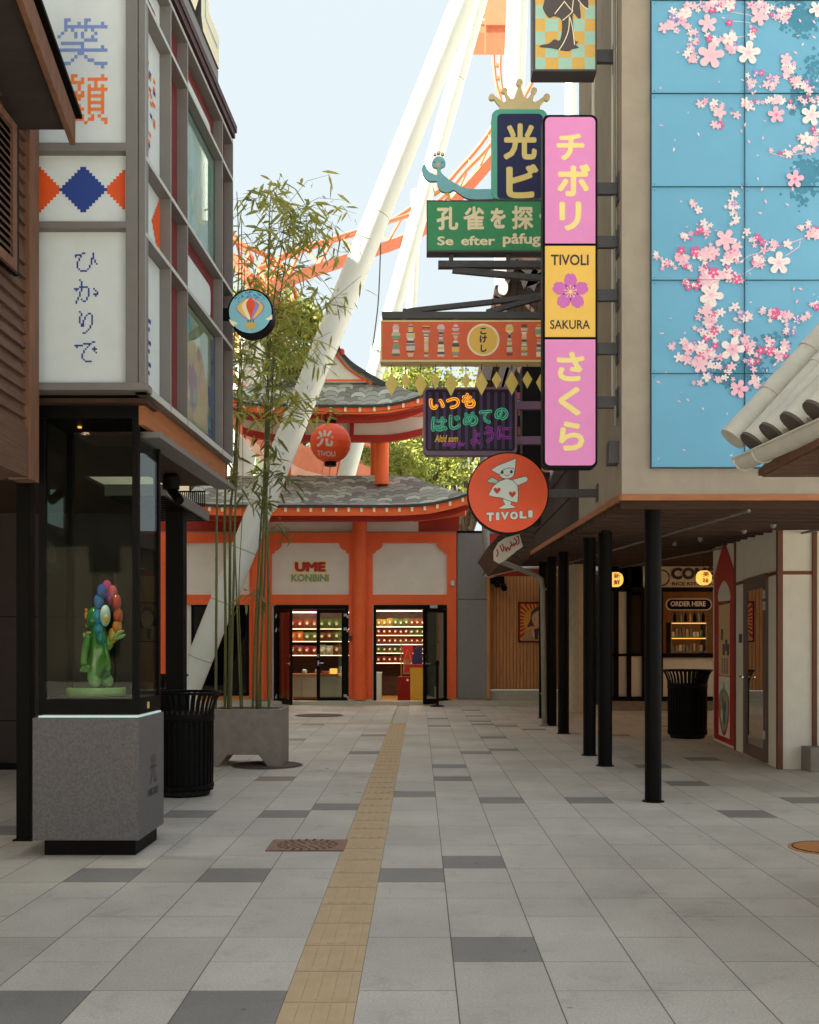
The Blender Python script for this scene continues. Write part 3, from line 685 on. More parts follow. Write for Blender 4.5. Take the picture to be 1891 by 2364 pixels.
b = MB(); b.box(-16.4, 18.4, -37.4, -29.7, 8, 8.3); b.build('roof', 'shingle_edge', t)
for xx in range(-14, 17, 4):
    for zz in (1.0, 4.6):
        b = MB(); b.box(xx, xx+1.3, -30, -29.94, zz, zz+1.9); b.build('window', 'black', t)
# ================================================================ the shop with its vermilion frame
SY = 25.5
S = thing('shop_building', 'vermilion and white shop with two tiered curved roofs at the end of the street', 'building', (-1.5, SY, 0))
fr = front(SY)
def XR_(a, c, Y=SY): return X(a, Y), X(c, Y)
top, base = Z(1230, SY), Z(1611, SY)
# wall panels (white infill) and vermilion timbers proud of them
zb0, zb1, zb2, zb3 = Z(1253, SY), Z(1373, SY), Z(1396, SY), Z(1230, SY)
b = MB()
b.box(X(340, SY), X(1054, SY), SY+.06, SY+.3, zb1-.02, zb3)
for a, c in ((340, 443), (1036, 1054), (575, 632), (806, 861)): b.box(X(a, SY), X(c, SY), SY+.06, SY+.3, .0, zb1-.021)
b.build('wall', 'store_white', S)
b = MB()
b.box(X(340, SY), X(1054, SY), SY-.02, SY+.06, zb0, zb3)
b.box(X(340, SY), X(1054, SY), SY-.02, SY+.06, zb2, zb1)
for a, c in ((340, 388), (1032, 1054)): b.box(X(a, SY), X(c, SY), SY-.018, SY+.06, .14, zb3-.002)
for a, c in ((576, 627), (806, 860)): b.box(X(a, SY), X(c, SY), SY-.018, SY+.06, .14, zb3-.002)
for px, s_ in ((627, 1), (806, -1), (860, 1), (1032, -1), (576, -1), (388, 1)):
    pts = [(X(px, SY), Z(1253, SY)), (X(px+s_*23, SY), Z(1253, SY))]
    pts += [(X(px+s_*(23-19*math.sin(q*.39)) , SY), Z(1253+19*(1-math.cos(q*.39)) , SY)) for q in range(1, 5)]
    pts = [(X(px+s_*a_, SY), Z(1253+c_, SY)) for a_, c_ in ((-2, -2), (24, -2), (23, 5), (20, 11), (16, 15), (11, 17), (8, 18), (6, 24), (-2, 25))]
    b.slab(fr, pts, -.05, .016)
b.build('timber_frame', 'vermilion', S)
for px, rr_ in ((831, 16), (602, 18)):
    b = MB(); r = rr_/F*SY
    b.lathe((X(px, SY), SY-.1, 0), [(r, .13), (r, Z(1200, SY))], 28); b.build('column', 'vermilion', S, smooth=True)
b = MB()
for a, c in ((340, 443), (560, 632), (804, 862), (1041, 1056)): b.box(X(a, SY), X(c, SY), SY-.16, SY+.1, 0, .135)
b.build('plinth', 'concrete_light', S)
b = MB(); b.box(X(340, SY), X(1054, SY), SY-.01, SY+.3, top+.003, top+.03); b.build('flashing', 'fiber_gray', S)
# frieze between wall and eave
b = MB(); b.box(X(560, SY), X(966, SY), SY+.1, SY+.3, top+.032, Z(1186, SY)+.1); b.build('frieze', 'store_white', S)
for q_ in ((340, 560, .1), (966, 1062, .4)): b = MB(); b.box(X(q_[0], SY), X(q_[1], SY), SY+q_[2], SY+q_[2]+.2, top+.032, Z(1180, SY)+.1); b.build('red_frieze', 'vermilion_dark', S)
# lettering
b = MB(); f2 = front(SY+.06)
b.text('UME', f2, X(676, SY), X(756, SY), Z(1323, SY), Z(1294, SY), .006, 1, .115)
b.text('KONBiNi', f2, X(669, SY), X(762, SY), Z(1345, SY), Z(1322, SY), .006, 1, .10)
b.text('UME', f2, X(680, SY), X(752, SY), Z(1320, SY), Z(1297, SY), .02, 0, .07)
b.text('KONBiNi', f2, X(672, SY), X(759, SY), Z(1342.5, SY), Z(1325, SY), .02, 2, .05)
o = b.build('lettering', ['castle_red', 'cream', 'sage'], S)
# small fittings
b = MB(); b.box(X(1041, SY), X(1049, SY), SY-.08, SY-.02, Z(1352, SY), Z(1341, SY)); b.build('alarm_box', 'white_panel', S)
b = MB(); b.box(X(807, SY), X(814, SY), SY-.07, SY-.02, Z(1479, SY), Z(1468, SY)); b.build('card_reader', 'bracket_gray', S)
# left shop window
o_ = MB(); YW = SY+.1
for a, c, p_, q_ in ((443, 448, 1397, 1606), (569, 575, 1397, 1606), (443, 575, 1397, 1402), (443, 575, 1600, 1606)): o_.box(X(a, YW), X(c, YW), YW-.08, YW, Z(q_, YW), Z(p_, YW))
o = o_.build('shop_window', 'black', S)
b = MB(); b.box(X(448, YW), X(569, YW), YW-.04, YW-.03, Z(1600, YW), Z(1402, YW)); b.build('glass_pane', 'glass_dark', o)
# door frames and leaves
def doorframe(a, c, top_=1397):
    q = MB(); Yd = SY+.05
    q.box(X(a, SY), X(a+7, SY), SY+.0, SY+.1, 0, Z(top_, SY)); q.box(X(c-7, SY), X(c, SY), SY+.0, SY+.1, 0, Z(top_, SY))
    q.box(X(a+7, SY), X(c-7, SY), SY+.0, SY+.1, Z(top_+9, SY), Z(top_, SY)); q.box(X(a, SY), X(c, SY), SY-.005, SY+.4, 0, .035, 1)
    return q.build('door_frame', ['black', 'frame_edge'], S)
def leaf(hx, hy, ang, wd, z0, z1, hinge_left=True, name='door'):
    """glazed leaf hinged at (hx, hy) opening towards the street by ang degrees"""
    a = R(ang); u = Vector((math.cos(a), -math.sin(a), 0)) if hinge_left else Vector((-math.cos(a), -math.sin(a), 0))
    n = Vector((-math.sin(a), -math.cos(a), 0)) if hinge_left else Vector((math.sin(a), -math.cos(a), 0))
    f = Fr((hx, hy, 0), u, (0, 0, 1), n); q = MB(); s_ = .085
    for r_ in (rect(0, s_, z0, z1), rect(wd-s_, wd, z0, z1), rect(s_, wd-s_, z0, z0+.13), rect(s_, wd-s_, z1-.09, z1)): q.slab(f, r_, -.025, .025)
    o = q.build(name, 'black', S)
    q = MB(); q.slab(f, rect(s_, wd-s_, z0+.13, z1-.09), -.004, .004); q.build('glass_pane', 'glass', o)
    q = MB(); e = wd-s_/2
    q.tube([f.p(e, 1.02, .03), f.p(e, 1.02, .08), f.p(e-.14, 1.02, .08)], .011, 8); q.slab(f, rect(e-.02, e+.02, .96, 1.08), .025, .032); q.slab(f, rect(e-.02, e+.02, 1.16, 1.24), .025, .034)
    q.build('handle', 'chrome', o, smooth=True)
    return o, f
F1 = doorframe(632, 804); F2 = doorframe(862, 1036)
b = MB(); b.box(X(989, SY), X(1029, SY), SY+.03, SY+.07, .04, Z(1406, SY)); b.build('side_pane', 'frosted', F2)
zt = Z(1406, SY)-.01
leaf(X(640, SY), SY, 62, .98, .04, zt)
leaf(X(797, SY), SY, 0, .70, .04, zt, False)
leaf(X(1030, SY), SY-.03, 50, .86, .04, zt, False)
b = MB()
for px in (641, 797):
    for py in (1420, 1452, 1606): b.box(X(px-3, SY), X(px+4, SY), SY-.06, SY-.02, Z(py+3, SY), Z(py-3, SY)); b.box(X(px+(4 if px > 700 else -5), SY), X(px+(8 if px > 700 else -1), SY), SY-.05, SY-.015, Z(py+7, SY), Z(py+1, SY))
b.build('hinges', 'frame_edge', F1)
b = MB(); b.box(X(993, SY), X(1010, SY), SY-.07, SY-.0, Z(1404, SY), Z(1397, SY)); b.box(X(974, SY), X(991, SY-.5), SY-.5, SY-.42, Z(1414, SY), Z(1408, SY)); b.build('door_closer', 'frame_edge', F2)

# interior: floor, walls, ceiling
IX0, IX1, IY = X(340, SY)+.1, X(1054, SY)-.1, 30.2
b = MB(); b.box(IX0, IX1, SY+.3, IY, .0, .03); b.build('shop_floor', 'shop_wood', S)
b = MB(); b.box(IX0, IX1, IY, IY+.1, 0, 4.2); b.box(IX0-.1, IX0, SY+.3, IY, 0, 4.2); b.box(IX1, IX1+.1, SY+.3, IY, 0, 4.2); b.build('back_wall', 'maroon', S)
b = MB(); b.box(IX0, IX1, SY+.3, IY, 2.95, 3.05); b.build('ceiling', 'dark_wall', S)
b = MB()
for y in (26.6, 28.2): b.box(IX0+2.2, IX1-.2, y, y+.3, 2.93, 2.949)
b.build('ceiling_lamp', 'added_shop_glow', S)  # unseen glowing panels added above the doors to brighten the interior
# shelving against the back wall with packs
packs = []
cols = [('green', '#66753a'), ('yellow', '#b98f3a'), ('red', '#8e2e20'), ('brown', '#8a4a2c'), ('white', '#cfc8b4'), ('orange', '#d5702a')]
PK = {}
for nm, c in cols:
    mat('pack_'+nm, c, .35, var=.35, scale=22)
def pack_proto(nm, wd=.17, hh=.24):
    q = MB(); f = Fr((0, 0, 0))
    pts = [(-wd/2, 0), (wd/2, 0), (wd/2*.94, hh*.1), (wd/2*.97, hh*.85), (wd/2, hh), (-wd/2, hh), (-wd/2*.97, hh*.85), (-wd/2*.94, hh*.1)]
    q.slab(f, pts, -.01, .01); q.ball((0, -.012, hh*.48), wd*.42, .05, hh*.36, 10); q.slab(f, disc(0, hh*.5, wd*.2, 10), .045, .062, 1)
    return q
def shelf_unit(name, label, x0, x1, Y, zs, deep=.45, lit=True):
    t = thing(name, label, 'shelf', ((x0+x1)/2, Y, .03))
    q = MB(); q.box(x0, x1, Y+deep, Y+deep+.03, .03, zs[-1]+.45); q.box(x0-.03, x0, Y, Y+deep+.03, .03, zs[-1]+.45); q.box(x1, x1+.03, Y, Y+deep+.03, .03, zs[-1]+.45); q.build('carcass', 'plank_brown', t)
    for z in zs:
        q = MB(); q.box(x0, x1, Y, Y+deep, z-.03, z); o = q.build('shelf_board', 'shop_wood', t)
        if lit: q = MB(); q.box(x0+.02, x1-.02, Y-.012, Y-.001, z-.02, z-.008); q.build('light_strip', 'strip', o)
    if lit: q = MB(); q.box(x0+.02, x1-.02, Y-.01, Y+.02, zs[-1]+.42, zs[-1]+.45); q.build('light_strip', 'strip', t)
    return t
AX0, AX1 = X(866, 29.2), X(985, 29.2)
BX0, BX1 = X(700, 28.0), X(800, 28.0)
zA = [Z(p, 29.2) for p in (1530, 1507, 1487, 1466, 1446)]; zA = sorted(zA)
shelf_unit('shelf_unit', 'lit snack shelves seen through the open right shop door', AX0, AX1, 29.2, zA)
zB = sorted([Z(p, 28.0) for p in (1512, 1480, 1451)])
shelf_unit('shelf_unit', 'lit snack shelves behind the closed glass leaf of the left shop door', BX0-.4, BX1+.1, 28.0, zB)
names = [['red', 'red', 'orange'], ['green', 'green', 'red'], ['red', 'brown', 'red'], ['red', 'red', 'green', 'white'], ['yellow', 'green', 'brown', 'red', 'white']]
rk = random.Random(4)
protos = {}
def put_pack(nm, x, y, z, label, group, s=1):
    if nm not in protos:
        o = pack_proto(nm).build('snack_bag', ['pack_'+nm, 'cream_pale']); protos[nm] = o; o.location = (x, y, z)
    else:
        o = link(protos[nm].copy()); o.location = (x, y, z)
    o.scale = (s, s, s*rk.uniform(.9, 1.05)); o.rotation_euler = (0, 0, rk.uniform(-.12, .12)); tag(o, label, 'snack bag', group)
rows = ['bottom', 'second lowest', 'middle', 'second highest', 'top']
for i, z in enumerate(zA):
    x = AX0+.1; gi = 0
    while x < AX1-.08:
        nm = names[i][(gi//3) % len(names[i])]; gi += 1
        put_pack(nm, x, 29.3, z, '%s snack bag on the %s lit shelf seen through the open right door' % (nm, rows[i]), 'snack bags on the shelves behind the right door', .86 if i < 4 else .95)
        x += .155
nb = [['brown', 'red', 'white'], ['orange', 'green', 'brown', 'green'], ['red', 'brown', 'green', 'green']]; rb = ['lowest', 'middle', 'top']
for i, z in enumerate(zB):
    x = BX0-.3; gi = 0
    while x < BX1:
        nm = nb[i][(gi//2) % len(nb[i])]; gi += 1
        put_pack(nm, x, 28.1, z, '%s snack bag on the %s shelf behind the left glass door' % (nm, rb[i]), 'snack bags on the shelves behind the left door', 1.15)
        x += .2
# counter with drawers
t = thing('counter', 'pale grey drawer counter with a wooden top behind the left shop door', 'counter', (BX0, 27, 0.03))
b = MB(); x0, x1 = X(673, 27), X(800, 27); zt_ = Z(1556, 27)
b.box(x0, x1, 27.02, 27.8, .12, zt_-.05)
for a, c in ((673, 697), (697, 775), (775, 800)):
    for p_, q_ in ((1561, 1586), (1588, 1612)): b.box(X(a, 27)+.01, X(c, 27)-.01, 27.0, 27.019, max(Z(q_, 27), .12), Z(p_, 27))
b.build('drawers', 'counter_gray', t)
b = MB(); b.box(x0-.03, x1+.03, 26.97, 27.83, zt_-.048, zt_); b.build('counter_top', 'fascia_wood', t)
for px, wd, nm, lb, m_ in ((703, 10, 'bowl', 'pale round packed bowl at the left end of the shop counter', 'mint'), (733, 10, 'bowl', 'pale green round packed bowl in the middle of the shop counter', 'sage')):
    b = MB(); b.lathe((X(px, 27.2), 27.2, zt_), [(.03, 0), (.055, .01), (.07, .05), (.06, .1), (.03, .12), (0, .122)], 18); tag(b.build(nm, m_, smooth=True), lb, 'bowl')
b = MB(); b.lathe((X(751, 27.2), 27.2, zt_), [(.07, 0), (.1, .03), (.11, .07), (.1, .07), (.06, .03), (0, .02)], 18); tag(b.build('basket', 'larch', smooth=True), 'woven brown basket beside the loaf tin on the shop counter', 'basket')
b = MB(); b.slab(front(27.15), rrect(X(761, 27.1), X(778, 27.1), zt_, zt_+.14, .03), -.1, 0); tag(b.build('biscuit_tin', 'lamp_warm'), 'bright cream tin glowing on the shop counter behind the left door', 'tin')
# red column inside, white low cabinet, yellow tiled plinth
t = thing('red_banner', 'tall deep red banner hanging inside behind the open left door leaf', 'banner', (X(664, 26.6), 26.6, .1))
b = MB(); b.box(X(652, 26.6), X(675, 26.6), 26.6, 26.62, .3, Z(1412, 26.6)); b.build('cloth', 'castle_red', t); b = MB(); b.tube([(X(650, 26.6), 26.61, Z(1411, 26.6)), (X(677, 26.6), 26.61, Z(1411, 26.6))], .015, 8); b.box(X(651, 26.6), X(676, 26.6), 26.55, 26.67, .03, .3, 0); b.build('rail', 'shop_wood', t)
t = thing('tiled_plinth', 'yellow tiled plinth with a red top inside the open right door', 'display plinth', (X(962, 26.2), 26.2, .03))
b = MB(); Yp = 26.1; a0, a1, zz0, zz1 = X(947, Yp), X(977, Yp), .03, Z(1541, Yp)
nx, nz = 3, 8
b.box(a0+.004, a1-.004, Yp+.006, Yp+.5, zz0, zz1-.002, 1)
for i in range(nx):
    for j in range(nz):
        w_, h_ = (a1-a0)/nx, (zz1-zz0)/nz; b.box(a0+i*w_+.003, a0+(i+1)*w_-.003, Yp, Yp+.005, zz0+j*h_+.003, zz0+(j+1)*h_-.003)
b.build('tiles', ['yellow_tile', 'mustard'], t)
b = MB(); b.box(a0-.005, a1+.005, Yp-.005, Yp+.5, zz1, zz1+.07); b.build('top', 'castle_red', t)
t = thing('tote_bag', 'tan cloth tote bag with a red print hanging in the open right doorway', 'bag', (X(938, 27), 27, .7))
b = MB(); fb = front(27.0); P = lambda a, c: (X(860+a/8.625, 27), Z(1390+c/8.625, 27))
b.slab(fb, [P(620, 1140), P(780, 1150), P(760, 1440), P(600, 1440)], -.06, .0); b.slab(fb, [P(640, 1240), P(740, 1250), P(735, 1400), P(630, 1400)], 0, .006, 1); b.build('bag_body', ['bag_brown', 'castle_red'], t)
b = MB(); b.tube([(*P(640, 1140), )[:1]+(27,)+P(640, 1140)[1:], (P(700, 950)[0], 27, P(700, 950)[1]), (P(770, 1140)[0], 27, P(770, 1140)[1])], .018, 6); b.build('strap', 'bag_brown', t)
t = thing('red_stool', 'dark red fabric cube with one white button beside the yellow plinth', 'stool', (X(932, 26.8), 26.8, .03))
b = MB(); b.slab(front(26.7), rrect(X(918, 26.7), X(950, 26.7), .04, Z(1562, 26.7), .04), -.35, 0); b.build('seat', 'red_fabric', t, bevel=.01)
b = MB(); b.slab(front(26.7), disc(X(941, 26.7), Z(1570, 26.7), .03, 14), 0, .012); b.build('button', 'cream_pale', t)
t = thing('display_shelf', 'wooden display of red and dark goods above the tote bag', 'shelf', (X(950, 27.6), 27.6, .1))
b = MB()
for p_ in (1480, 1500, 1520): b.box(X(925, 27.6), X(975, 27.6), 27.6, 27.9, Z(p_, 27.6)-.02, Z(p_, 27.6))
b.box(X(925, 27.6), X(927, 27.6), 27.6, 27.9, .03, Z(1480, 27.6)); b.box(X(973, 27.6), X(975, 27.6), 27.6, 27.9, .03, Z(1480, 27.6)); b.build('boards', 'shop_wood', t)
b = MB(); f7 = front(27.62); b.slab(f7, rect(X(931, 27.6), X(953, 27.6), Z(1528, 27.6), Z(1490, 27.6)), 0, .04); b.build('red_pouch', 'castle_red', t)
b = MB(); b.slab(f7, [(X(a, 27.6), Z(c, 27.6)) for a, c in ((955, 1500), (974, 1490), (976, 1535), (950, 1537))], 0, .08); b.build('dark_bag', 'navy', t)
b = MB(); b.box(X(869, 26.2), X(880, 26.2), 26.2, 26.6, .03, Z(1556, 26.2)); b.box(X(868.5, 26.2), X(881, 26.2), 26.18, 26.62, Z(1556, 26.2)+.001, Z(1553, 26.2)+.01); tag(b.build('low_cabinet', 'white_panel'), 'narrow white cabinet at the left jamb of the open right door', 'cabinet')
# queue post in front of the open door
t = thing('queue_post', 'black belt barrier post standing in front of the open glass door', 'barrier post', (X(1010, 24.7), 24.7, 0))
xq = X(1010, 24.7); b = MB(); b.lathe((xq, 24.7, 0), [(.17, 0), (.17, .012), (.12, .03), (.04, .04)], 24); b.build('base', 'black', t, smooth=True)
b = MB(); b.lathe((xq, 24.7, 0), [(.033, .03), (.033, .98)], 16); b.build('shaft', 'black', t, smooth=True)
b = MB(); b.lathe((xq, 24.7, 0), [(.04, .98), (.045, 1.0), (.045, 1.07), (.02, 1.09)], 16); b.box(xq-.075, xq-.03, 24.67, 24.73, .99, 1.05); b.build('belt_head', 'black', t)

# ---- roofs
def roof_surface(E, T, n=18, pw=1.6):
    """loft between the eave line E and the top line T (same number of points), sagging in between; returns verts rows"""
    rows = []
    for i in range(n+1):
        v = i/n; rows.append([(e[0]+(t_[0]-e[0])*v, e[1]+(t_[1]-e[1])*v, e[2]+(t_[2]-e[2])*(v**pw)) for e, t_ in zip(E, T)])
    return rows
def loft(b, rows, mi=0, th=0, uv=True, vscale=1):
    k = len(rows[0]); n = len(rows); cum = [[0]*k for _ in range(n)]
    for i in range(1, n):
        for j in range(k): cum[i][j] = cum[i-1][j]+(Vector(rows[i][j])-Vector(rows[i-1][j])).length
    vs = [p for r_ in rows for p in r_]
    fs, us = [], []
    for i in range(n-1):
        for j in range(k-1):
            a, c, d_, e = i*k+j, i*k+j+1, (i+1)*k+j+1, (i+1)*k+j
            fs.append((a, c, d_, e)); us.append([(rows[i][j][0], cum[i][j]), (rows[i][j+1][0], cum[i][j+1]), (rows[i+1][j+1][0], cum[i+1][j+1]), (rows[i+1][j][0], cum[i+1][j])])
    b.add(vs, fs, mi, us)
def eaveline(pts, Y0_, Yc): return [(X(px, Yc if c else Y0_), Yc if c else Y0_, Z(py, Yc if c else Y0_)) for px, py, c in pts]
EY = 23.8
lo_e = [(X(px, EY), EY, Z(py, EY)) for px, py in spline([(415, 1150), (455, 1160), (500, 1165), (600, 1166), (700, 1166), (800, 1166), (900, 1166), (960, 1164), (1000, 1160), (1045, 1150), (1086, 1137)], 3, False)]
k = len(lo_e); TY = 26.9
lo_t = [(X(470+(949-470)*i/(k-1), TY), TY, Z(1098, TY)) for i in range(k)]
b = MB(); loft(b, roof_surface(lo_e, lo_t, 14, 1.25)); LR = b.build('roof', 'shingle', S, smooth='all')
b = MB()                                                     # hip side of the lower roof, right and left
hipR = [[(lo_e[-1][0]+(lo_t[-1][0]-lo_e[-1][0])*v, EY+(TY-EY)*v, lo_e[-1][2]+(lo_t[-1][2]-lo_e[-1][2])*v**1.25), (lo_e[-1][0]+(lo_t[-1][0]-lo_e[-1][0])*v, TY+ (TY-EY)*(1-v), lo_e[-1][2]+(lo_t[-1][2]-lo_e[-1][2])*v**1.25)] for v in [i/10 for i in range(11)]]
loft(b, hipR)
hipL = [[(lo_e[0][0]+(lo_t[0][0]-lo_e[0][0])*v, TY+(TY-EY)*(1-v), lo_e[0][2]+(lo_t[0][2]-lo_e[0][2])*v**1.25), (lo_e[0][0]+(lo_t[0][0]-lo_e[0][0])*v, EY+(TY-EY)*v, lo_e[0][2]+(lo_t[0][2]-lo_e[0][2])*v**1.25)] for v in [i/10 for i in range(11)]]
loft(b, hipL); b.box(lo_t[0][0], lo_t[-1][0], TY, TY+2.2, lo_t[0][2]-.12, lo_t[0][2]-.01); b.build('roof_side', 'shingle', S)
def fascia(E, h0, h1, dy, name, m, par, th=.06):
    q = MB(); n = len(E); vs = []
    for (x, y, z) in E: vs += [(x, y+dy, z-h0), (x, y+dy, z-h1), (x, y+dy+th, z-h1), (x, y+dy+th, z-h0)]
    fs = []
    for i in range(n-1):
        for j in range(4): fs.append((i*4+j, (i+1)*4+j, (i+1)*4+(j+1) % 4, i*4+(j+1) % 4)[::-1])
    fs += [(0, 1, 2, 3), ((n-1)*4+3, (n-1)*4+2, (n-1)*4+1, (n-1)*4)]
    q.add(vs, fs); return q.build(name, m, par)
fascia(lo_e, -.005, .05, -.03, 'eave_edge', 'shingle_edge', LR, .12)
FA = fascia(lo_e, .05, .235, .03, 'eave_beam', 'vermilion', S)
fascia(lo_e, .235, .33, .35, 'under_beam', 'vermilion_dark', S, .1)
# boarded underside
b = MB(); rows = [[(x, EY+.1, z-.2) for x, y, z in lo_e], [(x*.97-.02, SY+.2, lo_e[k//2][2]-.16+.6*max(0, z-lo_e[k//2][2])) for x, y, z in lo_e]]
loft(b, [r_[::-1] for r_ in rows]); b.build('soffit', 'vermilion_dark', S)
def rafters(E, pitch, h0, h1, par, wd=.055):
    xs = [p[0] for p in E]; x = xs[0]+.1
    while x < xs[-1]-.05:
        for i in range(len(E)-1):
            if xs[i] <= x < xs[i+1]:
                tt = (x-xs[i])/(xs[i+1]-xs[i]); z = E[i][2]+(E[i+1][2]-E[i][2])*tt; y = E[i][1]
                q = MB(); q.box(x-wd/2, x+wd/2, y-.0, y+.029, z-h1, z-h0); q.build('rafter_end', 'cream_pale', par)
        x += pitch
rafters(lo_e, .29, .06, .155, FA)
# right lower beam end
b = MB(); b.obox((X(955, 24.5), 24.5, Z(1198, 24.5)), (X(1075, 24.2), 24.2, Z(1183, 24.2)), .1, .14); b.obox((X(966, 24.4), 24.4, Z(1190, 24.4)), (X(1080, 24.2), 24.2, Z(1170, 24.2)), .06, .05); b.build('corner_beam', 'vermilion', S)
# belvedere
UY = 25.0
for px in (882, 648):
    b = MB(); b.lathe((X(px, UY+.9), UY+.9, 0), [(.17, Z(1105, UY)), (.17, Z(950, UY))], 24); b.build('belvedere_column', 'vermilion', S, smooth=True)
for px in (868, 660):
    b = MB(); b.lathe((X(px, 28), 28, 0), [(.15, Z(1105, UY)), (.15, Z(950, UY))], 16); b.build('belvedere_column', 'vermilion', S, smooth=True)
ring = spline([(560, 985), (590, 995), (640, 1003), (690, 1004), (780, 1004), (860, 1004), (900, 1003), (940, 997), (976, 988)], 2, False)
RE = [(X(px, UY+.6), UY+.6, Z(py, UY+.6)) for px, py in ring]
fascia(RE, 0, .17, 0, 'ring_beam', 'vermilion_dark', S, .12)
b = MB(); loft(b, [[(x, y+.1, z-.02) for x, y, z in RE], [(x, y+.12, Z(948, UY)) for x, y, z in RE]]); b.build('ceiling_frieze', 'petal_soft' if 0 else 'store_white', S)
b = MB()
for px in (700, 812): b.box(X(px, UY+.6)-.05, X(px, UY+.6)+.05, UY+.62, UY+.69, Z(1004, UY+.6), Z(948, UY))
b.build('brackets', 'vermilion_dark', S)
EU = 24.4
up_e = [(X(px, EU), EU, Z(py, EU)) for px, py in spline([(520, 905), (545, 920), (575, 930), (640, 934), (700, 935), (780, 935), (850, 935), (890, 933), (925, 927), (955, 919), (985, 908)], 3, False)]
k2 = len(up_e); UT = 26.0
up_t = [(X(600+(880-600)*i/(k2-1), UT), UT, Z(878, UT)) for i in range(k2)]
# skirt
b = MB(); loft(b, roof_surface(up_e, up_t, 10, 1.2)); UR = b.build('upper_roof', 'shingle', S, smooth='all')
fascia(up_e, -.005, .05, -.03, 'eave_edge', 'shingle_edge', UR, .12)
FB = fascia(up_e, .05, .2, .03, 'eave_beam', 'vermilion', S)
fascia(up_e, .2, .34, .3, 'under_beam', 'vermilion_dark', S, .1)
rafters(up_e, .34, .05, .15, FB)
b = MB(); rows = [[(x, EU+.1, z-.18) for x, y, z in up_e], [(x, UY+1.2, Z(948, UY)+.5*max(0, z-up_e[k2//2][2])) for x, y, z in up_e]]; loft(b, [r_[::-1] for r_ in rows])
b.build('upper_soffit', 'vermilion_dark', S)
# gable with swept sides
GY = 25.7
gl = spline([(775, 795), (757, 822), (735, 845), (700, 868), (655, 890), (600, 903), (545, 908)], 4, False)
gr = spline([(775, 795), (793, 822), (815, 845), (850, 868), (885, 888), (925, 905), (965, 912)], 4, False)
b = MB()
for side in (gl, gr):
    rows = [[(X(px, GY), yy, Z(py, GY)+.06) for px, py in side] for yy in (GY-.15, GY+3.5)]
    loft(b, rows); loft(b, [[(x, y, z-.14) for x, y, z in r_] for r_ in rows[::-1]])
    loft(b, [[(x, GY-.15, z-.14) for x, y, z in rows[0]], [(x, GY-.15, z) for x, y, z in rows[0]]], 1)
b.build('gable_roof', ['shingle', 'shingle_edge'], S)
def gp(pts): return [(X(px, GY), Z(py, GY)) for px, py in pts]
fg = front(GY); a_ = [p for p in gl if p[1] < 880]; c_ = [p for p in gr if p[1] < 880]
b = MB(); b.slab(fg, gp([(p[0], p[1]+3) for p in a_[::-1]]+[(p[0], p[1]+3) for p in c_[1:]]+[(857, 882), (690, 882)]), -.2, -.03); b.build('gable_wall', 'store_white', S)
b = MB(); stroke(b, fg, gp([(p[0]+8 if i else p[0], p[1]+9) for i, p in enumerate(a_)]), .05, .0); stroke(b, fg, gp([(p[0]-8 if i else p[0], p[1]+9) for i, p in enumerate(c_)]), .05, .0); stroke(b, fg, gp([(690, 878), (850, 878)]), .05, .002); b.build('gable_trim', 'vermilion', S)
b = MB(); b.obox((X(775, GY), GY-.3, Z(797, GY)), (X(775, GY), GY+3.4, Z(797, GY)), .16, .12); b.ball((X(775, GY), GY-.3, Z(793, GY)), .12, .1, .12, 10); b.ball((X(791, GY), GY-.2, Z(818, GY)), .07, .07, .09, 8); b.build('ridge', 'vermilion_dark', S)

# grey clad annex and the timber boarded wall on its right
t = thing('grey_annex', 'grey clad wall with one horizontal joint right of the vermilion shop', 'building', (X(1090, SY), SY, 0))
b = MB(); b.box(X(1056, SY), X(1125, SY), SY+.02, SY+4, .14, Z(1384, SY)); b.box(X(1056, SY), X(1125, SY), SY+.02, SY+4, Z(1382.6, SY), Z(1230, SY)); b.build('cladding', 'fiber_gray', t)
b = MB(); b.box(X(1055, SY), X(1129, SY), SY+.035, SY+4, 0, .138); b.build('plinth', 'concrete_light', t)
b = MB(); b.box(X(1055, SY), X(1126, SY), SY-.0, SY+4, Z(1230, SY)+.002, Z(1228, SY)+.03); b.build('flashing', 'black', t)
t = thing('larch_wall', 'narrow honey coloured larch boarded wall behind the arcade posts', 'wall', (3, SY+.4, 0))
Yw = SY+.3; b = MB(); x = X(1131, Yw); i = 0
while x < X(1300, Yw):
    wd = .072; b.box(x, x+wd, Yw, Yw+.1, Z(1592, Yw), Z(1300, Yw)); b.box(x+wd, x+wd+.012, Yw+.018, Yw+.1, Z(1592, Yw), Z(1300, Yw), 1); x += wd+.012; i += 1
    if i % 2 == 0: b.box(x-.03, x-.012, Yw-.012, Yw-.0005, Z(1592, Yw), Z(1300, Yw))
b.build('boards', ['larch', 'plank_brown'], t)
b = MB(); b.box(X(1124, SY)+.0, X(1131, SY), SY+.0, SY+.3, .14, Z(1300, SY)); b.build('corner_board', 'larch', t)
b = MB(); b.box(X(1129, Yw), X(1300, Yw), Yw-.06, Yw+.3, 0, Z(1594, Yw)); b.build('plinth', 'concrete_light', t)
t = thing('portrait_poster', 'framed poster of a woman before red and orange sun rays on larch wall', 'poster', (X(1225, Yw), Yw, Z(1436, Yw)))
Yq = Yw-.05; fq = front(Yq); zf = lambda a, c: (X(1050+a/3.833, Yq), Z(1200+c/3.833, Yq))
b = MB(); b.slab(fq, [zf(563, 728), zf(860, 728), zf(860, 1082), zf(563, 1082)], -.04, 0); b.build('frame', 'black', t)
b = MB(); b.sheet(fq, [zf(572, 738), zf(852, 738), zf(852, 1074), zf(572, 1074)], .002, 0)
c0 = zf(730, 900)
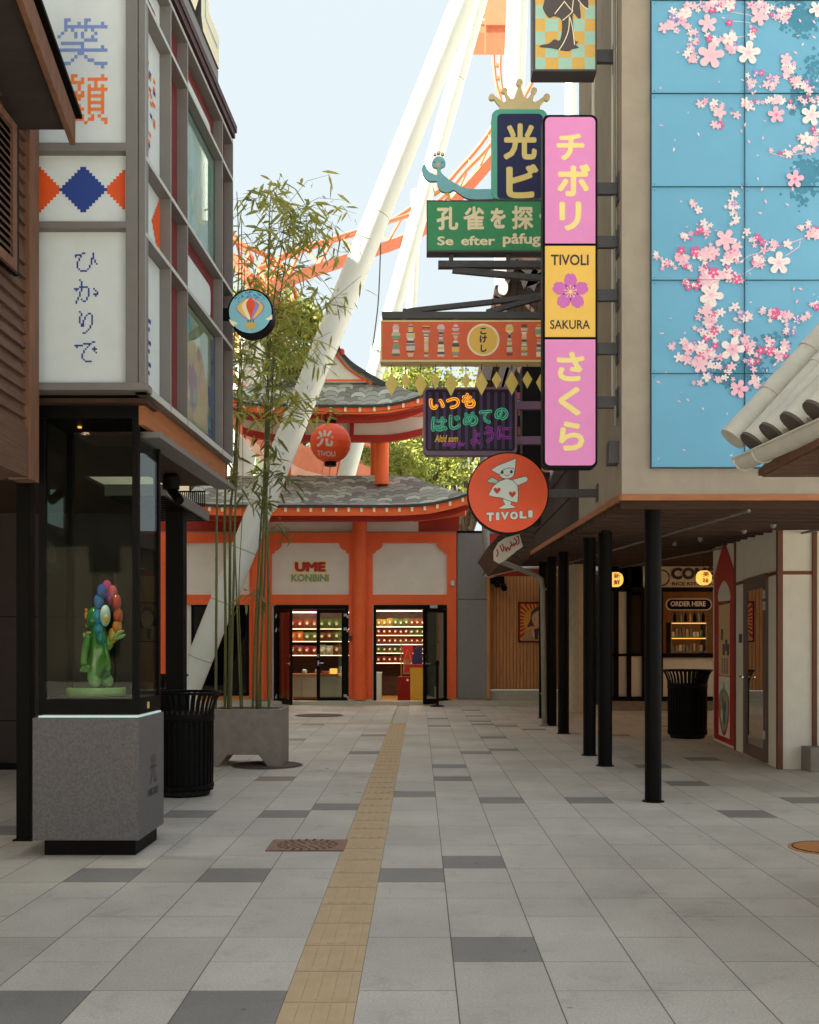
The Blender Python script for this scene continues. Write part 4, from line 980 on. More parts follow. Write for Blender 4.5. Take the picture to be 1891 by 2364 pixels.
for q in range(30):
    a = 2*math.pi*q/30
    L = 1
    ex, ez = math.cos(a), math.sin(a); x0_, z1_ = zf(572, 738); x1_, z0_ = zf(852, 1074)
    L = min([(x1_-c0[0])/ex if ex > 1e-6 else 9, (x0_-c0[0])/ex if ex < -1e-6 else 9, (z1_-c0[1])/ez if ez > 1e-6 else 9, (z0_-c0[1])/ez if ez < -1e-6 else 9])*.94
    b.sheet(fq, [c0, (c0[0]+math.cos(a-.05)*L, c0[1]+math.sin(a-.05)*L), (c0[0]+math.cos(a+.05)*L, c0[1]+math.sin(a+.05)*L)], .003, 1)
b.sheet(fq, disc(c0[0], c0[1], .34, 24), .004, 1)
b.sheet(fq, spline([zf(740, 770), zf(680, 810), zf(670, 880), (zf(640, 950)), zf(690, 940), zf(760, 960), zf(830, 940), zf(800, 820)], 3), .005, 3)
b.sheet(fq, spline([zf(735, 805), zf(685, 850), zf(690, 910), zf(720, 950), zf(770, 950), zf(795, 880), zf(780, 820)], 3), .006, 2)
b.sheet(fq, [zf(590, 1070), zf(620, 990), zf(690, 960), zf(800, 960), zf(850, 1072)], .007, 4)
b.sheet(fq, spline([zf(690, 960), zf(735, 965), zf(735, 1010), zf(700, 1040), zf(680, 1010)], 3), .008, 2); b.sheet(fq, [zf(700, 965), zf(745, 960), zf(735, 1060), zf(712, 1060)], .009, 5)
b.sheet(fq, disc(zf(706, 882)[0], zf(706, 882)[1], .018, 10, .01), .0085, 5); b.sheet(fq, disc(zf(757, 882)[0], zf(757, 882)[1], .018, 10, .01), .0085, 5)
b.build('portrait', ['sun_red', 'sun_orange', 'skin_ink', 'hair_ink', 'bag_brown', 'ink'], t)
t = thing('speaker_cluster', 'black wall box with two round spotlights high on the larch wall', 'spotlight', (X(1148, Yw), Yw, 3))
b = MB(); b.box(X(1132, Yw-.2), X(1165, Yw-.2), Yw-.2, Yw, Z(1348, Yw), Z(1326, Yw)); b.build('box', 'black', t)
for px, py in ((1147, 1352), (1164, 1360)):
    b = MB(); b.tube([(X(px, Yw-.25), Yw-.12, Z(py-6, Yw)), (X(px, Yw-.25), Yw-.3, Z(py, Yw))], .075, 16); b.build('lamp_head', 'black', t, smooth=True)
# pale upper band with curved end
t = thing('white_canopy', 'pale rendered band over the larch wall under the dark eave', 'canopy', (3, 24, 3.3))
b = MB(); b.slab(front(24.2), [(X(a, 24.2), Z(c, 24.2)) for a, c in ((1124, 1322), (1160, 1296), (1240, 1278), (1420, 1270), (1420, 1320), (1350, 1316), (1270, 1308), (1220, 1310), (1180, 1317), (1140, 1326))], -1.2, 0); b.build('band', 'store_white', t)
b = MB(); b.slab(front(24.0), [(X(a, 24.0), Z(c, 24.0)) for a, c in ((1118, 1320), (1142, 1306), (1230, 1276), (1225, 1272), (1140, 1300))], -1.2, 0); b.build('edge_trim', 'old_wood_edge', t)

t = thing('passage_wall', 'dim grey wall closing the arcade between the larch wall and the food stall', 'wall', (4, 26, 0))
b = MB(); b.box(X(1300, 25.9), X(1425, 25.9)+.3, 25.9, 26.1, 0, 3.6); b.box(4.35, 4.45, 23.2, 25.9, 0, 3.6); b.build('wall', 'dark_wall', t)
b = MB(); b.box(X(1300, 25.9), 4.3, 25.86, 25.899, 0, .3); b.build('plinth', 'concrete', t)
t = thing('pale_post', 'pale round post and pipe at the corner of the grey annex', 'pipe', (X(1115, 23.6), 23.6, 0))
b = MB(); b.tube([(X(1116, 23.6), 23.6, Z(1045, 23.6)), (X(1120, 23.6), 23.6, Z(1180, 23.6)), (X(1122, 23.6), 23.6, Z(1262, 23.6)), (X(1130, 23.6), 23.6, Z(1290, 23.6)), (X(1150, 23.6), 23.6, Z(1306, 23.6))], .085, 12); b.build('pipe', 'zinc', t, smooth=True)
t = thing('red_board', 'narrow red boarding behind the white script sign', 'board', (X(1140, 24.8), 24.8, 3))
b = MB(); b.box(X(1126, 24.8), X(1270, 24.8), 24.8, 24.9, Z(1330, 24.8), Z(1232, 24.8)); b.build('boards', 'vermilion_dark', t)
b = MB(); b.box(X(1126, 24.8), X(1270, 24.8), 24.78, 24.92, Z(1232, 24.8), Z(1226, 24.8)); b.build('cap', 'fiber_gray', t)
# ================================================================ rendered building with the cherry blossom mural, right
def zs(Y): return 2.70+.04*(Y-9.3)
def ex(Y): return 1.75+.0255*(Y-9)
RB = thing('mural_building', 'beige rendered building carrying the cherry blossom mural, standing over the arcade posts', 'building', (3, 9, 2.7))
b = MB()
b.add([(ex(9), 9, 2.715), (6.5, 9, 2.715), (6.5, 9, 8.2), (ex(9), 9, 8.2), (ex(11.9), 11.9, zs(11.9)+.04), (6.5, 11.9, zs(11.9)+.04), (6.5, 11.9, 8.2), (ex(11.9), 11.9, 8.2)],
      [(0, 1, 2, 3), (4, 0, 3, 7), (5, 4, 7, 6), (3, 2, 6, 7), (0, 4, 5, 1), (1, 5, 6, 2)]); b.build('rendered_wall', 'render_beige', RB)
RF = Fr((ex(0), 0, 0), (.0255, 1, 0), (0, 0, 1), (-1, .0255, 0))
b = MB(); b.slab(RF, rect(9.27, 9.50, 3.6, 8.2), 0, .012); b.slab(RF, rect(10.62, 10.78, 3.7, 8.2), 0, .012); b.build('pale_strip', 'store_white', RB)
b = MB(); b.tube([RF.p(9.16, 3.35, .03), RF.p(9.16, 3.5, .03), RF.p(9.2, 3.62, .03), RF.p(9.2, 8.2, .03)], .012, 8); b.build('conduit', 'zinc', RB)
b = MB(); b.slab(RF, [(9.14, 3.02), (9.30, 3.02), (9.30, 3.22), (9.14, 3.22)], .0, .09); b.build('wall_lamp', 'bracket_gray', RB, bevel=.006)
# timber fascia and sloping joist ceiling
b = MB()
b.box(ex(9)-.01, 6.5, 8.975, 8.998, 2.672, 2.725)
b.slab(RF, [(9.0, 2.675), (18.5, zs(18.5)-.02), (18.5, zs(18.5)+.05), (9.0, 2.728)], 0, .022); b.build('fascia', 'fascia_wood', RB)
b = MB(); v = [(ex(9)+.02, 9.02), (7.4, 9.02), (7.4, 23.3), (ex(18.5)+.02, 23.3), (ex(18.5)+.02, 18.5)]
b.add([(x, y, zs(y)+.03) for x, y in v]+[(x, y, zs(y)+.06) for x, y in v], [(0, 4, 3, 2, 1), (5, 6, 7, 8, 9)]); b.build('soffit', 'joist', RB)
b = MB(); y = 9.3
while y < 23: b.box(ex(min(y, 18.5))+.04, 7.3, y, y+.05, zs(y)-.06, zs(y)+.029); y += .42
b.build('joists', 'joist', RB)
b = MB()
for xx in (2.9, 4.4): b.tube([(xx, 9.15, zs(9.15)-.09), (xx, 22.8, zs(22.8)-.09)], .014, 8)
b.build('conduits', 'zinc', RB, smooth=True)
for px, py in ((1785, 1178), (1718, 1201), (1617, 1234), (1558, 1251)):
    Y = 1.3*F/(HY-py-0) ; Y = (zs(10)-H)*F/(HY-py)*1.1; x = X(px, Y); b = MB(); b.lathe((x, Y, zs(Y)-.10), [(.015, 0), (.032, .02), (.034, .10)], 14); b.build('downlight', 'zinc', RB, smooth=True)
# mural
MY = 8.955; mf = front(MY); mu0, mu1 = 1505, 1941
for r_ in range(6):
    for c in range(2):
        a0, a1 = (1505, 1719) if c == 0 else (1719, 1941)
        y1, y0 = 1078-215.3*r_, 1078-215.3*(r_+1)
        b = MB(); b.box(X(a0, MY)+.001, X(a1, MY)-.001, MY, MY+.04, Z(y1, MY)+.001, Z(y0, MY)-.001)
        o = b.build('mural_panel', 'mural_blue', RB)
        b = MB()
        for px in (a0+6, a1-6):
            for py in (y0+8, y1-7): b.slab(mf, disc(X(px, MY), Z(py, MY), .0045, 6), 0, .003)
        b.build('screws', 'seam', o)
b = MB(); b.box(X(1503, MY), X(1943, MY), MY+.02, MY+.044, Z(1080, MY), Z(-214, MY)); b.build('mural_backing', 'seam', RB)
rf = random.Random(12); b = MB(); lay = [0]
def flower(px, py, r, col=None, d=None):
    if px < 1511: return
    lay[0] += 1; dd = .0012+lay[0]*.000009
    u, v_ = X(px, MY), Z(py, MY); r = r/F*MY; a0 = rf.uniform(0, 6.3)
    col = col if col is not None else rf.choices([0, 1, 2, 3, 4], [5, 2.5, 1.2, .5, 5])[0]
    pts = []
    n = 6 if r > .05 else 4
    for k in range(5):
        a = a0+k*1.2566
        for q in range(n):
            t = (q/(n-1)-.5) if n > 1 else 0
            rad = r*(1.0-(.55*(2*abs(t))**2.6))
            pts.append((u+math.cos(a+t*1.2566*.96)*rad, v_+math.sin(a+t*1.2566*.96)*rad))
    b.sheet(mf, pts, dd, col)
    if r > .022:
        c2 = 1 if col in (0, 4) else 0 if col in (2, 3) else 2
        b.sheet(mf, [(u+math.cos(a0+k*.6283+.0)*r*(.34 if k % 2 else .1), v_+math.sin(a0+k*.6283)*r*(.34 if k % 2 else .1)) for k in range(10)], dd+.000004, c2)
    if r > .07:
        for k in range(5):
            a = a0+k*1.2566; stroke(b, mf, [(u+math.cos(a)*r*.15, v_+math.sin(a)*r*.15), (u+math.cos(a)*r*.6, v_+math.sin(a)*r*.6)], .006, dd+.000005, 1)
# dusky foliage washes behind the blossoms
for cx_, cy_, n in ((1850, 50, 60), (1830, 20, 30), (1866, 200, 35), (1850, 240, 20), (1862, 400, 60), (1850, 440, 20), (1735, 850, 50), (1700, 870, 25), (1660, 860, 18), (1880, 160, 20), (1790, 790, 12)):
    for q in range(n*3):
        px, py = rf.gauss(cx_, 17), rf.gauss(cy_, 15); a = rf.uniform(0, 6.3); L = rf.uniform(3, 8); lay[0] += 1
        if px > 1935 or py > 1070: continue
        p = [(px+math.cos(a+k)*L*(1 if i % 2 else .62), py+math.sin(a+k)*L*(1 if i % 2 else .62)) for i, k in enumerate([0, .5, 1.2, 1.8, 2.6, 3.3, 4.1, 4.9, 5.6])]
        b.sheet(mf, pxpoly(p, MY), .0004+lay[0]*.000002, 5)
for pl in ([(1683, 27), (1728, 34), (1745, 40)], [(1683, 48), (1735, 52)], [(1700, 87), (1722, 82)], [(1700, 610), (1730, 590), (1800, 570), (1860, 548)], [(1715, 633), (1740, 618)], [(1815, 590), (1845, 570), (1848, 556)], [(1775, 352), (1810, 362), (1870, 350)]):
    stroke(b, mf, pxpoly(pl, MY), .006, .0011, 4)
clusters = [([(1540, 62), (1575, 35), (1600, 20), (1650, 12), (1690, 10)], 34, 12), ([(1555, 70), (1590, 60), (1610, 95), (1590, 110), (1600, 140)], 18, 8), ([(1640, 92), (1680, 100), (1695, 118), (1680, 75)], 20, 9), ([(1720, 60), (1745, 85), (1740, 20), (1770, 15), (1790, 30), (1810, 35), (1830, 15)], 26, 10),
 ([(1595, 130), (1610, 145)], 5, 9), ([(1815, 135), (1828, 155), (1805, 170), (1785, 190), (1770, 205)], 14, 10), ([(1800, 175), (1835, 188), (1860, 195), (1880, 215)], 14, 9), ([(1730, 185), (1735, 205), (1755, 168)], 6, 9), ([(1625, 235), (1632, 250), (1700, 258), (1660, 290), (1645, 245), (1668, 245), (1650, 265)], 12, 9),
 ([(1712, 225), (1730, 240), (1765, 232), (1800, 228), (1812, 240), (1845, 240), (1870, 225), (1885, 235)], 16, 10), ([(1772, 348), (1785, 356), (1810, 352), (1820, 358), (1832, 345), (1880, 345), (1860, 355)], 12, 9), ([(1880, 290), (1885, 330), (1850, 330)], 8, 10), ([(1597, 475), (1612, 490), (1635, 520), (1600, 545), (1580, 548)], 12, 9),
 ([(1690, 445), (1703, 465), (1685, 475), (1700, 495), (1690, 515)], 10, 9), ([(1515, 585), (1540, 610), (1530, 620), (1556, 612)], 7, 10), ([(1570, 580), (1578, 600), (1585, 620), (1600, 650), (1590, 665), (1580, 640)], 14, 10), ([(1620, 590), (1640, 580), (1630, 610), (1650, 640), (1620, 640), (1640, 660)], 26, 12), ([(1680, 590), (1700, 575), (1690, 620), (1670, 640), (1705, 645)], 16, 11),
 ([(1715, 545), (1740, 560), (1770, 560), (1785, 570), (1815, 562), (1728, 588), (1748, 605), (1765, 600)], 16, 9), ([(1838, 525), (1865, 525), (1885, 540), (1870, 545)], 8, 10), ([(1660, 720), (1650, 735), (1640, 745), (1620, 748), (1600, 735), (1645, 700)], 14, 10), ([(1690, 710), (1710, 720), (1720, 738), (1675, 735)], 6, 10),
 ([(1600, 760), (1630, 775), (1650, 765), (1640, 790)], 10, 9), ([(1575, 785), (1590, 800), (1600, 790), (1575, 820), (1590, 830), (1620, 800), (1630, 820), (1650, 815), (1610, 835), (1660, 790)], 26, 11), ([(1550, 798)], 2, 9), ([(1720, 790), (1730, 812), (1745, 830), (1735, 845), (1710, 785)], 14, 10), ([(1600, 840), (1630, 830), (1650, 845), (1700, 850)], 10, 10),
 ([(1580, 872), (1622, 880), (1655, 870), (1695, 880), (1705, 945)], 5, 10), ([(1740, 880), (1755, 890), (1720, 885)], 7, 10), ([(1762, 795), (1780, 790), (1775, 812), (1792, 822), (1800, 815), (1820, 800)], 14, 10), ([(1768, 718), (1775, 735), (1793, 722), (1812, 735), (1822, 722), (1815, 745)], 12, 10), ([(1850, 735), (1870, 710), (1880, 700), (1815, 765), (1835, 768)], 10, 9), ([(1705, 770), (1690, 770)], 4, 9), ([(1570, 905)], 0, 4)]
for path, n, r in clusters:
    for q in range(int(n*1.35)+len(path)):
        i = rf.randrange(max(1, len(path)-1)); t = rf.random(); p0 = path[i]; p1 = path[min(i+1, len(path)-1)]
        flower(p0[0]+(p1[0]-p0[0])*t+rf.gauss(0, r*.7), p0[1]+(p1[1]-p0[1])*t+rf.gauss(0, r*.6), r*rf.choice([.45, .6, .75, .9, 1.15]))
for px, py, r, c in ((1633, 57, 25, 4), (1752, 41, 25, 4), (1532, 66, 16, 4), (1683, 92, 20, 0), (1640, 130, 36, 4), (1727, 124, 32, 0), (1813, 138, 16, 4), (1791, 267, 23, 1), (1872, 268, 29, 0), (1834, 415, 24, 1), (1859, 322, 18, 0), (1660, 261, 18, 4), (1885, 23, 22, 0), (1674, 555, 29, 4), (1797, 609, 31, 0),
                    (1641, 682, 33, 0), (1690, 808, 33, 0), (1690, 808, 17, 1), (1705, 899, 25, 1), (1616, 844, 22, 4), (1632, 588, 20, 4), (1630, 720, 16, 4), (1755, 700+110, 14, 2), (1648, 125+640, 12, 2), (1700, 645, 14, 2), (1572, 580, 13, 2), (1775, 812, 13, 2), (1683, 55, 11, 2), (1637, 92, 11, 2)): flower(px, py, r*.88, c)
for q in range(95):                                            # loose petals
    px, py = rf.uniform(1515, 1885), rf.uniform(10, 1060)
    if px > 1700 and py > 900: continue
    a = rf.uniform(0, 3.14); L = rf.uniform(3, 6.5); ca_, sa = math.cos(a), math.sin(a); lay[0] += 1
    b.sheet(mf, pxpoly([(px+ca_*L, py+sa*L), (px-sa*L*.45, py+ca_*L*.45), (px-ca_*L, py-sa*L), (px+sa*L*.45, py-ca_*L*.45)], MY), .0012+lay[0]*.000009, rf.choice([0, 4, 4, 1]))
b.build('blossom_print', ['petal_white', 'petal_pink', 'petal_rose', 'petal_lilac', 'petal_soft', 'mural_teal'], RB)
b = MB()
for px in (1719,): b.slab(mf, rect(X(px, MY)-.0014, X(px, MY)+.0014, Z(1078, MY), Z(0, MY)), 0, .016)
for py in (862.7, 647.4, 432, 216.8, 1.5): b.slab(mf, rect(X(1505, MY), X(1941, MY), Z(py, MY)-.0014, Z(py, MY)+.0014), 0, .0165)
b.build('panel_seams', 'seam', RB)

# arcade posts
for px, Y, r, lb in ((1508, 9.45, .075, 'thick round black post nearest to the camera at the mural corner'), (1397, 12.3, .083, 'second round black post from the mural corner'), (1361, 13.5, .082, 'third round black post from the mural corner'),
                     (1301, 16.9, .090, 'fourth round black post from the mural corner'), (1274, 18.6, .088, 'fifth round black post from the mural corner, just behind the grey downpipe'), (1254, 20.6, .085, 'farthest round black post, half hidden by the grey downpipe')):
    post(px, Y, r, zs(Y)+.02, lb)
t = thing('downpipe', 'grey rainwater pipe with an elbow beside the farthest black posts', 'pipe', (X(1256, 18.7), 18.7, 0))
b = MB(); Yp = 18.55; b.tube([(X(1145, Yp), Yp, Z(1293, Yp)), (X(1162, Yp), Yp, Z(1299, Yp)), (X(1236, Yp), Yp, Z(1327, Yp)), (X(1250, Yp), Yp, Z(1338, Yp)), (X(1253, Yp), Yp, Z(1362, Yp)), (X(1255, Yp), Yp, Z(1500, Yp)), (X(1257, Yp), Yp, .02)], .047, 14); b.build('pipe', 'zinc', t, smooth=True)
for py in (1363, 1604): b = MB(); b.lathe((X(1255, Yp), Yp, Z(py, Yp)), [(.05, 0), (.054, .01), (.054, .03), (.05, .04)], 14); b.build('collar', 'zinc', t)
b = MB(); b.lathe((X(1257, Yp), Yp, 0), [(.1, 0), (.08, .015), (.055, .03)], 16); b.build('foot_collar', 'zinc', t)
t = thing('concrete_column', 'pale round concrete column between the black arcade posts', 'column', (X(1331, 22), 22, 0))
b = MB(); b.lathe((X(1331, 22), 22, 0), [(.155, 0), (.155, zs(22)-.0)], 28); b.build('shaft', 'concrete_light', t, smooth=True)
b = MB(); b.lathe((X(1331, 22), 22, 0), [(.17, 0), (.17, .05), (.157, .06)], 28); b.build('base', 'concrete_light', t, smooth=True)
# dark upper timber storey behind the rendered part
TB = thing('timber_gatehouse', 'brown boarded timber building with a leaning gable behind the hanging signs', 'building', (3, 15, 3))
b = MB()
z = zs(12)+.06
def pl_(z0, z1, d):
    b.slab(RF, [(11.91, z0), (18.45, z0+.15), (18.45, z1+.15), (11.91, z1)], -.3, d)
for k in range(13): pl_(zs(11.9)+.06+k*.20, zs(11.9)+.06+k*.20+.19, -.03-.01*(k % 2))
b.build('side_boards', 'plank_dark', TB)
YG = 15.6; b = MB(); P_ = lambda a, c, Y=YG: (X(a, Y), Z(c, Y))
b.slab(front(YG), [P_(1142, 665), P_(1129, 737), P_(1096, 892), P_(1085, 960), P_(1200, 960), P_(1200, 1090), P_(1330, 1090), P_(1330, 560), P_(1190, 590), P_(1172, 625), P_(1160, 655)], -3, 0); b.build('gable_wall', 'plank_brown', TB)
b = MB(); fy = front(YG)
for p, q in (((1185, 600), (1150, 690)), ((1250, 600), (1215, 690)), ((1190, 605), (1235, 640)), ((1205, 660), (1260, 640)), ((1150, 735), (1120, 880)), ((1180, 850), (1150, 960)), ((1165, 850), (1130, 960))):
    b.obox((*P_(*p), )[:1]+(YG-.05,)+P_(*p)[1:], P_(*q)[:1]+(YG-.05,)+P_(*q)[1:], .09, .14)
b.build('beams', 'plank_dark', TB)
b = MB()
for k in range(9): stroke(b, fy, [P_(1150+k*16, 640), P_(1108+k*18, 955)], .018, .004)
b.build('board_joints', 'plank_dark', TB)
b = MB(); b.slab(fy, [P_(1141, 595), P_(1170, 595), P_(1168, 640), P_(1160, 660), P_(1142, 664)], 0, .1); b.slab(fy, disc(*P_(1160, 672), .07, 18, .11), .1, .16); b.build('ridge_tile', 'kawara', TB)
b = MB(); b.slab(fy, [P_(1165, 645), P_(1180, 640), P_(1195, 640), P_(1190, 652), P_(1165, 655)], .16, .2); b.build('ridge_cap', 'navy', TB)
b = MB(); b.box(X(1206, 13), X(1250, 13), 13, 13.3, zs(13)+.1, Z(842, 13)); b.build('black_post', 'black_matt', TB)
b = MB(); f13 = front(13.8)
b.slab(f13, rect(X(1190, 13.8), X(1252, 13.8), Z(1080, 13.8), Z(890, 13.8)), -.03, 0, 0)
for a, c, e, g_, m_ in ((1192, 906, 1206, 922, 1), (1192, 924, 1206, 935, 2), (1196, 945, 1204, 960, 3), (1215, 943, 1228, 957, 2), (1230, 985, 1250, 1003, 2), (1218, 1020, 1230, 1036, 2), (1196, 985, 1206, 1005, 3)): b.sheet(f13, rect(X(a, 13.8), X(e, 13.8), Z(g_, 13.8), Z(c, 13.8)), .003, m_)
b.build('painted_board', ['black_matt', 'petal_rose', 'neon_green' if 0 else 'bird_blue', 'track_orange'], TB)
b = MB(); Ye = 19
b.slab(front(Ye), [P_(a, c, Ye) for a, c in ((1127, 1262), (1150, 1238), (1190, 1205), (1262, 1190), (1262, 1262), (1228, 1283), (1190, 1292), (1155, 1300))], -3.5, 0); b.build('eave', 'plank_brown', TB)
b = MB()
for k in range(6): stroke(b, front(Ye), [P_(1135+k*4, 1262-k*8, Ye), P_(1200+k*8, 1290-k*12, Ye)], .02, .003)
b.build('eave_joints', 'plank_dark', TB)
t = thing('white_script_sign', 'ragged white board with red handwritten strokes below the round red sign', 'sign', (X(1172, 18.3), 18.3, 3.1))
f18 = front(18.3); P8 = lambda a, c: (X(950+a/3.45, 18.3), Z(850+c/3.45, 18.3))
b = MB(); b.slab(f18, [P8(*q) for q in ((655, 1455), (690, 1390), (750, 1350), (860, 1320), (888, 1420), (830, 1460), (815, 1475), (770, 1510), (755, 1525), (700, 1555), (655, 1530))], -.05, 0); b.build('board', 'store_white', t)
b = MB()
for st in ([(680, 1440), (690, 1480), (675, 1500)], [(705, 1410), (725, 1460), (735, 1430), (720, 1400)], [(745, 1420), (755, 1460), (765, 1425), (780, 1450), (790, 1415)], [(790, 1380), (800, 1420), (812, 1395), (822, 1420)], [(815, 1350), (840, 1380), (825, 1400), (855, 1395), (850, 1340), (835, 1345)]): stroke(b, f18, [P8(*q) for q in spline(st, 3, False)], .022, .003)
b.build('lettering', 'castle_red', t)

# ================================================================ hanging signs
def bracket(b, px0, px1, py, Y, h=.10, plate=True, yoff=.06):
    b.box(X(px0, Y), px1, Y+yoff, Y+yoff+.05, Z(py, Y)-h/2, Z(py, Y)+h/2)
    if plate: b.slab(RF, rect(Y+yoff-.05, Y+yoff+.10, Z(py, Y)-h*1.25, Z(py, Y)+h*1.25), .0, .012)
BS = 'hanging signs on the mural building'
# pink vertical sign
Y = 9.1; f = front(Y); t = thing('vertical_sign', 'tall pink and yellow lit sign with rounded ends reading TIVOLI SAKURA', 'sign', (X(1316, Y), Y, 3.1), BS)
b = MB(); b.slab(f, rrect(X(1253, Y), X(1379.5, Y), Z(1080, Y), Z(265, Y), .055), -.14, 0); b.build('case', 'black', t)
b = MB()
b.slab(f, [p for p in rrect(X(1258.5, Y), X(1374.5, Y), Z(640, Y), Z(270.5, Y), .045) if p[1] > Z(560, Y)]+[(X(1258.5, Y), Z(562, Y)), (X(1374.5, Y), Z(562, Y))], 0, .004, 0)
b.slab(f, rect(X(1258.5, Y), X(1374.5, Y), Z(778, Y), Z(568, Y)), 0, .004, 1)
b.slab(f, [(X(1374.5, Y), Z(784, Y)), (X(1258.5, Y), Z(784, Y))]+[p for p in rrect(X(1258.5, Y), X(1374.5, Y), Z(1074.5, Y), Z(700, Y), .045) if p[1] < Z(790, Y)], 0, .004, 0)
b.build('sign_face', ['pink_sign', 'yellow_sign'], t)
b = MB()
for ch, a0, a1, c0_, c1_ in (('チ', 1285, 1349, 309, 371), ('ボ', 1286, 1363, 379, 454), ('リ', 1291, 1342, 466, 533), ('さ', 1285, 1349, 813, 881), ('く', 1289, 1341, 893, 960), ('ら', 1290, 1349, 973, 1041)):
    b.text(ch, f, X(a0, Y), X(a1, Y), Z(c1_, Y), Z(c0_, Y), .006, 0, .038)
b.text('TIVOLI', f, X(1272, Y), X(1359, Y), Z(613, Y), Z(588, Y), .006, 1, .02); b.text('SAKURA', f, X(1270, Y), X(1362, Y), Z(760, Y), Z(739, Y), .006, 1, .015)
cx_, cz_ = X(1317, Y), Z(674, Y); rr_ = 43/F*Y
for k in range(5):
    a = R(90+72*k); tip = rr_; P3 = []
    for u, v_ in ((.08, 0), (.3, -.26), (.62, -.36), (.9, -.25), (1.0, -.1), (.93, 0), (1.0, .1), (.9, .25), (.62, .36), (.3, .26)): P3.append((cx_+rr_*(u*math.cos(a)-v_*math.sin(a)), cz_+rr_*(u*math.sin(a)+v_*math.cos(a))))
    b.sheet(f, P3, .0055, 2)
for k in range(10):
    a = R(36*k+18); L = .27 if k % 2 else .33; stroke(b, f, [(cx_, cz_), (cx_+rr_*L*math.cos(a), cz_+rr_*L*math.sin(a))], .004, .0065, 0); b.sheet(f, disc(cx_+rr_*L*math.cos(a), cz_+rr_*L*math.sin(a), .006, 8), .0066, 0)
b.sheet(f, disc(cx_, cz_, .010, 12), .007, 0)
b.build('lettering', ['cream', 'ink', 'blossom_pink'], t)
for py in (427, 551, 675, 799, 924):
    b = MB(); bracket(b, 1377, ex(Y)-.0, py, Y, .10); b.build('bracket', 'bracket_gray', t)
# kimono sign
Y = 9.3; f = front(Y); t = thing('kimono_sign', 'mint and mustard chequered sign with a dark kimono silhouette, cut by the top edge', 'sign', (X(1304, Y), Y, 6.6), BS)
z0, z1 = Z(164, Y), Z(-200, Y); xa, xb = X(1230, Y), X(1378, Y)
b = MB(); b.box(xa, xb, Y, Y+.19, z0-.0, z1); b.build('case', 'bracket_gray', t)
b = MB(); xs_ = [1236, 1259, 1289, 1320, 1350, 1374]; ys_ = [160, 133, 103.5, 73, 43.5, 12.5, -18, -48, -78, -108, -140, -170, -196]
for i in range(5):
    for j in range(12): b.sheet(f, rect(X(xs_[i], Y), X(xs_[i+1], Y), Z(ys_[j], Y), Z(ys_[j+1], Y)), .003, (i+j) % 2)
zk = lambda a, c: (X(850+a/2.875, Y), Z(c/2.875, Y))
b.sheet(f, [zk(*q) for q in spline([(1200, -260), (1290, -330), (1400, -290), (1440, -150), (1460, 0), (1455, 60), (1405, 20), (1412, 110), (1395, 125), (1360, 90), (1362, 180), (1372, 270), (1395, 275), (1380, 300), (1398, 318), (1350, 330), (1330, 342), (1270, 335), (1215, 322), (1140, 315), (1150, 300), (1200, 290), (1235, 262), (1275, 265), (1285, 140), (1235, 110), (1200, 120), (1160, 60), (1170, 0)], 3)], .005, 2)
for st in ([(1300, 15), (1265, 60), (1238, 95)], [(1300, 10), (1340, 60), (1356, 80), (1290, 138)], [(1362, 0), (1352, 80)], [(1392, 0), (1430, 45), (1455, 60)], [(1335, 110), (1330, 200), (1300, 280), (1265, 335)], [(1335, 110), (1355, 180), (1370, 300)]): stroke(b, f, [zk(*q) for q in spline(st, 3, False)], .008, .0065, 3)
b.build('picture', ['mint', 'mustard', 'silhouette', 'cream_pale'], t)
b = MB(); bracket(b, 1376, ex(Y), 119, Y, .11); b.build('bracket', 'bracket_gray', t)
# blue sign with crown, green sign, peacock
Y = 11.8; f = front(Y)
t = thing('green_sign', 'long green sign with cream letters reading Se efter pafuglen', 'sign', (X(1150, Y), Y, 5.9), BS)
t['label'] = 'long green hanging sign with cream lettering Se efter påfuglen'
b = MB(); b.box(X(985, Y), X(1320, Y), Y, Y+.17, Z(582, Y), Z(462, Y)); b.build('case', 'bracket_gray', t)
b = MB(); b.slab(f, rect(X(987.5, Y), X(1317, Y), Z(578, Y), Z(466, Y)), 0, .004); b.build('sign_face', 'green_sign', t)
zg = lambda a, c: (X(960+a/5.75, Y), Z(330+c/5.75, Y))
b = MB()
for ch, a0, c0_, a1, c1_, bo in (('孔', 275, 850, 565, 1160, .035), ('雀', 630, 845, 910, 1160, .03), ('を', 990, 865, 1195, 1140, .045), ('探', 1275, 835, 1560, 1150, .03), ('せ', 1640, 850, 1900, 1150, .045), ('Se', 285, 1242, 500, 1362, .03), ('efter', 600, 1235, 1055, 1362, .03), ('påfuglen', 1155, 1200, 1930, 1385, .03)):
    p0, p1 = zg(a0, c1_), zg(a1, c0_); b.text(ch, f, p0[0], p1[0], p0[1], p1[1], .007, 0, bo)
b.build('lettering', ['cream_pale'], t)
b = MB(); b.box(X(1012, Y), ex(Y)-.0, Y+.04, Y+.13, Z(613, Y), Z(598, Y)); b.obox((X(1045, Y), Y+.085, Z(617, Y)), (ex(Y), Y+.085, Z(645, Y)), .06, .065)
for px in (1042, 1175): b.box(X(px-5, Y), X(px+5, Y), Y+.05, Y+.12, Z(598, Y)-.001, Z(583, Y))
b.build('bracket', 'bracket_gray', t)
t = thing('crown_sign', 'navy sign with mint rim and gold crown standing on the green sign', 'sign', (X(1200, Y), Y, 6.5), BS)
z4 = lambda a, c: (X(850+a/2.875, Y), Z(c/2.875, Y))
b = MB(); b.slab(f, rrect(X(1135, Y), X(1264, Y), Z(460, Y), Z(252, Y), .09), -.12, 0); b.build('case', 'teal', t)
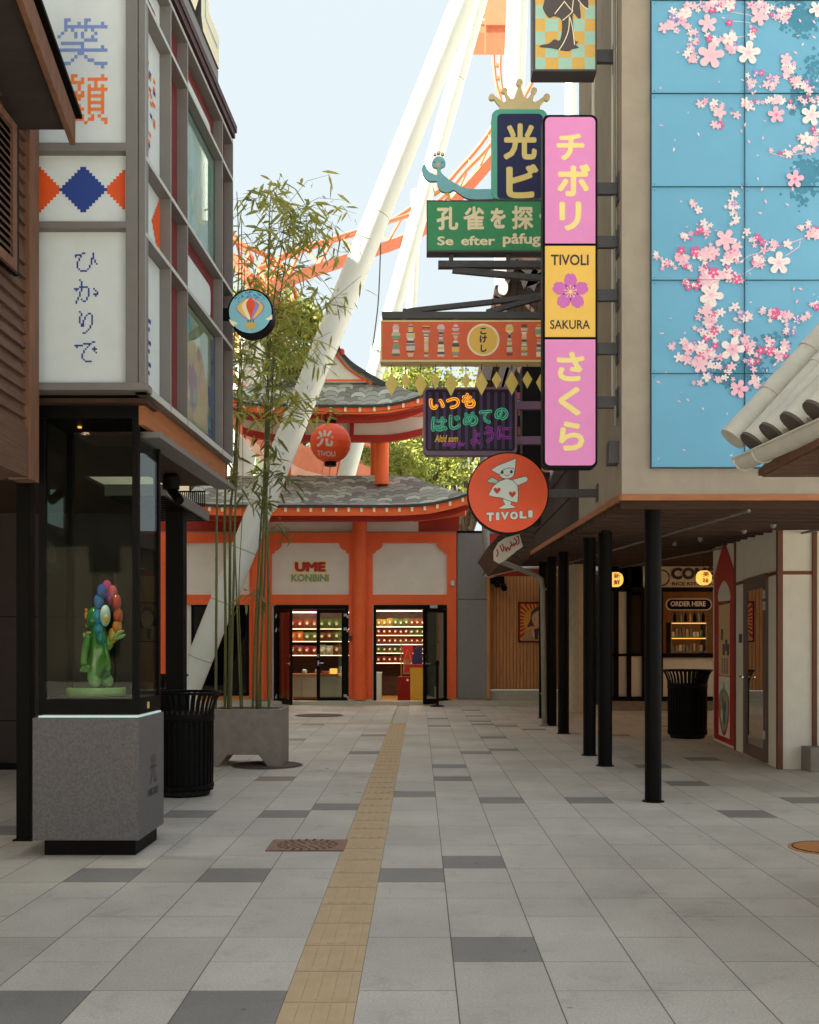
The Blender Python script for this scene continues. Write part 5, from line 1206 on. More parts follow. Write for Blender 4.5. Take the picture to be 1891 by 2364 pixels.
b = MB(); b.slab(f, rrect(X(1148, Y), X(1253, Y), Z(459, Y), Z(263, Y), .05), 0, .005); b.build('sign_face', 'navy', t)
b = MB()
for ch, a0, c0_, a1, c1_ in (('光', 897, 820, 1120, 1062), ('ビ', 915, 1090, 1130, 1318)): p0, p1 = z4(a0, c1_), z4(a1, c0_); b.text(ch, f, p0[0], p1[0], p0[1], p1[1], .008, 0, .04)
b.build('lettering', ['cream'], t)
b = MB(); pts = [(878, 722), (870, 690), (830, 640), (838, 625), (885, 655), (905, 668), (918, 650), (900, 600), (912, 595), (950, 645), (968, 642), (1003, 555), (1012, 555), (1040, 640), (1060, 645), (1095, 600), (1108, 605), (1095, 655), (1105, 668), (1125, 660), (1172, 628), (1182, 640), (1145, 690), (1138, 722)]
b.slab(f, [z4(*q) for q in pts], -.07, -.03)
for a, c, r_ in ((822, 633, 20), (908, 590, 20), (1006, 537, 22), (1103, 590, 20), (1188, 634, 22)): b.slab(f, disc(*z4(a, c), r_/2.875/F*Y, 20), -.075, -.025)
b.build('crown', 'gold', t)
t = thing('peacock_figure', 'pale blue cut-out bird with a long tail lying on top of the green sign', 'cut-out figure', (X(1040, Y), Y, 6.4), BS)
body = [(300, 165), (340, 168), (378, 200), (397, 250), (385, 290), (345, 312), (330, 330), (335, 365), (380, 420), (470, 485), (600, 560), (720, 595), (860, 602), (1000, 600), (1035, 625), (1030, 655), (1000, 668), (1040, 680), (1055, 710), (1035, 735), (850, 740), (720, 735), (620, 690), (510, 612), (470, 632), (400, 645), (340, 625), (300, 580), (285, 520), (278, 495), (200, 497), (130, 460), (88, 390), (85, 320), (118, 262), (150, 330), (200, 380), (280, 408), (280, 320), (235, 305), (212, 265), (225, 210), (260, 175)]
f = front(Y)
b = MB(); b.slab(f, [zg(*q) for q in spline(body, 2)], -.06, -.03, 1); b.slab(f, [zg(300+(a-300)*.985, 450+(c-450)*.98) for a, c in spline(body, 2)], -.0305, -.026, 0); b.build('body', ['bird_blue', 'slate'], t)
b = MB()
for a, c in ((252, 130), (303, 112), (358, 128)): b.slab(f, disc(*zg(a, c), 21/5.75/F*Y, 16), -.055, -.035, 1); b.slab(f, disc(*zg(a, c), 14/5.75/F*Y, 16), -.03, -.028, 0)
b.build('crest', ['cream_pale', 'bracket_gray'], t)
b = MB()
b.slab(f, [zg(*q) for q in ((222, 540), (262, 650), (305, 610), (332, 630), (250, 690))], -.05, -.035); b.slab(f, [zg(*q) for q in ((390, 645), (440, 690), (380, 730), (475, 730), (440, 640))], -.05, -.035)
b.slab(f, [zg(*q) for q in ((275, 265), (300, 245), (325, 265), (315, 300), (295, 310), (282, 295))], -.026, -.022)
b.build('beak_and_legs', 'yellow_sign', t)
b = MB(); stroke(b, f, [zg(*q) for q in ((235, 235), (250, 248), (262, 235))], .008, -.024); stroke(b, f, [zg(*q) for q in ((340, 235), (353, 248), (368, 238))], .008, -.024); b.build('eyes', 'ink', t)
# kokeshi sign
Y = 11.2; f = front(Y); zq = lambda a, c: (X(870+a/4.423, Y), Z(730+c/4.423, Y))
t = thing('doll_sign', 'long red hanging sign with a row of striped dolls and a yellow medallion', 'sign', (X(1116, Y), Y, 4.8), BS)
b = MB(); x0, x1 = X(878, Y), X(1354, Y); zz0, zz1 = Z(835, Y), Z(739, Y); b.box(x0, x1, Y, Y+.2, zz0, zz1); b.build('case', 'gold', t)
b = MB(); b.slab(f, rect(x0+.018, x1-.018, zz0+.02, zz1-.018), 0, .003); b.build('sign_face', 'kokeshi_red', t)
b = MB(); c0 = zq(1087, 243); rd = 165/4.423/F*Y
b.sheet(f, disc(*c0, rd, 40), .0045, 0); b.sheet(f, disc(*c0, rd*.88, 40), .0052, 1)
for k in range(56): a = k*2*math.pi/56; b.sheet(f, disc(c0[0]+rd*.935*math.cos(a), c0[1]+rd*.935*math.sin(a), .004, 6), .0056, 2)
for ch, a0, c0_, a1, c1_ in (('こ', 1055, 120, 1120, 188), ('け', 1050, 195, 1125, 275), ('し', 1060, 290, 1120, 368)): p0, p1 = zq(a0, c1_), zq(a1, c0_); b.text(ch, f, p0[0], p1[0], p0[1], p1[1], .0065, 3, .05)
b.build('medallion', ['cream_pale', 'yellow_sign', 'petal_white', 'ink'], t)
b = MB(); rk2 = random.Random(5)
prof = {0: [(0, .5), (.1, .8), (.2, .6), (.3, 1), (.42, .95), (.48, .5), (.55, .5), (.72, .85), (.8, .8), (.9, .95), (1, .7)], 1: [(0, .45), (.12, .6), (.17, .35), (.28, .95), (.4, 1), (.47, .6), (.6, 1), (.8, 1), (.92, .7), (1, .5)], 2: [(0, .6), (.12, 1), (.22, .9), (.32, .5), (.6, .45), (1, .5)], 3: [(0, .5), (.1, .95), (.18, .7), (.28, .3), (.5, .5), (.7, .7), (1, .8)], 4: [(0, .3), (.12, .95), (.2, .5), (.27, .95), (.42, .3), (.47, .2), (.52, .5), (.64, .8), (.8, .85), (1, .55)],
        5: [(0, .5), (.1, .95), (.2, .9), (.28, .2), (.36, .3), (.5, .5), (.7, .6), (1, .7)], 6: [(0, .5), (.05, .75), (.25, .75), (.28, .4), (.4, .6), (.6, .5), (.7, .7), (1, .65)], 7: [(0, .4), (.1, .9), (.25, 1), (.35, .8), (.4, .4), (.6, .6), (1, .7)]}
for i, xc in enumerate((195, 345, 505, 655, 805, 1355, 1505, 1660, 1815, 1970)):
    pr = prof[i % 8]; n = 26
    def wid(t_):
        for (a, wa), (c, wc) in zip(pr, pr[1:]):
            if a <= t_ <= c: return wa+(wc-wa)*(t_-a)/(c-a)
        return .5
    col = 0; b = MB()
    for k in range(n):
        if k % 2 == 0 or rk2.random() < .4: col = rk2.choice([0, 1, 2, 3, 0, 4, 5])
        if rk2.random() < .13: continue
        t0, t1 = k/n, (k+1)/n; w0, w1 = wid(t0)*45, wid(t1)*45
        b.sheet(f, [zq(xc-w1, 85+330*t1), zq(xc+w1, 85+330*t1), zq(xc+w0, 85+330*t0), zq(xc-w0, 85+330*t0)], .0045, col)
    b.build('doll_print', ['sand', 'sage', 'slate', 'yellow_sign', 'petal_soft', 'cream_pale'], t)
b = MB(); b.box(X(881, Y), ex(Y), Y+.06, Y+.15, Z(730, Y), Z(715, Y)); b.obox((X(930, Y), Y+.1, Z(713, Y)), (X(1140, Y), Y+.1, Z(690, Y)), .06, .05); b.obox((X(1138, Y), Y+.1, Z(690, Y)), (ex(Y), Y+.1, Z(662, Y)), .06, .05)
b.obox((X(1125, Y), Y+.105, Z(714, Y)), (X(1250, Y), Y+.105, Z(680, Y)), .06, .05)
for px in (932, 1054, 1178): b.box(X(px-7, Y), X(px+7, Y), Y+.065, Y+.145, Z(739, Y), Z(730, Y)-.001)
b.build('bracket', 'bracket_gray', t)
for i, (xc, wd, y0, y1) in enumerate(((147, 130, 555, 795), (292, 90, 555, 722), (447, 130, 555, 795), (600, 90, 555, 722), (760, 130, 552, 795), (915, 92, 550, 718), (1075, 130, 542, 787), (1230, 100, 540, 715), (1387, 138, 535, 785), (1547, 102, 535, 715), (1702, 130, 535, 780))):
    m = (y0+y1)/2; a = rk2.uniform(-.12, .12)
    ordn = ['first', 'second', 'third', 'fourth', 'fifth', 'sixth', 'seventh', 'eighth', 'ninth', 'tenth', 'eleventh'][i]
    t = thing('diamond_pendant', '%s gold diamond pendant from the left under the red doll sign' % ordn, 'pendant', (zq(xc, y0)[0], Y+.1, zq(xc, 470)[1]), 'gold diamonds hanging under the doll sign')
    b = MB(); u = Vector((math.cos(a), math.sin(a), 0)); c_ = zq(xc, m); fd = Fr((c_[0], Y+.1, c_[1]), u, (0, 0, 1), (math.sin(a), -math.cos(a), 0)); hw, hh = wd/2/4.423/F*Y, (y1-y0)/2/4.423/F*Y
    b.slab(fd, [(0, -hh), (hw, hh*.05), (0, hh), (-hw, hh*.05)], -.006, .006); b.build('plate', 'gold_tag', t)
    b = MB(); p0, p1 = zq(xc, 465), zq(xc, y0+3); b.tube([(p0[0], Y+.1, p0[1]), (p1[0], Y+.1, p1[1])], .0035, 6); b.ball((p1[0], Y+.1, (p0[1]+p1[1])/2), .009, .009, .012, 6); b.build('chain', 'black', t)
# purple neon sign
Y = 12.3; f = front(Y); zp = lambda a, c: (X(970+a/7.19, Y), Z(880+c/7.19, Y))
t = thing('neon_sign', 'purple framed neon sign with orange, green and magenta characters', 'sign', (X(1086, Y), Y, 3.8), BS)
b = MB(); b.slab(f, rrect(X(977, Y), X(1194, Y), Z(1050, Y), Z(894, Y), .07), -.16, 0); b.build('case', 'purple_frame', t)
b = MB(); b.slab(f, rrect(X(982.5, Y), X(1189, Y), Z(1041, Y), Z(899, Y), .04), 0, .003, 0)
for k in range(12): b.slab(f, rrect(X(988.5+k*16.95, Y), X(996+k*16.95, Y), Z(1037, Y), Z(905, Y), .018, 3), .003, .006, 1)
b.build('sign_face', ['purple_dark', 'purple_bar'], t)
b = MB(); b2 = MB()
for col, lst in ((0, (('い', 145, 290, 410, 480), ('つ', 430, 268, 660, 468), ('も', 690, 200, 922, 455))), (1, (('は', 180, 590, 455, 840), ('じ', 475, 560, 680, 810), ('め', 705, 510, 965, 755), ('て', 972, 475, 1192, 710), ('の', 1232, 440, 1467, 655))), (2, (('よ', 835, 810, 1000, 1070), ('う', 1055, 750, 1228, 1025), ('に', 1275, 740, 1512, 975)))):
    for ch, a0, c0_, a1, c1_ in lst:
        p0, p1 = zp(a0, c1_), zp(a1, c0_); g = .012
        b.text(ch, f, p0[0], p1[0], p0[1], p1[1], .009, col, .07); b.text(ch, f, p0[0]+g, p1[0]-g, p0[1]+g, p1[1]-g, .0105, 3, .035); g = .022
        b.text(ch, f, p0[0]+g, p1[0]-g, p0[1]+g, p1[1]-g, .012, col, -.0)
p0, p1 = zp(240, 1015), zp(630, 895); b.text('Altid som', f, p0[0], p1[0], p0[1], p1[1], .009, 4, .03, shear=.3); p0, p1 = zp(370, 1110), zp(760, 995); b.text('aldrig før', f, p0[0], p1[0], p0[1], p1[1], .009, 2, .02, shear=.3)
b.build('neon_lettering', ['neon_orange', 'neon_green', 'neon_magenta', 'purple_dark', 'yellow_sign'], t)
for py in (933, 1014):
    b = MB(); b.box(X(1193, Y), ex(Y)+.0, Y+.05, Y+.12, Z(py+9, Y), Z(py-9, Y)); b.build('bracket', 'purple_frame', t)
# round red sign
Y = 10.4; f = front(Y); z0_ = lambda a, c: (X(950+a/3.45, Y), Z(850+c/3.45, Y))
t = thing('round_sign', 'round red sign with a dancing clown emblem and the word TIVOLI', 'sign', (X(1173, Y), Y, 2.9), BS)
cc = (X(1173, Y), Z(1138, Y)); rd = 94/F*Y; b = MB(); b.slab(f, disc(*cc, rd, 64), -.12, 0); b.build('case', 'black', t)
b = MB(); b.slab(f, disc(*cc, rd*.972, 64), 0, .003); b.build('sign_face', 'tivoli_red', t)
b = MB(); U = lambda L: [z0_(*q) for q in L]
def fig(L, m, d=.005, out=True, sp=0):
    pts = U(spline(L, sp)) if sp else U(L)
    b.sheet(f, pts, d, m)
    if out: stroke(b, f, pts, .006, d+.0006, 1, True)
fig([(805, 888), (880, 868), (895, 862), (918, 866), (930, 885), (918, 905), (895, 915), (880, 922), (850, 935), (815, 915)], 0, .005)
fig([(690, 895), (655, 875), (635, 870), (622, 885), (605, 888), (612, 910), (640, 915), (660, 915), (680, 925)], 2, .005)
fig([(740, 1040), (725, 1050), (745, 1085), (690, 1118), (745, 1122), (838, 1112), (790, 1085), (800, 1050)], 0, .0052)
fig([(760, 880), (700, 900), (650, 940), (612, 1010), (650, 1025), (720, 1035), (745, 1045), (790, 1062), (845, 1072), (852, 1000), (845, 935), (810, 895)], 0, .006)
fig([(700, 830), (712, 870), (760, 882), (810, 862), (822, 800), (760, 780)], 0, .0068, sp=3)
fig([(635, 812), (690, 775), (832, 720), (822, 845), (815, 800), (770, 795), (720, 815), (700, 850)], 0, .0075)
for hx, hy in ((682, 975), (803, 1005)): fig([(hx, hy+28), (hx-28, hy-2), (hx-24, hy-20), (hx-8, hy-22), (hx, hy-10), (hx+8, hy-24), (hx+24, hy-22), (hx+28, hy-2)], 3, .0075, False)
for q in ((723, 830), (795, 826)): b.sheet(f, disc(*z0_(*q), .014, 12, .018), .0085, 1)
stroke(b, f, U(spline([(740, 848), (762, 860), (782, 846)], 3, False)), .007, .0085, 3)
for ch, a0, c0_, a1, c1_ in (('T', 597, 1150, 658, 1220), ('I', 672, 1148, 700, 1212), ('V', 712, 1145, 775, 1208), ('O', 785, 1142, 848, 1206), ('L', 860, 1138, 918, 1198), ('I', 930, 1132, 965, 1190)):
    p0, p1 = z0_(a0, c1_), z0_(a1, c0_); g = .004; b.text(ch, f, p0[0]-g, p1[0]+g, p0[1]-g, p1[1]+g, .005, 1, .10 if ch != 'I' else .1); b.text(ch, f, p0[0], p1[0], p0[1], p1[1], .0065, 0, .07 if ch != 'I' else .07)
b.build('emblem', ['ice_white', 'ink', 'mint', 'heart'], t)
b = MB(); b.box(X(1262, Y), ex(Y), Y+.03, Y+.08, Z(1146, Y), Z(1128, Y)); b.slab(RF, rect(Y-.02, Y+.12, Z(1156, Y), Z(1117, Y)), 0, .012); b.build('bracket', 'bracket_gray', t)

# ================================================================ food stall and white wall in the arcade
Y = 23.0; f = front(Y); SX = lambda p: X(p, 23); SZ = lambda p: Z(p, 23)
FS = thing('food_stall', 'rice kitchen food stall with a black framed serving hatch at the back of the arcade', 'food stall', (SX(1560), Y, 0))
b = MB(); b.box(SX(1400), SX(1700), Y+.02, Y+.12, SZ(1356), SZ(1303)); b.box(SX(1400), SX(1485), Y+.02, Y+.1, SZ(1366), SZ(1303))
b.build('sign_board', 'white_wall', FS)
b = MB(); b.box(SX(1530), SX(1700), Y+.02, Y+.5, SZ(1608), SZ(1518)); b.build('counter_front', 'store_white', FS)
b = MB()
for a, c, p_, q_ in ((1400, 1700, 1356, 1366), (1520, 1700, 1508, 1518), (1400, 1700, 1608, 1618), (1447, 1457, 1303, 1608), (1482, 1530, 1366, 1608), (1417, 1428, 1366, 1608), (1400, 1482, 1509, 1515), (1640, 1700, 1366, 1508)):
    if c == 1700 and a == 1640: continue
    b.box(SX(a), SX(c), Y-.04, Y+.08, SZ(q_), SZ(p_))
b.build('frame', 'black', FS)
b = MB()
for a, c, p_, q_ in ((1428, 1447, 1366, 1509), (1428, 1447, 1515, 1608), (1457, 1482, 1515, 1608)): b.box(SX(a), SX(c), Y+.02, Y+.05, SZ(q_), SZ(p_))
b.build('infill_panel', 'store_white', FS)
b = MB(); b.box(SX(1457), SX(1482), Y+.02, Y+.03, SZ(1509), SZ(1366)); b.build('glass_pane', 'glass_dark', FS)
b = MB(); b.box(SX(1400), SX(1700), Y-.02, Y+.5, 0, SZ(1618)-.002); b.build('plinth', 'concrete', FS)
b = MB(); b.text('COMÉ', f, SX(1549), SX(1650), SZ(1338), SZ(1304), .0+.02, 0, .06); b.text('RICE KITCHEN', f, SX(1551), SX(1648), SZ(1352), SZ(1343.5), .02, 0, .03)
q = [(SX(1527)+.17*math.cos(a*.2), SZ(1334)+.17*math.sin(a*.2)) for a in range(32)]; stroke(b, Fr((0, Y+.0, 0)), q, .03, .02); b.build('lettering', 'ink', FS)
b = MB(); b.box(SX(1440), 8.4, 25.2, 25.3, 0, 3.3); b.box(SX(1440), 8.4, Y+.13, 25.2, 3.2, 3.25); b.box(SX(1440), 8.3, Y+.1, 25.2, .0, .04); b.box(8.3, 8.4, 15.9, 25.2, 0, 3.4); b.build('back_wall', 'shop_wood', FS)
t = thing('order_sign', 'dark rounded sign lettered ORDER HERE hanging in the stall hatch', 'sign', (SX(1590), 22.9, 2.3)); f9 = front(22.9)
b = MB(); b.slab(f9, rrect(X(1538, 22.9), X(1643.5, 22.9), Z(1409, 22.9), Z(1382, 22.9), .12), -.05, 0, 0); b.build('board', 'white_wall', t)
b = MB(); b.slab(f9, rrect(X(1540, 22.9), X(1641.5, 22.9), Z(1407, 22.9), Z(1384, 22.9), .11), 0, .004, 0); b.build('face', 'black', t)
b = MB(); b.text('ORDER HERE', f9, X(1548, 22.9), X(1629, 22.9), Z(1400, 22.9), Z(1388, 22.9), .007, 0, .04); b.build('lettering', 'white_wall', t)
t = thing('display_fridge', 'glass display case with two lit shelves in the stall hatch', 'display case', (SX(1590), 23.6, 1.2)); Yd = 23.4
b = MB(); xa, xb = X(1551, Yd), X(1630, Yd)
for p_ in (1506, 1473, 1438): b.box(xa, xb, Yd, Yd+.45, Z(p_, Yd), Z(p_, Yd)+.02)
b.box(xa-.02, xa, Yd, Yd+.45, Z(1508, Yd), Z(1436, Yd)); b.box(xb, xb+.02, Yd, Yd+.45, Z(1508, Yd), Z(1436, Yd)); b.build('shelves', 'zinc', t)
b = MB()
for p_ in (1475, 1440): b.box(xa, xb, Yd-.012, Yd-.002, Z(p_, Yd)-.0, Z(p_, Yd)+.018)
b.build('light_strip', 'lamp_warm', t)
ri = random.Random(8)
for i in range(9):
    for p_, g_ in ((1505, 'lower'), (1472, 'upper')):
        b = MB(); x = xa+.06+i*(xb-xa-.1)/8.5; h = ri.uniform(.1, .2); b.slab(front(Yd+.1), rrect(x-.03, x+.03, Z(p_, Yd)+.02, Z(p_, Yd)+.02+h, .01, 2), -.1, 0); tag(b.build('food_box', ['cream_pale', 'sage', 'mustard', 'zinc'][ri.randrange(4)]), 'small packed food box on the %s shelf of the lit display case' % g_, 'food box', 'food boxes in the display case')
for i, px in enumerate((1558, 1571, 1583, 1592, 1604, 1612, 1624)):
    b = MB(); b.lathe((X(px, Yd+.2), Yd+.2, Z(1436, Yd)), [(.035, 0), (.037, .14), (.015, .19), (.013, .23), (0, .235)], 12); tag(b.build('bottle', ['black', 'sage', 'black', 'mustard', 'black', 'sage', 'black'][i], smooth=True), ['dark bottle at the left end of the display case top', 'pale green bottle second from the left on the display case', 'dark bottle beside the pale green one on the display case', 'amber bottle in the middle of the display case top', 'dark bottle right of the amber bottle', 'green bottle second from the right on the display case', 'dark bottle at the right end of the display case top'][i], 'bottle', 'bottles on the display case')
def lantern(px, py, Y, r, chars, label, cat='lantern'):
    x, z = X(px, Y), Z(py, Y); t = thing('paper_lantern', label, 'lantern', (x, Y, z))
    b = MB(); b.lathe((x, Y, z-r*.92), [(r*.45, 0), (r*.8, r*.25), (r*.97, r*.6), (r, r*.92), (r*.97, r*1.24), (r*.8, r*1.6), (r*.45, r*1.84)], 28); b.build('shade', 'lamp_warm', t, smooth=True)
    b = MB(); f = front(Y-r-.004); b.text(chars[0], f, x-.055, x+.055, z+.01, z+.10, 0, 0, .02); b.text(chars[1], f, x-.055, x+.055, z-.10, z-.01, 0, 0, .02); b.build('characters', 'ink', t)
    b = MB(); b.tube([(x, Y, z+r*.9), (x, Y, zs(Y))], .004, 6); b.lathe((x, Y, z+r*.9), [(r*.47, 0), (r*.47, .02)], 16); b.build('cord', 'black', t)
lantern(1625, 1334, 18, .135, '美味', 'small glowing round lantern in front of the stall sign, right one of two')
lantern(1421, 1338, 18, .135, '新鮮', 'small glowing round lantern half hidden behind a black post')
# white wall with door
A_, B_ = Vector((4.46, 15.8, 0)), Vector((4.13, 12.0, 0)); L_ = (A_-B_).length; du = (A_-B_)/L_; nw = Vector((-du.y, du.x, 0))
WF = Fr(B_, du, (0, 0, 1), nw)
def ws(px): k_ = px-CX; return (B_.x*F-B_.y*k_)/(du.y*k_-du.x*F)
def wz(px, py): return Z(py, B_.y+du.y*ws(px))
WB = thing('white_building', 'white panelled wall with brown trim and a glazed door under the arcade, right', 'building', (5, 13, 0))
b = MB(); b.slab(WF, rect(0, L_, 0, 3.1), -.25, 0); b.box(B_.x+.26, 7, 11.97, 12.2, 0, 3.1); b.box(4.7, 8.3, 15.8, 15.9, 0, 3.1); b.box(B_.x+.0, B_.x+.3, 11.968, 12.0, .0, 3.1); b.build('wall', 'white_wall', WB)
b = MB()
for px0, px1 in ((1696.5, 1699.5), (1795, 1799)): b.slab(WF, rect(max(ws(px1), -.0), ws(px0), 0, 2.95), 0, .014)
b.box(B_.x-.015, B_.x+.045, 11.945, 11.967, 0, 2.95); b.box(X(1876, 11.95), X(1886, 11.95), 11.94, 11.969, .2, 2.95)
z_r = wz(1795, 1322)
b.slab(WF, rect(.06, ws(1700), z_r-.02, z_r+.02), 0, .012); b.box(B_.x+.05, X(1875, 11.95), 11.952, 11.969, z_r-.025, z_r+.015); b.build('brown_trim', 'brown_trim', WB)
b = MB(); b.box(X(1870, 11.7), X(1960, 11.7), 11.68, 12.4, 0, .27); b.build('plinth', 'concrete', WB)
b = MB(); s0, s1 = ws(1774), ws(1721); zt_ = wz(1722, 1338)
b.slab(WF, rect(s0, s0+.14, .02, zt_), 0, .03); b.slab(WF, rect(s1-.14, s1, .02, zt_), 0, .03); b.slab(WF, rect(s0+.141, s1-.141, .02, .16), 0, .03); b.slab(WF, rect(s0+.141, s1-.141, zt_-.16, zt_), 0, .03); DR = b.build('door', 'door_gray', WB)
b = MB(); b.slab(WF, rect(s0+.14, s1-.14, .16, zt_-.16), 0, .006); b.slab(WF, rect(s0+.5, s1-.15, 1.0, zt_-.2), .006, .008, 1); b.build('glass_pane', ['black', 'castle_red' if 0 else 'black_matt'], DR)
b = MB(); b.slab(WF, rect(s0+.141, s1-.141, .161, zt_-.161), .012, .014); b.build('glazing', 'glass_dark', DR)
b = MB(); b.tube([WF.p(s1-.07, 1.02, .03), WF.p(s1-.07, 1.02, .09), WF.p(s1-.25, 1.02, .09)], .012, 8); b.build('handle', 'chrome', DR, smooth=True)
b = MB()
for zz in (.35, 1.9, zt_-.25): b.slab(WF, rect(s0+.02, s0+.1, zz-.05, zz+.05), .03, .045)
b.build('hinges', 'frame_edge', DR)
b = MB(); sa = ws(1711); b.slab(WF, rect(sa-.06, sa+.06, wz(1711, 1484), wz(1711, 1464)), 0, .02); b.build('card_reader', 'bracket_gray', WB, bevel=.004)
t = thing('castle_poster', 'tall red poster shaped like a pointed tower on the white wall', 'poster', tuple(WF.p(3, 0)))
def wp(px, py): return (ws(px), wz(px, py))
b = MB(); sL, sR = ws(1651), ws(1697.5); sm = ws(1673)
b.slab(WF, [(sR, .04), (sR, wz(1696, 1322)), (sm, wz(1673, 1248)), (sL, wz(1652, 1330)), (sL, .04)], 0, .012); b.build('board', 'castle_red', t)
b = MB()
lo, hi = ws(1687), ws(1662)
arch = [(lo+.02, wz(1686, 1389)), (lo+.02, wz(1686, 1360)), ((lo+hi)/2, wz(1674, 1341)), (hi+.0, wz(1658, 1362)), (hi, wz(1658, 1389))]
b.slab(WF, spline(arch[:0]+[(lo+.02, wz(1680, 1388)), (lo+.02, wz(1680, 1362)), ((lo+hi)/2, wz(1674, 1341)), (hi, wz(1665, 1362)), (hi, wz(1665, 1388))], 3)[:-3]+[(hi, wz(1665, 1388))], .012, .016, 0)
b.slab(WF, rect(lo, hi, wz(1674, 1560), wz(1674, 1396)), .012, .016, 1); b.slab(WF, rect(lo, hi, .12, wz(1674, 1562)), .012, .016, 0)
b.slab(WF, rect(lo, hi+.0, wz(1674, 1393), wz(1674, 1389.5)), .016, .03, 2)
on = spline([((lo+hi)/2, wz(1674, 1575)), ((lo+hi)/2-.06, wz(1674, 1590)), (lo+.04, wz(1674, 1608)), (lo+.06, wz(1674, 1660)), ((lo+hi)/2, wz(1674, 1700)), (hi-.06, wz(1674, 1660)), (hi-.04, wz(1674, 1608)), ((lo+hi)/2+.06, wz(1674, 1590))], 3)
b.slab(WF, on, .016, .019, 3); cxm = (lo+hi)/2; b.slab(WF, [((u-cxm)*.86+cxm, v_*.93+.07) for u, v_ in on], .019, .021, 4)
for px, py, m in ((1670, 1465, 2), (1674, 1500, 2), (1680, 1490, 2), (1684, 1500, 2)): s_ = ws(px); b.slab(WF, rect(s_-.06, s_+.06, wz(px, py)-.08, wz(px, py)+.08), .016, .022, m)
for k in range(9): b.slab(WF, rect(lo+.1+(k % 3)*.17, lo+.2+(k % 3)*.17, wz(1674, 1525+(k//3)*12)-.035, wz(1674, 1525+(k//3)*12)+.035), .016, .017, 5)
for k, (a, c) in enumerate(((-.1, .55), (.05, .6), (.12, .42), (-.05, .38), (0, .5))): b.slab(WF, disc(cxm+a, c, .05, 10, .09), .021, .023, (6, 7, 0, 6, 5)[k])
b.build('print', ['white_wall', 'paper', 'bracket_gray', 'castle_red', 'sage', 'zinc', 'blue', 'heart'], t)

# ================================================================ tiled eave of the house on the right
KH = thing('tiled_house', 'white clay tiled eave with gutter reaching in from the right edge', 'house', (3, 6, 0))
e0, slope = 1.99, math.tan(R(48)); z_e = 2.63
def exx(y): return 2.095+(6.5-y)*.095
uS = Vector((math.cos(R(48)), 0, math.sin(R(48)))); nS = Vector((-math.sin(R(48)), 0, math.cos(R(48))))
Yend = 6.52
# base plane of the tiles
b = MB(); pts = []
for y in (Yend, 3.0): pts += [(exx(y)+.02, y, z_e+.03), (exx(y)+.02+3*uS.x, y, z_e+.03+3*uS.z)]
b.add(pts+[(p[0]+.03, p[1], p[2]-.06) for p in pts], [(0, 1, 3, 2), (4, 6, 7, 5), (0, 4, 5, 1), (0, 2, 6, 4)]); 
for i in range(14):                                             # shallow pan tiles between the round rows
    y = 6.22-i*.275
    for r_ in range(10):
        s0_ = r_*.3; o = Vector((exx(y), y, z_e))+uS*s0_
        vs = []
        for s_ in (0, .33):
            for k in range(7):
                a = -1+2*k/6; vs.append(o+uS*s_+Vector((0, a*.10, 0))+nS*(.035+.035*a*a+(.012 if s_ == 0 else 0)))
        b.add(vs, [(k, k+1, k+8, k+7) for k in range(6)])
        b.add([vs[k] for k in range(7)]+[v-nS*.02 for v in vs[:7]], [(k, k+7, k+8, k+1) for k in range(6)])
b.build('pan_tiles', 'kawara', KH, smooth=True)
for i in range(13):
    y = 6.36-i*.275; b = MB()
    for r_ in range(10):
        o = Vector((exx(y), y, z_e))+nS*.07+uS*(r_*.3-.02)
        rr_ = .078 if r_ else .082; b.tube([o, o+uS*.305], [rr_, rr_*.94], 16, cap=True)
    b.build('round_tiles', 'kawara', KH, smooth=True)
    b = MB(); o = Vector((exx(y), y, z_e))+nS*.07-uS*.02; b.tube([o-uS*.02, o-uS*.001], .086, 20); b.build('end_tile', 'kawara_end', KH, smooth=True)
b = MB()
for r_ in range(8):
    o = Vector((exx(Yend)-.04, Yend+.09, z_e+.17))+uS*(r_*.37-.1)
    b.tube([o, o+uS*.385], [.088, .08], 18)
b.build('verge_tiles', 'kawara', KH, smooth=True)
b = MB()
for k in range(1): b.add([(exx(Yend)+.0, Yend-.02, z_e+.02), (exx(Yend)+3*uS.x, Yend-.02, z_e+.02+3*uS.z), (exx(Yend)+3*uS.x, Yend+.14, z_e+.02+3*uS.z), (exx(Yend)+.0, Yend+.14, z_e+.02)], [(0, 1, 2, 3)])
b.build('verge_bed', 'kawara_end', KH)
# half round gutter
b = MB(); n = 10; vs = []
for y in (6.62, 3.0):
    c = Vector((exx(y)-.02, y, z_e-.03))
    for k in range(n+1): a = math.pi+math.pi*k/n; vs.append(c+Vector((math.cos(a)*.07, 0, math.sin(a)*.072)))
b.add(vs, [(k, k+1, n+2+k, n+1+k) for k in range(n)]); b.add([vs[k] for k in range(n+1)], [tuple(range(n+1))])
for y in (6.60, 6.32, 5.35, 4.4):
    q_ = []
    for k in range(n+1): a = math.pi+math.pi*k/n; q_.append((exx(y)-.02+math.cos(a)*.074, y, z_e-.03+math.sin(a)*.076))
    b.tube(q_, .006, 6)
for sgn in (-1, 1): b.tube([(exx(6.62)-.02+sgn*.075, 6.62, z_e-.03), (exx(3)-.02+sgn*.075, 3, z_e-.03)], .008, 6)
b.build('gutter', 'kawara', KH, smooth=True)
b = MB(); b.box(2.15, 3.2, 3.0, 6.6, z_e-.14, z_e-.1)
for k in range(24): b.box(2.17, 3.2, 3.05+k*.148, 3.05+k*.148+.13, z_e-.15, z_e-.1401)
b.add([(2.14, 6.6, z_e-.12), (3.4, 6.6, z_e-.12), (3.4, 6.6, z_e+1.3), (2.24, 6.6, z_e)], [(0, 1, 2, 3)]); b.build('soffit_boards', 'old_wood_edge', KH)
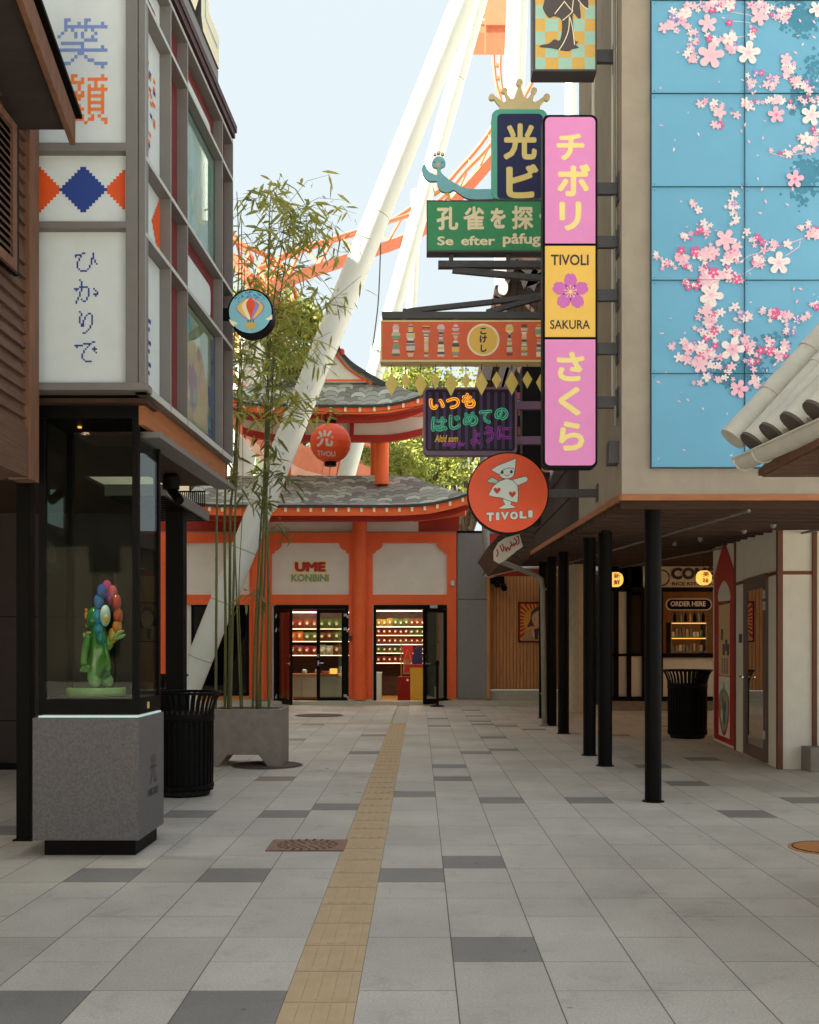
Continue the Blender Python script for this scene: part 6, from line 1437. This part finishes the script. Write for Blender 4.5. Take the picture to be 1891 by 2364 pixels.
b = MB(); b.box(2.75, 3.4, 3, 6.3, 0, z_e-.15); b.build('wall', 'old_wood', KH)
# ================================================================ left foreground things
# display case
Y1 = 6.95
DC = thing('display_case', 'tall black framed glass case on a lit grey plinth holding the green figure', 'display case', (-2.2, 7.3, 0))
xa, xb = -2.59, X(321, Y1); ya, yb = Y1, 7.62
b = MB(); b.box(xa, xb, ya, yb, .11, .93); PD = b.build('pedestal', 'pedestal', DC, bevel=.004)
b = MB(); b.box(xa+.06, xb-.04, ya+.06, yb-.04, 0, .11); b.build('recessed_base', 'black', PD)
PR = Fr((xb, 0, 0), (0, 1, 0), (0, 0, 1), (1, 0, 0)); b = MB()
def pr(px): return xb*F/(px-CX)
b.text('光', PR, pr(346), pr(361), Z(1811, 7.2), Z(1742, 7.2), .002, 0, -.0, ); b.text('HIKARI', PR, pr(341), pr(364), Z(1840, 7.2), Z(1822, 7.2), .002, 0, .01)
b.build('lettering', 'ink', PD)
b = MB(); b.box(xa+.03, xb-.015, ya+.03, yb-.02, .93, .942)
b.build('light_strip', 'led', DC)
ca, cb_, cya, cyb = X(89, 7.0), X(320, 7.0), 7.0, 7.6; zc0, zc1 = .947, 3.03
b = MB(); b.box(ca, cb_, cya, cyb, zc0, zc0+.105); p = .045
for x in (ca, cb_-p):
    for y in (cya, cyb-p): b.box(x, x+p, y, y+p, zc0+.106, zc1-.085)
b.box(ca, cb_, cya, cyb, zc1-.084, zc1); b.build('frame', 'black', DC, bevel=.003)
b = MB(); b.box(ca+p, cb_-p, cya+.01, cya+.016, zc0+.106, zc1-.085); b.box(ca+p, cb_-p, cyb-.016, cyb-.01, zc0+.106, zc1-.085); b.box(ca+.01, ca+.016, cya+p, cyb-p, zc0+.106, zc1-.085); b.box(cb_-.016, cb_-.01, cya+p, cyb-p, zc0+.106, zc1-.085)
b.build('glass_panes', 'glass_case', DC)
b = MB(); b.box(ca+.03, cb_-.03, cya+.03, cyb-.03, zc0+.1055, zc0+.112); b.build('case_floor', 'dark_wall', DC)
b = MB(); b.box(cb_, cb_+.003, 7.22, 7.27, zc0+.03, zc0+.075); b.build('brass_plate', 'gold_tag', DC)
b = MB(); b.lathe((X(184, 7.25), 7.25, zc1-.10), [(.013, 0), (.015, .012)], 14); b.build('lamp', 'lamp_warm', DC)
lp = bpy.data.lights.new('case_lamp', 'SPOT'); lp.energy = 9; lp.spot_size = R(50); lp.spot_blend = .6; lp.shadow_soft_size = .04; lp.color = (1, .9, .78)
lo_ = bpy.data.objects.new('case_lamp', lp); sc.collection.objects.link(lo_); lo_.parent = DC; lo_.location = Vector((X(200, 7.2), 7.15, zc1-.12))-DC.location
lo_.rotation_euler = (R(-2), 0, 0)
# plain generic flower-headed figure
xf, yf = X(222, 7.3), 7.3; zf_ = zc0+.113
FG = thing('flower_figure', 'glossy green figure with a wreath of rainbow balls around its head, inside the glass case', 'statue', (xf, yf, zf_))
mat('glaze_green', '#3f7f1f', .12, var=.12, scale=3, coat=.8); mat('glaze_pale', '#93b36a', .12, var=.2, scale=5, coat=.8); mat('glaze_dark', '#1d7a2c', .12, coat=.8)
def grad():
    m = MATS['glaze_green']; n = m.node_tree; tc = n.nodes.new('ShaderNodeTexCoord'); sp = n.nodes.new('ShaderNodeSeparateXYZ'); n.links.new(tc.outputs['Object'], sp.inputs[0])
    rp = n.nodes.new('ShaderNodeValToRGB'); mr = n.nodes.new('ShaderNodeMapRange'); mr.inputs[1].default_value = .02; mr.inputs[2].default_value = .5; n.links.new(sp.outputs[2], mr.inputs[0]); n.links.new(mr.outputs[0], rp.inputs[0])
    e = rp.color_ramp.elements; e[0].color = hexc('#a8c592'); e[1].color = hexc('#1f7a22'); x_ = e.new(.45); x_.color = hexc('#4f8f22')
    n.links.new(rp.outputs[0], n.nodes['Principled BSDF'].inputs['Base Color'])
grad()
b = MB(); b.lathe((xf, yf, zf_), [(.2, 0), (.205, .01), (.205, .055), (.2, .062)], 40); b.build('base', 'sage' if 0 else 'glaze_pale', FG, smooth=True)
s = 7.3/F; G = lambda px, py, dy=0: (X(px, 7.3), yf+dy, Z(py, 7.3))
zb_ = zf_+.062
def GP(px, py, dy=0): return (X(px, 7.3), yf+dy, zb_+(1597-py)*s)
vs = [GP(224, 1520), GP(222, 1560, -.0), GP(216, 1583, -.03), GP(236, 1588, -.05), GP(236, 1558, .02), GP(240, 1583, .04), GP(258, 1588, .03), GP(228, 1490), GP(224, 1465), GP(226, 1440)]
ed = [(0, 1), (1, 2), (2, 3), (0, 4), (4, 5), (5, 6), (0, 7), (7, 8), (8, 9)]
sv, sf = skin(vs, ed, [.078, .062, .05, .048, .06, .05, .042, .074, .062, .05], 2, 0)
b = MB(); b.add(sv, sf)
sv, sf = skin([GP(212, 1476, -.05), GP(205, 1500, -.065), GP(201, 1530, -.075), GP(203, 1548, -.08)], [(0, 1), (1, 2), (2, 3)], [.03, .028, .024, .028], 2, 0); b.add(sv, sf)
for k in range(4):
    x0 = 196+k*5; sv, sf = skin([GP(203, 1546, -.08), GP(x0, 1556, -.085), GP(x0+(k-1), 1563-abs(k-1.5), -.083)], [(0, 1), (1, 2)], [.012, .0095, .007], 1, 0); b.add(sv, sf)
sv, sf = skin([GP(209, 1546, -.085), GP(215, 1552, -.09), GP(213, 1559, -.088)], [(0, 1), (1, 2)], [.011, .009, .007], 1, 0); b.add(sv, sf)
b.build('body', 'glaze_green', FG, smooth='all')
b = MB(); b.ball(GP(218, 1441), .055, .07, .09, 20); b.build('hood', 'glaze_dark', FG, smooth='all')
b = MB(); b.lathe(GP(216, 1474), [(.048, 0), (.052, .008), (.048, .016)], 24); b.build('collar', 'gold_tag', FG, smooth=True)
pet = [(244, 1367, '#c23a6e'), (257, 1379, '#d9505c'), (266, 1400, '#d23a2a'), (270, 1432, '#dd5a26'), (268, 1458, '#e98a35'), (257, 1478, '#dfb43a'), (247, 1494, '#8fae3f'), (237, 1484, '#1f8a78'), (232, 1463, '#2b93b0'), (230, 1433, '#4aa3c8'), (232, 1400, '#2376bf'), (239, 1377, '#2a55a8'), (251, 1388, '#a8438f')]
for i, (px, py, c) in enumerate(pet):
    mat('glaze_%02d' % i, c, .1, var=.05, coat=.9); b = MB(); near_ = i in (7, 8, 9, 10, 11)
    b.ball(GP(px, py, -.04 if near_ else .03), .034, .04, .056, 18); b.build('head_ball', 'glaze_%02d' % i, FG, smooth='all')
b = MB(); b.ball(GP(248, 1432, -.05), .034, .05, .075, 20); b.build('face_disc', 'ice_white', FG, smooth='all')
b = MB(); b.ball(GP(254, 1440, -.085), .016, .022, .03, 14); b.build('face_patch', 'yellow_sign', FG, smooth='all')
b = MB()
for p0, p1, p2 in (((262, 1484), (276, 1470), (287, 1466)), ((263, 1488), (280, 1480), (290, 1475)), ((200, 1486), (196, 1478), (193, 1471))): sv, sf = skin([GP(*p0), GP(*p1), GP(*p2)], [(0, 1), (1, 2)], [.014, .016, .006], 2, 0); b.add(sv, sf)
b.build('leaves', 'glaze_pale', FG, smooth='all')
b = MB(); b.ball(GP(199, 1432), .012, .02, .03, 12); b.ball(GP(200, 1455), .012, .014, .014, 12); b.ball(GP(199, 1419), .011, .012, .014, 12); b.build('small_blooms', 'glaze_04', FG, smooth='all')

# slatted bins
def make_bin():
    t = thing('litter_bin', 'x', 'litter bin', (0, 0, 0))
    b = MB(); b.lathe((0, 0, 0), [(.25, .02), (.25, .74), (.24, .74), (.24, .05)], 36); b.build('liner', 'black_matt', t, smooth=True)
    b = MB()
    for k in range(34):
        a = 2*math.pi*k/34; c, s_ = math.cos(a), math.sin(a); tv = Vector((-s_, c, 0)); pr_ = [(.272, .05), (.276, .4), (.276, .76), (.285, .84), (.31, .92), (.35, .985)]
        vs = []
        for r_, z in pr_:
            for w_, dr in ((-.014, -.003), (.014, -.003), (.014, .006), (-.014, .006)): vs.append(Vector((c*(r_+dr), s_*(r_+dr), z))+tv*w_)
        fs = [(i*4+j, i*4+(j+1) % 4, (i+1)*4+(j+1) % 4, (i+1)*4+j) for i in range(5) for j in range(4)]+[(3, 2, 1, 0), (20, 21, 22, 23)]
        b.add(vs, fs)
    b.build('slats', 'black', t)
    b = MB(); b.tube([(.352*math.cos(k*.1309), .352*math.sin(k*.1309), .987) for k in range(48)], .013, 8, closed=True); b.build('rim', 'black', t, smooth=True)
    b = MB(); b.lathe((0, 0, 0), [(.284, .72), (.289, .73), (.289, .78), (.284, .79)], 40); b.build('band', 'black', t, smooth=True); b = MB(); b.lathe((0, 0, 0), [(.278, .07), (.286, .075), (.286, .11), (.278, .115)], 40); b.build('band', 'black', t, smooth=True)
    b = MB(); b.lathe((0, 0, 0), [(.24, 0), (.245, .01), (.245, .06), (.27, .07)], 36); b.build('base', 'black', t, smooth=True)
    return t
mt = MATS['black']
b0 = make_bin()
spots = [((X(425, 9.9), 9.9), .985, 'black slatted litter bin beside the display case'), ((X(1587, 16.15), 16.15), 1.06, 'black slatted litter bin under the arcade in front of the stall'), ((X(378, 15.6), 15.6), 1.0, 'black slatted litter bin mostly hidden behind the display case and post')]
for i, ((x, y), s_, lb) in enumerate(spots):
    o = b0 if i == 0 else copy_tree(b0)
    o.location = (x, y, 0); o.scale = (s_, s_, s_); o['label'] = lb; o['group'] = 'black slatted litter bins'; o.rotation_euler = (0, 0, i*.7)

# planter and bamboo
YP = 12.2; px0, px1 = 476, 650
PL = thing('concrete_planter', 'rectangular concrete planter on feet holding the tall bamboo', 'planter', (X(565, YP), YP+.3, 0))
xa, xb = X(px0, YP), X(px1, YP); ztp = Z(1638, YP); f = front(YP)
b = MB(); foot = .06
pts = [(xa, 0), (xa+.14, 0), (xa+.25, .14), (xb-.27, .14), (xb-.16, 0), (xb-.0, 0), (xb, ztp), (xa, ztp)]
b.slab(f, pts, -.06, 0); b.slab(Fr((0, YP+.62, 0)), pts, -.06, 0)
b.box(xa, xa+.06, YP+.06, YP+.56+.06, .14, ztp); b.box(xb-.06, xb, YP+.06, YP+.62, .14, ztp); b.box(xb-.14, xb, YP+.061, YP+.619, 0, .139); b.box(xa+.061, xb-.061, YP+.061, YP+.619, .141, .25)
b.build('trough', 'concrete', PL, bevel=.006)
b = MB(); b.box(xa+.06, xb-.06, YP+.06, YP+.62, ztp-.12, ztp-.05); b.build('soil', 'soil', PL)
rb = random.Random(21)
LM = MB()
def leaves(b, p, n, L, mi=0, droop=.5, spread=.10):
    for q in range(n):
        a = rb.uniform(0, 6.283); d_ = Vector((math.cos(a), math.sin(a), rb.uniform(-1.3, .25)*droop*2)).normalized()
        o = p+Vector((rb.gauss(0, spread), rb.gauss(0, spread), rb.gauss(0, spread*.8))); l_ = L*rb.uniform(.55, 1.25); sd = d_.cross(Vector((rb.gauss(0, 1), rb.gauss(0, 1), rb.gauss(0, 1)))).normalized()*l_*.085
        dn = Vector((0, 0, -l_*.12)); b.add([o, o+d_*l_*.35+sd, o+d_*l_*.75+sd*.7+dn*.5, o+d_*l_+dn, o+d_*l_*.75-sd*.7+dn*.5, o+d_*l_*.35-sd], [(0, 1, 2, 3, 4, 5)], mi)
culms = [  # base px, path px at heights, top py, radius px
 (498, [(500, 1400), (502, 1200), (505, 1050), (512, 900)], 760, 5.2), (519, [(521, 1450), (518, 1200), (527, 1000), (540, 800), (552, 620)], 470, 5.5), (527, [(529, 1500), (531, 1200), (539, 1120), (548, 960), (556, 760)], 520, 6.2),
 (532, [(536, 1400), (543, 1200), (549, 1000), (560, 800)], 600, 5), (556, [(548, 1400), (542, 1250), (545, 1150), (560, 900)], 700, 3.6), (583, [(590, 1450), (600, 1250), (610, 1100), (617, 900), (630, 700), (652, 560)], 470, 5.2),
 (592, [(596, 1450), (603, 1300), (612, 1150), (618, 1000), (619, 850), (621, 650)], 470, 4.8), (598, [(602, 1500), (612, 1300), (617, 1150), (622, 1000), (632, 850), (645, 700), (668, 540)], 500, 4.4), (602, [(604, 1400), (612, 1200), (628, 1000)], 800, 3.0),
 (621, [(621, 1500), (619, 1300), (615, 1150), (619, 1000), (618, 800), (620, 600), (623, 500)], 450, 5.6), (560, [(556, 1500), (552, 1350), (560, 1150)], 900, 2.6)]
order = ['leftmost', 'second', 'third', 'fourth', 'fifth', 'sixth', 'seventh', 'eighth', 'ninth', 'tenth', 'eleventh']
idx = sorted(range(len(culms)), key=lambda i: culms[i][0])
for n_, (bx_, path, topy, rp_) in enumerate(culms):
    Yc = YP+.3+rb.uniform(-.14, .14); pts = [(X(bx_, Yc), Yc, ztp-.06)]
    for q, (px, py) in enumerate(path): pts.append((X(px, Yc), Yc+rb.gauss(0, .03)+.0*q, Z(py, Yc)))
    lx, ly = path[-1]; pts.append((X(lx+6, Yc), Yc+rb.gauss(0, .15), Z(topy, Yc)))
    pts = spline(pts, 4, False); r0 = rp_/F*Yc/1.6
    rank = idx.index(n_); t = thing('bamboo', '%s bamboo stem from the left in the concrete planter' % order[rank] if rank else 'leftmost bamboo stem in the concrete planter', 'bamboo', pts[0], 'bamboo stems growing in the concrete planter')
    b = MB(); K_ = len(pts); b.tube(pts, [r0*(1-.75*(i/(K_-1))**1.3) for i in range(K_)], 9)
    tot = 0
    for i in range(K_-1):
        a, c = Vector(pts[i]), Vector(pts[i+1]); L = (c-a).length; k = 0
        while k*.3 < L:
            p = a+(c-a)*(k*.3/L); rr_ = r0*(1-.75*(i/(K_-1))**1.3)*1.12; b.tube([p, p+(c-a).normalized()*.014], rr_, 9, 1); k += 1
    b.build('stem', ['bamboo_green', 'bamboo_node'], t, smooth=True)
    b = MB(); tw = MB()
    top_ = pts[-1][2]
    for i in range(K_-1):
        a, c = Vector(pts[i]), Vector(pts[i+1])
        zmid = (a.z+c.z)/2; fr_ = i/(K_-1)
        if zmid < 3.1 or (zmid < 4.3 and rb.random() < .55): continue
        nb_ = rb.choice([1, 1, 2]) if zmid > 4.3 else 1
        for q in range(nb_):
            ang = rb.uniform(0, 6.283); out = rb.uniform(.25, .75)*(1.0 if zmid > 4.2 else .55); dirv = Vector((math.cos(ang)*.9+.25, math.sin(ang)*.6, rb.uniform(.1, .9))).normalized()
            p0 = a+(c-a)*rb.random(); mid = p0+dirv*out*.6; end = mid+Vector((dirv.x*out*.6, dirv.y*out*.6, -out*rb.uniform(.0, .45)))
            tw.tube([p0, mid, end], [.004, .003, .0015], 4, cap=False)
            for s_ in range(5):
                tt = .35+.65*s_/4; pp = (p0+(mid-p0)*tt*2) if tt < .5 else mid+(end-mid)*(tt-.5)*2
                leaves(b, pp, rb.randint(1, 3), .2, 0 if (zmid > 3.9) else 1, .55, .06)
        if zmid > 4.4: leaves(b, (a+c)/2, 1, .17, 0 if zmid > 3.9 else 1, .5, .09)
    tw.build('twigs', 'bamboo_green', t); b.build('foliage', ['bamboo_leaf', 'bamboo_leaf_dark'], t)
# big sprays reaching to the right
t = thing('bamboo_spray', 'drooping leafy bamboo branch reaching right across the white pipe', 'bamboo', (X(640, 12.5), 12.5, 3.5)); tw = MB(); b = MB()
sprays = [[(622, 760), (680, 700), (740, 690), (800, 680)], [(640, 640), (700, 610), (750, 650), (790, 720)], [(640, 560), (700, 540), (760, 560), (790, 590)], [(622, 900), (680, 860), (740, 800)], [(620, 980), (680, 930), (760, 920)], [(645, 720), (700, 760), (745, 820)], [(620, 840), (690, 800), (760, 760)], [(620, 620), (660, 520), (720, 510)], [(600, 700), (570, 560), (540, 540)], [(610, 1000), (660, 960), (700, 950), (770, 960)], [(560, 900), (600, 940), (650, 930)], [(620, 780), (700, 740), (770, 700), (835, 650)], [(602, 1400), (585, 1370), (560, 1390)], [(600, 1250), (645, 1210), (668, 1240)], [(622, 1000), (600, 1040), (640, 1080)]]
for sp_ in sprays:
    Yc = 12.5+rb.gauss(0, .15); pts = spline([(X(a, Yc), Yc+i*rb.uniform(-.08, .08), Z(c, Yc)) for i, (a, c) in enumerate(sp_)], 5, False); tw.tube(pts, [.006-.004*i/len(pts) for i in range(len(pts))], 5, cap=False)
    for i, p in enumerate(pts[2:]):
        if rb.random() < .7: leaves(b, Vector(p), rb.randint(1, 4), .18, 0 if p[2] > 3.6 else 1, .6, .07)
tw.build('twigs', 'bamboo_green', t); b.build('foliage', ['bamboo_leaf', 'bamboo_leaf_dark'], t)

# red lantern over the street
Y = 15.3; x, z = X(763, Y), Z(1023, Y); r = 47/F*Y
t = thing('red_lantern', 'large round red paper lantern lettered TIVOLI hanging over the street', 'lantern', (x, Y, z))
b = MB(); n = 30; prof_ = []
for i in range(n+1):
    a = math.pi*(i/n); prof_.append((max(.001, math.sin(a))*r*(1+.012*math.sin(i*2.2)), -math.cos(a)*r*.97))
prof_ = [p for p in prof_ if p[0] > r*.3]; b.lathe((x, Y, z), prof_, 48); b.build('shade', 'red_paper', t, smooth=True)
b = MB()
for zz in (z+r*.93, z-r*1.12): b.lathe((x, Y, zz), [(r*.30, 0), (r*.30, r*.18)], 24)
b.build('end_rings', 'black', t)
b = MB(); b.tube([(x-r*.28, Y, z+r*1.08), (x-r*.22, Y, z+r*1.4), (x, Y, z+r*1.52), (x+r*.22, Y, z+r*1.4), (x+r*.28, Y, z+r*1.08)], .008, 6); b.build('hanger', 'black', t)
b = MB(); vs, fs = glyphs('光', .04); xs = [p[0] for p in vs]; ys = [p[1] for p in vs]
def wrap(vs, fs, u0, u1, v0, v1, mi=0, curve=0):
    xs = [p[0] for p in vs]; ys = [p[1] for p in vs]; o = []
    for p in vs:
        u = u0+(u1-u0)*(p[0]-min(xs))/(max(xs)-min(xs)); v = v0+(v1-v0)*(p[1]-min(ys))/(max(ys)-min(ys)); v += curve*u*u
        rr2 = r*1.022; w_ = math.sqrt(max(.0001, rr2*rr2-u*u-v*v)); o.append((x+u, Y-w_, z+v))
    b.add(o, fs, mi)
wrap(vs, fs, -r*.62, r*.22, -r*.35, r*.45); vs, fs = glyphs('TIVOLI', .03); wrap(vs, fs, -r*.6, r*.3, -r*.78, -r*.56, 0, .9)
b.build('lettering', 'lantern_white', t)
t = thing('lantern_cable', 'thin dark cable the red lantern hangs from', 'cable', (x, Y, z+1.5*r))
b = MB(); b.tube([(X(545, 14.0), 14.0, z+1.0), (x-.6, Y-.2, z+r*1.56), (x, Y, z+r*1.5), (x+.6, Y+.1, z+r*1.6), (2.2, 16.5, z+1.1)], .004, 5); b.build('wire', 'black', t)

# ================================================================ roller coaster
def pipe(px0, py0, px1, py1, Y, r, label, rings=(), Y2=None, name='support_column'):
    Y2 = Y2 or Y; p0, p1 = Vector((X(px0, Y), Y, Z(py0, Y))), Vector((X(px1, Y2), Y2, Z(py1, Y2)))
    if p1.z < 0: p1 = p0+(p1-p0)*(p0.z/(p0.z-p1.z))
    t = thing(name, label, 'support column', tuple(p1), 'white steel supports of the roller coaster'); b = MB(); b.tube([p0, p1], r, 32); b.build('tube', 'steel_white', t, smooth=True)
    dv = (p1-p0).normalized()
    for k, (py, kind) in enumerate(rings):
        zt = Z(py, Y); q = p0+(p1-p0)*((p0.z-zt)/(p0.z-p1.z)); b = MB()
        if kind == 'f':
            b.tube([q-dv*.05, q-dv*.005], r*1.2, 32); b.tube([q+dv*.005, q+dv*.05], r*1.2, 32)
            sd = dv.cross(Vector((0, 1, 0))).normalized(); u = sd.cross(dv)
            for j in range(16): a = j*math.pi/8; c = q+(sd*math.cos(a)+u*math.sin(a))*r*1.12; b.tube([c-dv*.08, c+dv*.08], .018, 6)
            b.build('flange', 'steel_white', t, smooth=True)
        else: b.tube([q-dv*.008, q+dv*.008], r*1.006, 32); b.build('weld_band', 'zinc', t, smooth=True)
    return t
pipe(1105, -85, 420, 1625, 22.5, .275, 'thickest white leaning pipe crossing the shop front down to the planter', ((497, 'b'), (716, 'b'), (800, 'b'), (1158, 'f'), (1270, 'b'), (1390, 'b'), (1520, 'b')))
pipe(1133, -100, 766, 1220, 33, .28, 'second white leaning pipe just right of the thickest one', ((185, 'b'), (812, 'f'), (860, 'b')))
pipe(962, 440, 930, 1160, 50, .26, 'thin pale pipe seen past the left end of the red doll sign')
pipe(1199, -100, 1160, 900, 36, .37, 'vertical white column behind the crown sign')
pipe(1320, -100, 1316, 500, 30, .16, 'slim white column beside the rendered wall above the pink sign')
pipe(600, 700, 556, 1130, 40, .42, 'wide white leg low behind the bamboo', ((1010, 'b'),))
pipe(576, 740, 545, 1000, 44, .35, 'short white pillar under the orange loop behind the bamboo', ((840, 'b'),))
t = thing('power_cable', 'dark cable dangling beside the white leaning pipes', 'cable', (X(870, 30), 30, 8))
b = MB(); b.tube([(X(a, 30), 30, Z(c, 30)) for a, c in spline([(879, 545), (877, 620), (873, 700), (866, 760), (860, 805)], 3, False)], .02, 6); b.build('wire', 'black', t)
def track(name, label, px, Yf, off=(0, 30), r=.07, box=(.6, .42), tie=5):
    """spine box with two rails above it, following points (px, py, Y)"""
    pts = [Vector((X(a, Y_), Y_, Z(c, Y_))) for a, c, Y_ in spline(px, 6, False)]
    t = thing(name, label, 'roller coaster track', tuple(pts[0]), 'orange roller coaster track'); b = MB()
    for i in range(len(pts)-1): b.obox(pts[i], pts[i+1]+(pts[i+1]-pts[i]).normalized()*.02, box[0], box[1])
    b.build('spine', 'track_orange', t)
    up = Vector((0, 0, 1)); rl = []
    for s_ in (-1, 1):
        q = []
        for i, p in enumerate(pts):
            tn = (pts[min(i+1, len(pts)-1)]-pts[max(i-1, 0)]).normalized(); sd = tn.cross(up).normalized(); q.append(p+sd*s_*.75+up*(box[1]/2+.75))
        b = MB(); b.tube(q, .09, 10); b.build('rail', 'track_orange', t, smooth=True); rl.append(q)
    b = MB()
    for i in range(0, len(pts), 2):
        (b.obox(pts[i]+up*box[1]/2, rl[0][i], .08, .1), b.obox(pts[i]+up*box[1]/2, rl[1][i], .08, .1)) if i % 4 == 0 else None
    b.build('ties', 'track_orange', t); return t
track('coaster_track', 'orange roller coaster track rising from the bamboo to the crown sign', [(620, 668, 38), (700, 635, 39), (820, 594, 41), (930, 555, 43), (1010, 500, 45), (1080, 430, 46), (1150, 345, 47), (1210, 240, 48)], None)
track('coaster_track', 'bend of orange track behind the bamboo at the balloon sign', [(500, 560, 40), (545, 610, 40), (590, 660, 40), (620, 690, 41), (640, 740, 42), (625, 770, 43)], None)
track('coaster_track', 'orange track section low behind the balloon sign', [(470, 700, 46), (540, 780, 45), (590, 800, 44), (650, 780, 44)], None, box=(1.0, .9))
track('coaster_track', 'orange banked track seen through the open upper storey', [(520, 930, 36), (600, 1010, 36), (680, 1060, 36.5), (760, 1085, 37), (850, 1120, 38)], None, box=(1.4, .8))
t = thing('coaster_platform', 'orange boxy steel platform at the top edge behind the white columns', 'platform', (X(1130, 40), 40, 24))
b = MB(); b.box(X(1085, 40), X(1200, 40), 40.01, 41.5, Z(75, 40), Z(60, 40)); b.build('box_girder', 'track_orange', t)
b = MB(); b.box(X(1122, 40), X(1180, 40), 39.9, 41.4, Z(62, 40)+.02, Z(-60, 40)); b.build('housing', 'track_orange', t)
b = MB()
for p_ in (12, 34, 52): b.box(X(1090, 40), X(1121, 40), 40.5, 40.7, Z(p_, 40)-.07, Z(p_, 40)+.07)
b.box(X(1085, 40), X(1091, 40), 40, 40.2, Z(74, 40), Z(15, 40)); b.box(X(1119, 40), X(1122, 40), 39.9, 40, Z(125, 40), Z(-60, 40)); b.build('railing', 'track_orange', t)
t = thing('coaster_track', 'thin curved orange rails dropping below the platform behind the crown', 'roller coaster track', (X(1150, 44), 44, 20), 'orange roller coaster track')
for q in ([(1139, 125), (1141, 160), (1147, 200), (1158, 235)], [(1155, 128), (1154, 160), (1158, 200), (1166, 232)]):
    b = MB(); b.tube([(X(a, 44), 44, Z(c, 44)) for a, c in spline(q, 4, False)], .07, 8); b.build('rail', 'track_orange', t, smooth=True)
b = MB()
for a0, a1, c in ((1140, 1155, 150), (1143, 1156, 180), (1150, 1160, 210)): b.obox((X(a0, 44), 44, Z(c, 44)), (X(a1, 44), 44, Z(c+2, 44)), .12, .12)
b.build('ties', 'track_orange', t)
# far buildings low behind the bamboo
t = thing('pale_hut', 'pale white hut with orange awning far behind the bamboo', 'hut', (X(555, 48), 48, 0))
b = MB(); b.box(X(500, 48), X(590, 48), 48, 52, 0, Z(905, 48)); b.build('wall', 'store_white', t)
b = MB(); b.slab(front(47.9), [(X(a, 47.9), Z(c, 47.9)) for a, c in ((480, 905), (600, 905), (575, 860), (500, 850))], -4, 0); b.build('roof', 'vermilion', t)

# trees beyond the shop
rt = random.Random(31)
def tree(px, Y, zc, rx, rz, label, n=5200, L=.42, dark=.25):
    x = X(px, Y); t = thing('deciduous_tree', label, 'tree', (x, Y, 0), 'trees beyond the shop'); b = MB()
    b.tube([(x, Y, 0), (x+.1, Y, zc*.45), (x-.1, Y, zc)], [.32, .24, .12], 10)
    cl = []
    for k in range(16):
        a = rt.uniform(0, 6.283); e_ = rt.uniform(-.5, 1.1); rr_ = rt.uniform(.45, .95); p = Vector((x+math.cos(a)*math.cos(e_)*rx*rr_, Y+math.sin(a)*math.cos(e_)*rx*rr_, zc+math.sin(e_)*rz*rr_)); cl.append((p, rt.uniform(.25, .5)*rx))
        b.tube([(x, Y, zc*.5), (Vector((x, Y, zc*.6))+p)/2, p], [.12, .07, .02], 6)
    b.build('trunk', 'bark', t, smooth=True); b = MB()
    for q in range(n):
        c, r_ = rt.choice(cl); d_ = Vector((rt.gauss(0, 1), rt.gauss(0, 1), rt.gauss(0, 1))).normalized()*r_*rt.uniform(.55, 1.08); p = c+d_
        u = Vector((rt.gauss(0, 1), rt.gauss(0, 1), rt.gauss(0, .6))).normalized()*L*rt.uniform(.35, .8); v = u.cross(Vector((rt.gauss(0, 1), rt.gauss(0, 1), rt.gauss(0, 1)))).normalized()*L*.3
        b.add([p-u*.5, p+v*.6, p+u*.5, p-v*.6], [(0, 1, 2, 3)], 1 if rt.random() < dark else 0)
    b.build('crown', ['tree_leaf', 'tree_leaf_dark'], t)
tree(660, 42, 13.2, 2.2, 3.0, 'sunlit yellow green tree between the bamboo and the white gable')
tree(1010, 44, 10.2, 3.6, 2.4, 'broad green tree right of the upper storey under the neon sign')
tree(930, 50, 12.8, 2.6, 3.0, 'small crown peeping over the roof below the gold diamonds', 3600)
tree(1075, 52, 12.5, 3.2, 3.0, 'tree crown behind the neon sign and diamonds', 3600)
tree(800, 46, 8.6, 4.2, 2.6, 'tree seen through the open upper storey behind the red lantern', 5200, .4, .4)
tree(700, 52, 8.5, 4.0, 3.2, 'darker tree low behind the orange banked track', 4200, .42, .5)
tree(520, 54, 12, 4.0, 4.0, 'tree at the far left behind the orange track and pale hut', 4200)
tree(960, 40, 7.6, 2.4, 2.0, 'low leafy tree directly behind the right roof corner', 3600, .35)

rl = random.Random(3)
for k in range(26):
    x, y = X(560, YP)+rl.gauss(0, .9), YP+rl.gauss(-.2, 1.0)
    if xa-.1 < x < xb+.1 and YP-.1 < y < YP+.7: continue
    a = rl.uniform(0, 6.283); L = rl.uniform(.05, .09); u = Vector((math.cos(a), math.sin(a), 0)); v = Vector((-u.y, u.x, 0)); c = Vector((x, y, .004)); b = MB()
    b.add([c-u*L, c+v*L*.14+Vector((0, 0, .004)), c+u*L, c-v*L*.14+Vector((0, 0, .003))], [(0, 1, 2, 3)])
    tag(b.build('fallen_leaf', 'bamboo_leaf'), 'small dry bamboo leaf lying on the paving near the planter', 'leaf', 'dry leaves on the paving around the planter')
